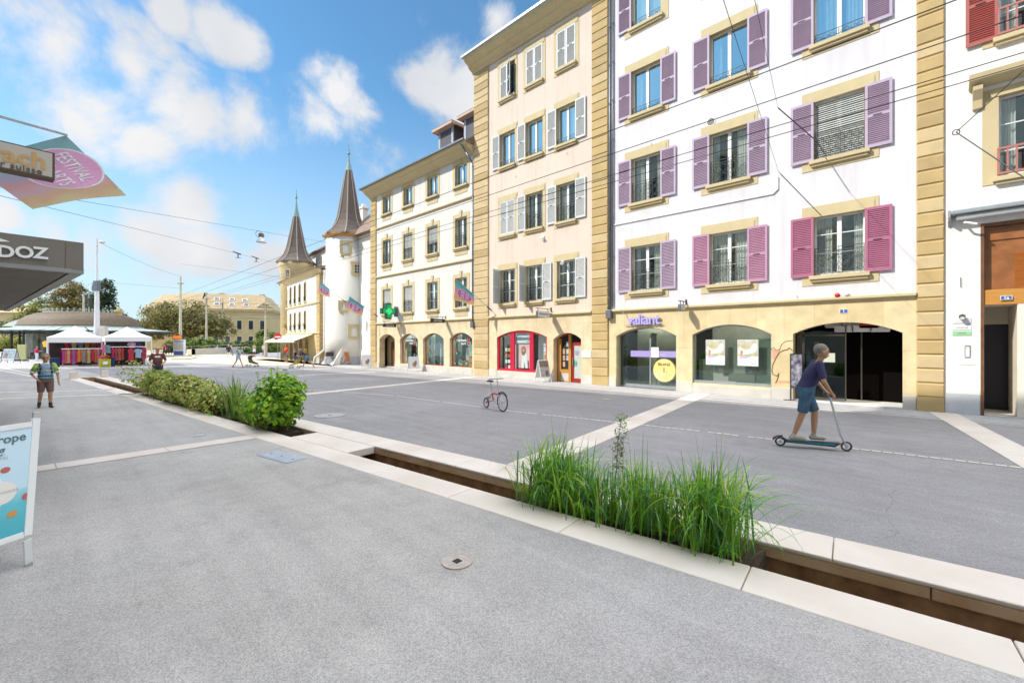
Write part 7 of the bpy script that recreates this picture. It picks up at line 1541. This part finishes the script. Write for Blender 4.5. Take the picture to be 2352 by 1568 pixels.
M_jer = mat('cycling_jersey', (.05,.17,.25), .6, 0, 9, col2=(.30,.48,.58), stretch=(1,1,3), detail=2); M_jsl = mat('lime_sleeve', (.32,.50,.08), .6, .3, 10); M_brs = mat('brown_shorts', (.17,.10,.09), .85, .2, 8)
H_grey = mat('grey_hair', (.30,.26,.22), .8, .5, 40, bump=1, bscale=120); H_dark = mat('dark_hair', (.05,.035,.025), .7, .2, 30); H_red = mat('red_hair', (.35,.13,.05), .7, .2, 30); H_blond = mat('blond_hair', (.55,.42,.22), .7, .2, 30)
WALK = {'kneL':(.055,-.07,.29),'ankL':(.06,-.07,.05),'kneR':(-.055,.02,.29),'ankR':(-.06,.13,.075),'elbL':(.14,.06,.64),'wriL':(.14,.06,.50),'elbR':(-.14,-.02,.64),'wriR':(-.13,-.11,.53)}
def jersey_extra(t, J, H):
    for S in 'LR':
        b = B(); b.cyl(J['sho'+S], J['sho'+S].lerp(J['elb'+S], .72), .042*H, .039*H, 14); b.ball(J['sho'+S], .042*H, 12); b.obj('sleeve', M_jsl, t, smooth=True)
        b = B(); b.cyl(J['sho'+S].lerp(J['elb'+S], .70), J['sho'+S].lerp(J['elb'+S], .86), .041*H, .040*H, 14); b.obj('sleeve_cuff', M_paper, t, smooth=True)
        b = B(); b.cyl(J['ank'+S], J['ank'+S].lerp(J['kne'+S], .22), .026*H, .027*H, 12); b.obj('sock', M_blackm, t)
        s = 1 if S == 'L' else -1; b = B(); b.tube([J['sho'+S]+Vector((-s*.03,-.02,.035))*H, J['che']+Vector((s*.066,-.078,.0))*H, J['wai']+Vector((s*.085,-.07,.02))*H], .012*H, 6); b.obj('rucksack_strap', M_blackm, t)
    b = B(); loft(b, [(J['nec']+Vector((0,-.0,-.015))*H, .058*H, .05*H), (J['nec']+Vector((0,0,.012))*H, .040*H, .036*H)]); b.obj('collar', mat('collar_white', (.75,.70,.72), .8), t)
    for z, c in ((.70,(.70,.62,.45)),(.755,(.45,.45,.62)),(.60,(.02,.12,.25))):
        b = B(); q = J['wai'].lerp(J['che'], (z-.62)/.125); q.z = z*H; rx = .098*H*1.10; ry = .083*H*1.15 if z < .74 else .077*H; n = 16; vs = [(q.x+rx*math.cos(PI+PI*i/n), q.y-.010*H+ry*math.sin(PI+PI*i/n), q.z+dz) for dz in (-.011*H, .011*H) for i in range(n+1)]; b.add(vs, [(i, i+1, n+2+i, n+1+i) for i in range(n)]); b.obj('chest_stripe', mat('stripe_%d' % int(z*1000), c, .6, .4, 14), t)
pj = G(104, 936); person('man in a blue and green cycling jersey and brown shorts walking towards the viewer', pj, facing(-pj.normalized())+.12, 1.77,
    {**WALK, 'kneL':(.058,-.05,.285),'ankL':(.062,-.04,.05),'kneR':(-.06,-.02,.285),'ankR':(-.07,.09,.06),'elbR':(-.175,.03,.64),'wriR':(-.115,-.09,.545),'elbL':(.165,.03,.63),'wriL':(.172,-.02,.48)},
    (M_jer, .5, 0), (M_brs, 'shorts'), SK, H_grey, None, 1.14, .0085, extra=jersey_extra, face=True, hs=1.16)
pb = G(362, 884); person('bald man in a brown printed t-shirt standing behind the planted channel', pb, facing(-pb.normalized()), 1.93, {'elbL':(.165,.0,.64),'wriL':(.10,-.10,.56),'elbR':(-.165,.0,.64),'wriR':(-.10,-.10,.56)}, (mat('maroon_shirt', (.13,.045,.04), .85, .1, 6), .95, 0), (mat('dark_trousers', (.05,.05,.06), .85), 'trousers'), SK, None, None, 1.18, .011, face=True, hs=1.05,
    extra=lambda t, J, H: (lambda b: (b.prism([(-.13,.0),(-.05,.05),(0,.02),(.05,.05),(.13,0),(.1,-.04),(-.1,-.04)], -.004, 0, 'y'), b.obj('shirt_print', M_paper, t, loc=J['che']+Vector((0,-.074*H-.012,.0)))))(B()))
M_crim = mat('crimson_top', (.50,.01,.09), .8); M_wht = mat('white_cloth', (.80,.79,.77), .85); M_pinkt = mat('pale_trousers', (.70,.68,.75), .85); M_den = mat('denim', (.16,.24,.32), .85, .2, 9); M_blk = mat('black_cloth', (.03,.03,.04), .9); M_org = mat('orange_red_top', (.65,.08,.03), .8); M_lbl = mat('pale_blue_dress', (.42,.55,.62), .85, .25, 12); M_gry = mat('pale_grey_top', (.52,.54,.62), .85, .15, 8); M_nav = mat('navy_shorts', (.04,.05,.10), .9); M_beige = mat('beige_cloth', (.60,.50,.36), .85)
p = G(84, 829.5); person('woman in a crimson top, white trousers and straw hat at the kiosk cafe', p, facing(CR*.3+CF), 1.66, {'elbR':(-.16,-.05,.66),'wriR':(-.12,-.15,.68)}, (M_crim, .8, 0), (M_pinkt, 'trousers'), SK2, H_dark, M_wht, 1.1, .014, hat=mat('straw', (.55,.40,.20), .9))
p = G(121, 838); person('person in a white shirt standing behind the man in the cycling jersey', p, facing(CF*.8+CR*.6), 1.72, {'elbR':(-.15,-.08,.68),'wriR':(-.08,-.15,.76)}, (M_wht, .9, 0), (M_pinkt, 'trousers'), SK, H_dark, M_wht, 1.12, .014)
p = G(377, 813.5); person('person in a bright red top left of the info pillar', p, scr(p, -.4, -.6), 1.85, WALK, (mat('bright_red', (.6,.02,.03), .8), .8, 0), (M_blk, 'trousers'), SK2, H_dark, None, 1, .016)
p = G(385, 813); person('person in dark clothes with a red bag left of the info pillar', p, scr(p, .6, -.4), 1.85, WALK, (M_nav, 1.6, 0), (M_blk, 'trousers'), SK, H_dark, None, 1, .016, extra=lambda t, J, H: (lambda b: (b.box(-.15,.15,-.1,.1,-.15,.15), b.obj('bag', M_crim, t, loc=J['wriR'], bevel=.03)))(B()))
p = G(481, 811.5); person('left one of two people in white by the ramp wall', p, scr(p, 1, -.4), 1.87, WALK, (M_wht, .8, 0), (M_beige, 'shorts'), SK2, H_grey, M_wht, 1.05, .016, extra=lambda t, J, H: (lambda b: (b.box(-.1,.1,.1,.25,-.2,.15), b.obj('rucksack', M_wht, t, loc=J['che'], bevel=.04)))(B()))
p = G(496.5, 811.5); person('right one of two people in white, with a dark rucksack, by the ramp wall', p, scr(p, -.4, 1), 1.87, WALK, (M_wht, .9, 0), (M_wht, 'trousers'), SK2, H_dark, M_wht, 1.05, .016, extra=lambda t, J, H: (lambda b: (b.box(-.15,.15,.07,.25,-.15,.2), b.obj('rucksack', M_blk, t, loc=J['che'], bevel=.04)))(B()))
p = G(525, 821.5); person('person in a black jacket and pale trousers crossing the sunlit square', p, scr(p, -.5, .8), 1.78, {**WALK}, (M_blk, 1.7, .1), (mat('cream_trousers', (.75,.66,.5), .85), 'trousers'), SK2, H_blond, M_beige, 1, .015)
p = G(531, 816); person('person with a dark bag walking behind the one in the black jacket', p, scr(p, .9, .3), 1.80, {**WALK, 'ankR':(-.06,.2,.1)}, (M_beige, .8, 0), (M_den, 'trousers'), SK, H_dark, None, 1, .016)
LEAN = {'wai':(0,-.02,.62),'che':(0,-.075,.735),'nec':(0,-.115,.815),'hea':(0,-.15,.895),'shoL':(.1,-.10,.785),'shoR':(-.1,-.10,.785),'elbL':(.13,-.15,.66),'elbR':(-.13,-.15,.66),'wriL':(.11,-.27,.63),'wriR':(-.11,-.27,.63),
        'kneL':(.05,-.09,.30),'ankL':(.055,-.19,.05),'kneR':(-.05,.05,.29),'ankR':(-.055,.21,.07)}
def stroller(label, loc, rz, mh, mf, s=1.0):
    t = thing('stroller', label, 'stroller', loc, rz)
    b = B()
    for x in (-.24,.24):
        b.tube([(x*s,.35,1.0*s),(x*s,.05,.62*s),(x*s,-.42,.12*s)], .014, 6); b.tube([(x*s,.05,.62*s),(x*s,.28,.12*s)], .014, 6)
    b.cyl((-.24*s,.35,1.0*s),(.24*s,.35,1.0*s),.018); b.obj('frame', M_steel, t)
    b = B(); b.prism([(.12,.38),(-.25,.30),(-.5,.22),(-.48,.32),(-.2,.42),(.0,.5),(.18,.85),(.26,.82)], -.2, .2, 'x'); b.obj('seat', mf, t, bevel=.02)
    b = B(); b.prism([(.26,.80),(.18,.95),(.0,1.02),(-.2,.97),(-.28,.86),(-.05,.88),(.14,.72)], -.22, .22, 'x'); b.obj('hood', mh, t, bevel=.02)
    for x, y, r_ in ((-.24,.28,.12),(.24,.28,.12),(-.22,-.42,.09),(.22,-.42,.09)):
        b = B(); b.ring((x*s,y,r_), r_-.018, .018, 16, 5, 'x'); W_ = b.obj('wheel', M_blackm, t); b = B(); b.cyl((x*s-.02,y,r_),(x*s+.02,y,r_),.03)
        for k in range(6): a = PI*k/3; b.cyl((x*s,y,r_),(x*s,y+math.cos(a)*(r_-.02),r_+math.sin(a)*(r_-.02)),.005,n=4)
        b.obj('spokes', M_steel, W_)
    return t
p = G(547, 844); f_ = CR.copy(); person('woman with red hair in a pale blue dress pushing a stroller across the square', p, facing(f_), 1.83, LEAN, (M_lbl, .8, .14), None, SK2, H_red, mat('tan_shoes', (.45,.28,.15), .7), 1.05, .012, hairlen=.04)
stroller('brown stroller with a yellow edge pushed by the woman in the pale dress', G(578, 842.5), facing(f_), mat('brown_hood', (.20,.11,.05), .8, .3, 6), mat('black_seat', (.05,.035,.03), .8))
p = G(584, 815); person('person in a yellow top and pale skirt walking on the far side of the square', p, scr(p, -.7, .5), 1.85, WALK, (mat('mustard_top', (.55,.45,.18), .8), .8, 0), (M_wht, 'skirt'), SK, H_grey, None, 1, .016)
p = G(604, 818.5); person('man in a white t-shirt and brown shorts beside the ochre mast', p, scr(p, 1, .3), 1.87, None, (M_wht, .8, 0), (M_brs, 'shorts'), SK, H_dark, M_wht, 1, .016)
p = G(657, 833); person('woman in an orange red top and denim shorts with a bag before the cafe', p, scr(p, -.5, -1), 1.89, {'elbR':(-.16,0,.64),'wriR':(-.06,-.1,.60)}, (M_org, .8, 0), (M_den, 'shorts'), SK, H_dark, M_wht, 1.05, .013, hairlen=.05, extra=lambda t, J, H: (lambda b: (b.box(-.18,.18,-.08,.08,-.16,.12), b.obj('bag', MC['brown_hood'], t, loc=J['wriR']+Vector((0,-.05,-.03)), bevel=.04), ))(B()))
p = G(678, 831); person('woman in a pale grey top and navy calf trousers walking before the cafe', p, scr(p, .9, .5), 1.83, {**WALK, 'wai':(0,-.01,.62),'che':(0,-.04,.74),'nec':(0,-.06,.83),'hea':(0,-.09,.915)}, (M_gry, .9, 0), (M_nav, 'shorts'), SK2, H_blond, None, 1.15, .013)
BEND = {'wai':(0,-.06,.60),'che':(0,-.16,.68),'nec':(0,-.235,.735),'hea':(0,-.30,.79),'shoL':(.1,-.21,.72),'shoR':(-.1,-.21,.72),'elbL':(.12,-.27,.58),'elbR':(-.12,-.27,.58),'wriL':(.1,-.37,.56),'wriR':(-.1,-.37,.56),'kneL':(.05,-.10,.30),'ankL':(.055,-.16,.05),'kneR':(-.05,.09,.29),'ankR':(-.055,.28,.08)}
p = G(706, 846); person('person in dark clothes bending forward over a stroller near the round tower', p, facing(-CR), 1.89, BEND, (mat('dark_print_top', (.07,.05,.08), .9, .3, 9), 1.5, 0), (M_den, 'shorts'), SK, H_grey, M_wht, 1.05, .013, extra=lambda t, J, H: (lambda b: (b.box(-.15,.15,-.02,.18,-.18,.18), b.obj('rucksack', mat('yellow_black_bag', (.35,.27,.03), .8, .5, 12), t, loc=J['che']+Vector((0,.05,.12)), bevel=.04)))(B()))
stroller('dark blue stroller pushed to the left near the round tower', G(681, 846), facing(-CR), M_nav, mat('yellow_seat', (.45,.33,.03), .8))
b = B()

# ---------------------------------------------------------------- kick scooter and its rider
pr, pf = G(1792, 1024), G(1944, 1036); dv = (pf-pr); wb = dv.length; ctr = (pr+pf)/2; rz = facing(dv.normalized())
t = thing('kick_scooter', 'black kick scooter with teal stripes rolling over the cobble line', 'scooter', ctr, rz); hw = wb/2
b = B(); b.prism([(-hw+.16,.11),(-hw+.1,.16),(hw-.12,.15),(hw-.05,.2),(hw+.02,.19),(hw-.1,.10),(-hw+.2,.08)], -.075, .075, 'x'); b.obj('deck', M_blackm, t, bevel=.008)
for s in (-1, 1): b = B(); b.prism([(-hw+.2,.115),(hw-.12,.115),(hw-.12,.14),(-hw+.2,.14)], *sorted((s*.076, s*.08)), 'x'); b.obj('stripe', mat('teal_stripe', (.0,.24,.34), .4), t)
for y in (-hw, hw):
    b = B(); b.ring((0,y,.1), .082, .019, 22, 6, 'x'); W_ = b.obj('wheel', M_blackm, t); b = B(); b.cyl((-.02,y,.1),(.02,y,.1),.03); [b.cyl((0,y,.1),(0,y+math.cos(k*PI/3)*.075,.1+math.sin(k*PI/3)*.075),.007,n=4) for k in range(6)]; b.obj('rim', M_steel, W_)
b = B(); b.tube([(0,-hw,.1),(0,-hw+.05,.22),(0,-hw+.1,.34),(0,-hw+.27,1.05),(0,-hw+.30,1.13)], .02, 8); b.obj('stem', M_steel, t); b = B(); b.tube([(-.27,-hw+.32,1.11),(-.1,-hw+.30,1.13),(.1,-hw+.30,1.13),(.27,-hw+.32,1.11)], .014, 6); b.obj('handlebar', M_blackm, t)
for s in (-1, 1): b = B(); b.cyl((s*.16,-hw+.31,1.125),(s*.28,-hw+.32,1.11),.019,n=8); b.obj('grip', M_blackm, t)
b = B(); b.tube([(0,hw+.13,.13),(0,hw+.08,.2),(0,hw-.04,.225)], .02, 6); b.obj('mudguard', M_blackm, t); b = B(); b.box(-.03,.03,hw+.12,hw+.14,.15,.19); b.obj('rear_light', mat('tail_red', (.6,.03,.02), .4), t)
Hs = 2.0; z0 = .165/Hs
RIDE = {k: (v[0], v[1], v[2]+z0) for k, v in {'pel':(0,.06,.53),'wai':(0,.03,.62),'che':(0,-.02,.735),'nec':(0,-.05,.82),'hea':(0,-.085,.905),'hipL':(.052,.06,.52),'hipR':(-.052,.06,.52),
    'kneL':(.05,-.03,.29),'ankL':(.045,-.02,.05),'kneR':(-.05,.10,.28),'ankR':(-.035,.17,.05),'shoL':(.108,-.035,.79),'shoR':(-.108,-.035,.79),'elbL':(.165,-.06,.62),'elbR':(-.165,-.06,.62),'wriL':(.115,-.128,.515),'wriR':(-.115,-.128,.515)}.items()}
person('grey haired man in a navy t-shirt and blue shorts riding the kick scooter', ctr-Vector((0,0,.0)), rz, Hs, RIDE, (mat('navy_tshirt', (.035,.03,.09), .85, .15, 6, bump=1, bscale=9), .85, 0), (mat('blue_shorts', (.06,.14,.22), .85, .3, 8, bump=1, bscale=9), 'shorts'), SK, H_grey, mat('beige_trainers', (.45,.42,.34), .7, .3, 20), 1.12, .0085, face=True, hs=1.1)

# ---------------------------------------------------------------- bicycles
def bike(label, pa, pb_, r1, r2, mframe, folding=False, cargo=False):
    """pa rear wheel contact, pb_ front wheel contact"""
    dv = pb_-pa; w = dv.length; t = thing('bicycle', label, 'bicycle', (pa+pb_)/2, facing(dv.normalized())); yR, yF = w/2, -w/2
    for y, r_ in ((yR, r1), (yF, r2)):
        b = B(); b.ring((0,y,r_), r_-.02, .02, 28, 6, 'x'); W_ = b.obj('wheel', M_blackm, t)
        b = B(); b.ring((0,y,r_), r_-.045, .01, 28, 4, 'x'); b.cyl((-.035,y,r_),(.035,y,r_),.022); [b.cyl((0.01*(-1)**k,y,r_),(0,y+math.cos(k*PI/8)*(r_-.05),r_+math.sin(k*PI/8)*(r_-.05)),.003,n=3) for k in range(16)]; b.obj('rim', M_steel, W_)
    bb = (0, w*.06, .29); st = (0, w*.17, .62); hd = (0, yF+.20, .68); hd2 = (0, yF+.15, .52)
    b = B()
    if folding: b.tube([(0,w*.12,.50),(0,-.05,.53),(0,yF+.2,.50)], .026, 8); b.tube([(0,w*.12,.50), bb], .02, 7); b.tube([bb, (0,yR,r1)], .014, 6); b.tube([(0,w*.15,.5), (0,yR,r1)], .012, 6); b.tube([(0,yF+.2,.42),(0,yF+.2,.58)], .026, 8)
    else: b.tube([hd2, bb], .026, 8); b.tube([hd, st], .022, 8); b.tube([st, bb], .02, 8); b.tube([st, (0,yR,r1)], .013, 6); b.tube([bb, (0,yR,r1)], .014, 6); b.tube([hd, hd2], .024, 8)
    b.obj('frame', mframe, t)
    b = B(); top_ = (0, yF+.32, 1.0); b.tube([(0,yF+.2,.5), top_], .016, 7); [b.tube([(x,yF+.18,.5),(x,yF,r2)], .012, 6) for x in (-.045,.045)]; b.box(-.045,.045,yF+.16,yF+.2,.49,.53); b.obj('fork', M_steel, t)
    b = B(); b.tube([(-.28,yF+.38,1.0),(-.1,yF+.32,1.01),(.1,yF+.32,1.01),(.28,yF+.38,1.0)], .012, 6); b.obj('handlebar', M_blackm, t)
    b = B(); b.tube([(0,w*.12,.5),(0,w*.22,.88)], .015, 6); b.obj('seat_post', M_steel, t); b = B(); b.prism([(-.03,-.14),(.03,-.14),(.08,.08),(.07,.14),(-.07,.14),(-.08,.08)], .88, .93, 'z'); b.v = [(x, y+w*.22, z) for x, y, z in b.v]; b.obj('saddle', M_blackm, t, bevel=.012)
    b = B(); b.ring((.05,bb[1],bb[2]), .085, .008, 20, 4, 'x'); b.cyl((-.06,bb[1],bb[2]),(.06,bb[1],bb[2]),.02); b.tube([(.065,bb[1],bb[2]),(.065,bb[1]-.12,bb[2]-.1)], .009, 5); b.tube([(-.065,bb[1],bb[2]),(-.065,bb[1]+.12,bb[2]+.1)], .009, 5); b.obj('crankset', M_steel, t)
    for x, y, z in ((.11,bb[1]-.12,bb[2]-.1),(-.11,bb[1]+.12,bb[2]+.1)): b = B(); b.box(x-.045,x+.045,y-.035,y+.035,z-.01,z+.01); b.obj('pedal', M_blackm, t)
    b = B(); [b.tube([(0,yF+math.cos(a)*(r2+.02),r2+math.sin(a)*(r2+.02)) for a in [math.radians(q) for q in range(35,150,12)]], .012, 4)]; b.obj('mudguard', M_blackm, t)
    if cargo:
        b = B(); b.box(-.2,.2,yR-.28,yR+.3,.82,1.22); b.obj('delivery_box', M_blackm, t, bevel=.03); b = B(); b.box(-.14,.14,yR+.3,yR+.36,.8,1.05); b.obj('rear_panel', mat('dark_red_panel', (.3,.03,.05), .5), t); b = B(); b.box(-.12,.12,yR-.25,yR+.25,.72,.76); [b.tube([(x,yR+.1,.74),(x,yR,r1)], .01, 5) for x in (-.1,.1)]; b.obj('rack', M_steel, t)
    return t
bike('small folding bicycle with a red frame standing on the road', G(1117, 936), G(1154, 945), .17, .30, mat('bike_red', (.50,.02,.03), .35), folding=True)
bike('pale electric bicycle with a black delivery box parked at the round tower', G(757, 838), G(784, 837), .36, .33, mat('bike_silver', (.55,.56,.55), .4), cargo=True)
t = thing('signpost', 'thin pale post in front of the round tower', 'post', G(769, 835)); b = B(); b.cyl((0,0,0),(0,0,4.5),.035); b.cyl((0,0,4.5),(0,0,5.3),.015); b.obj('post', M_frame, t)
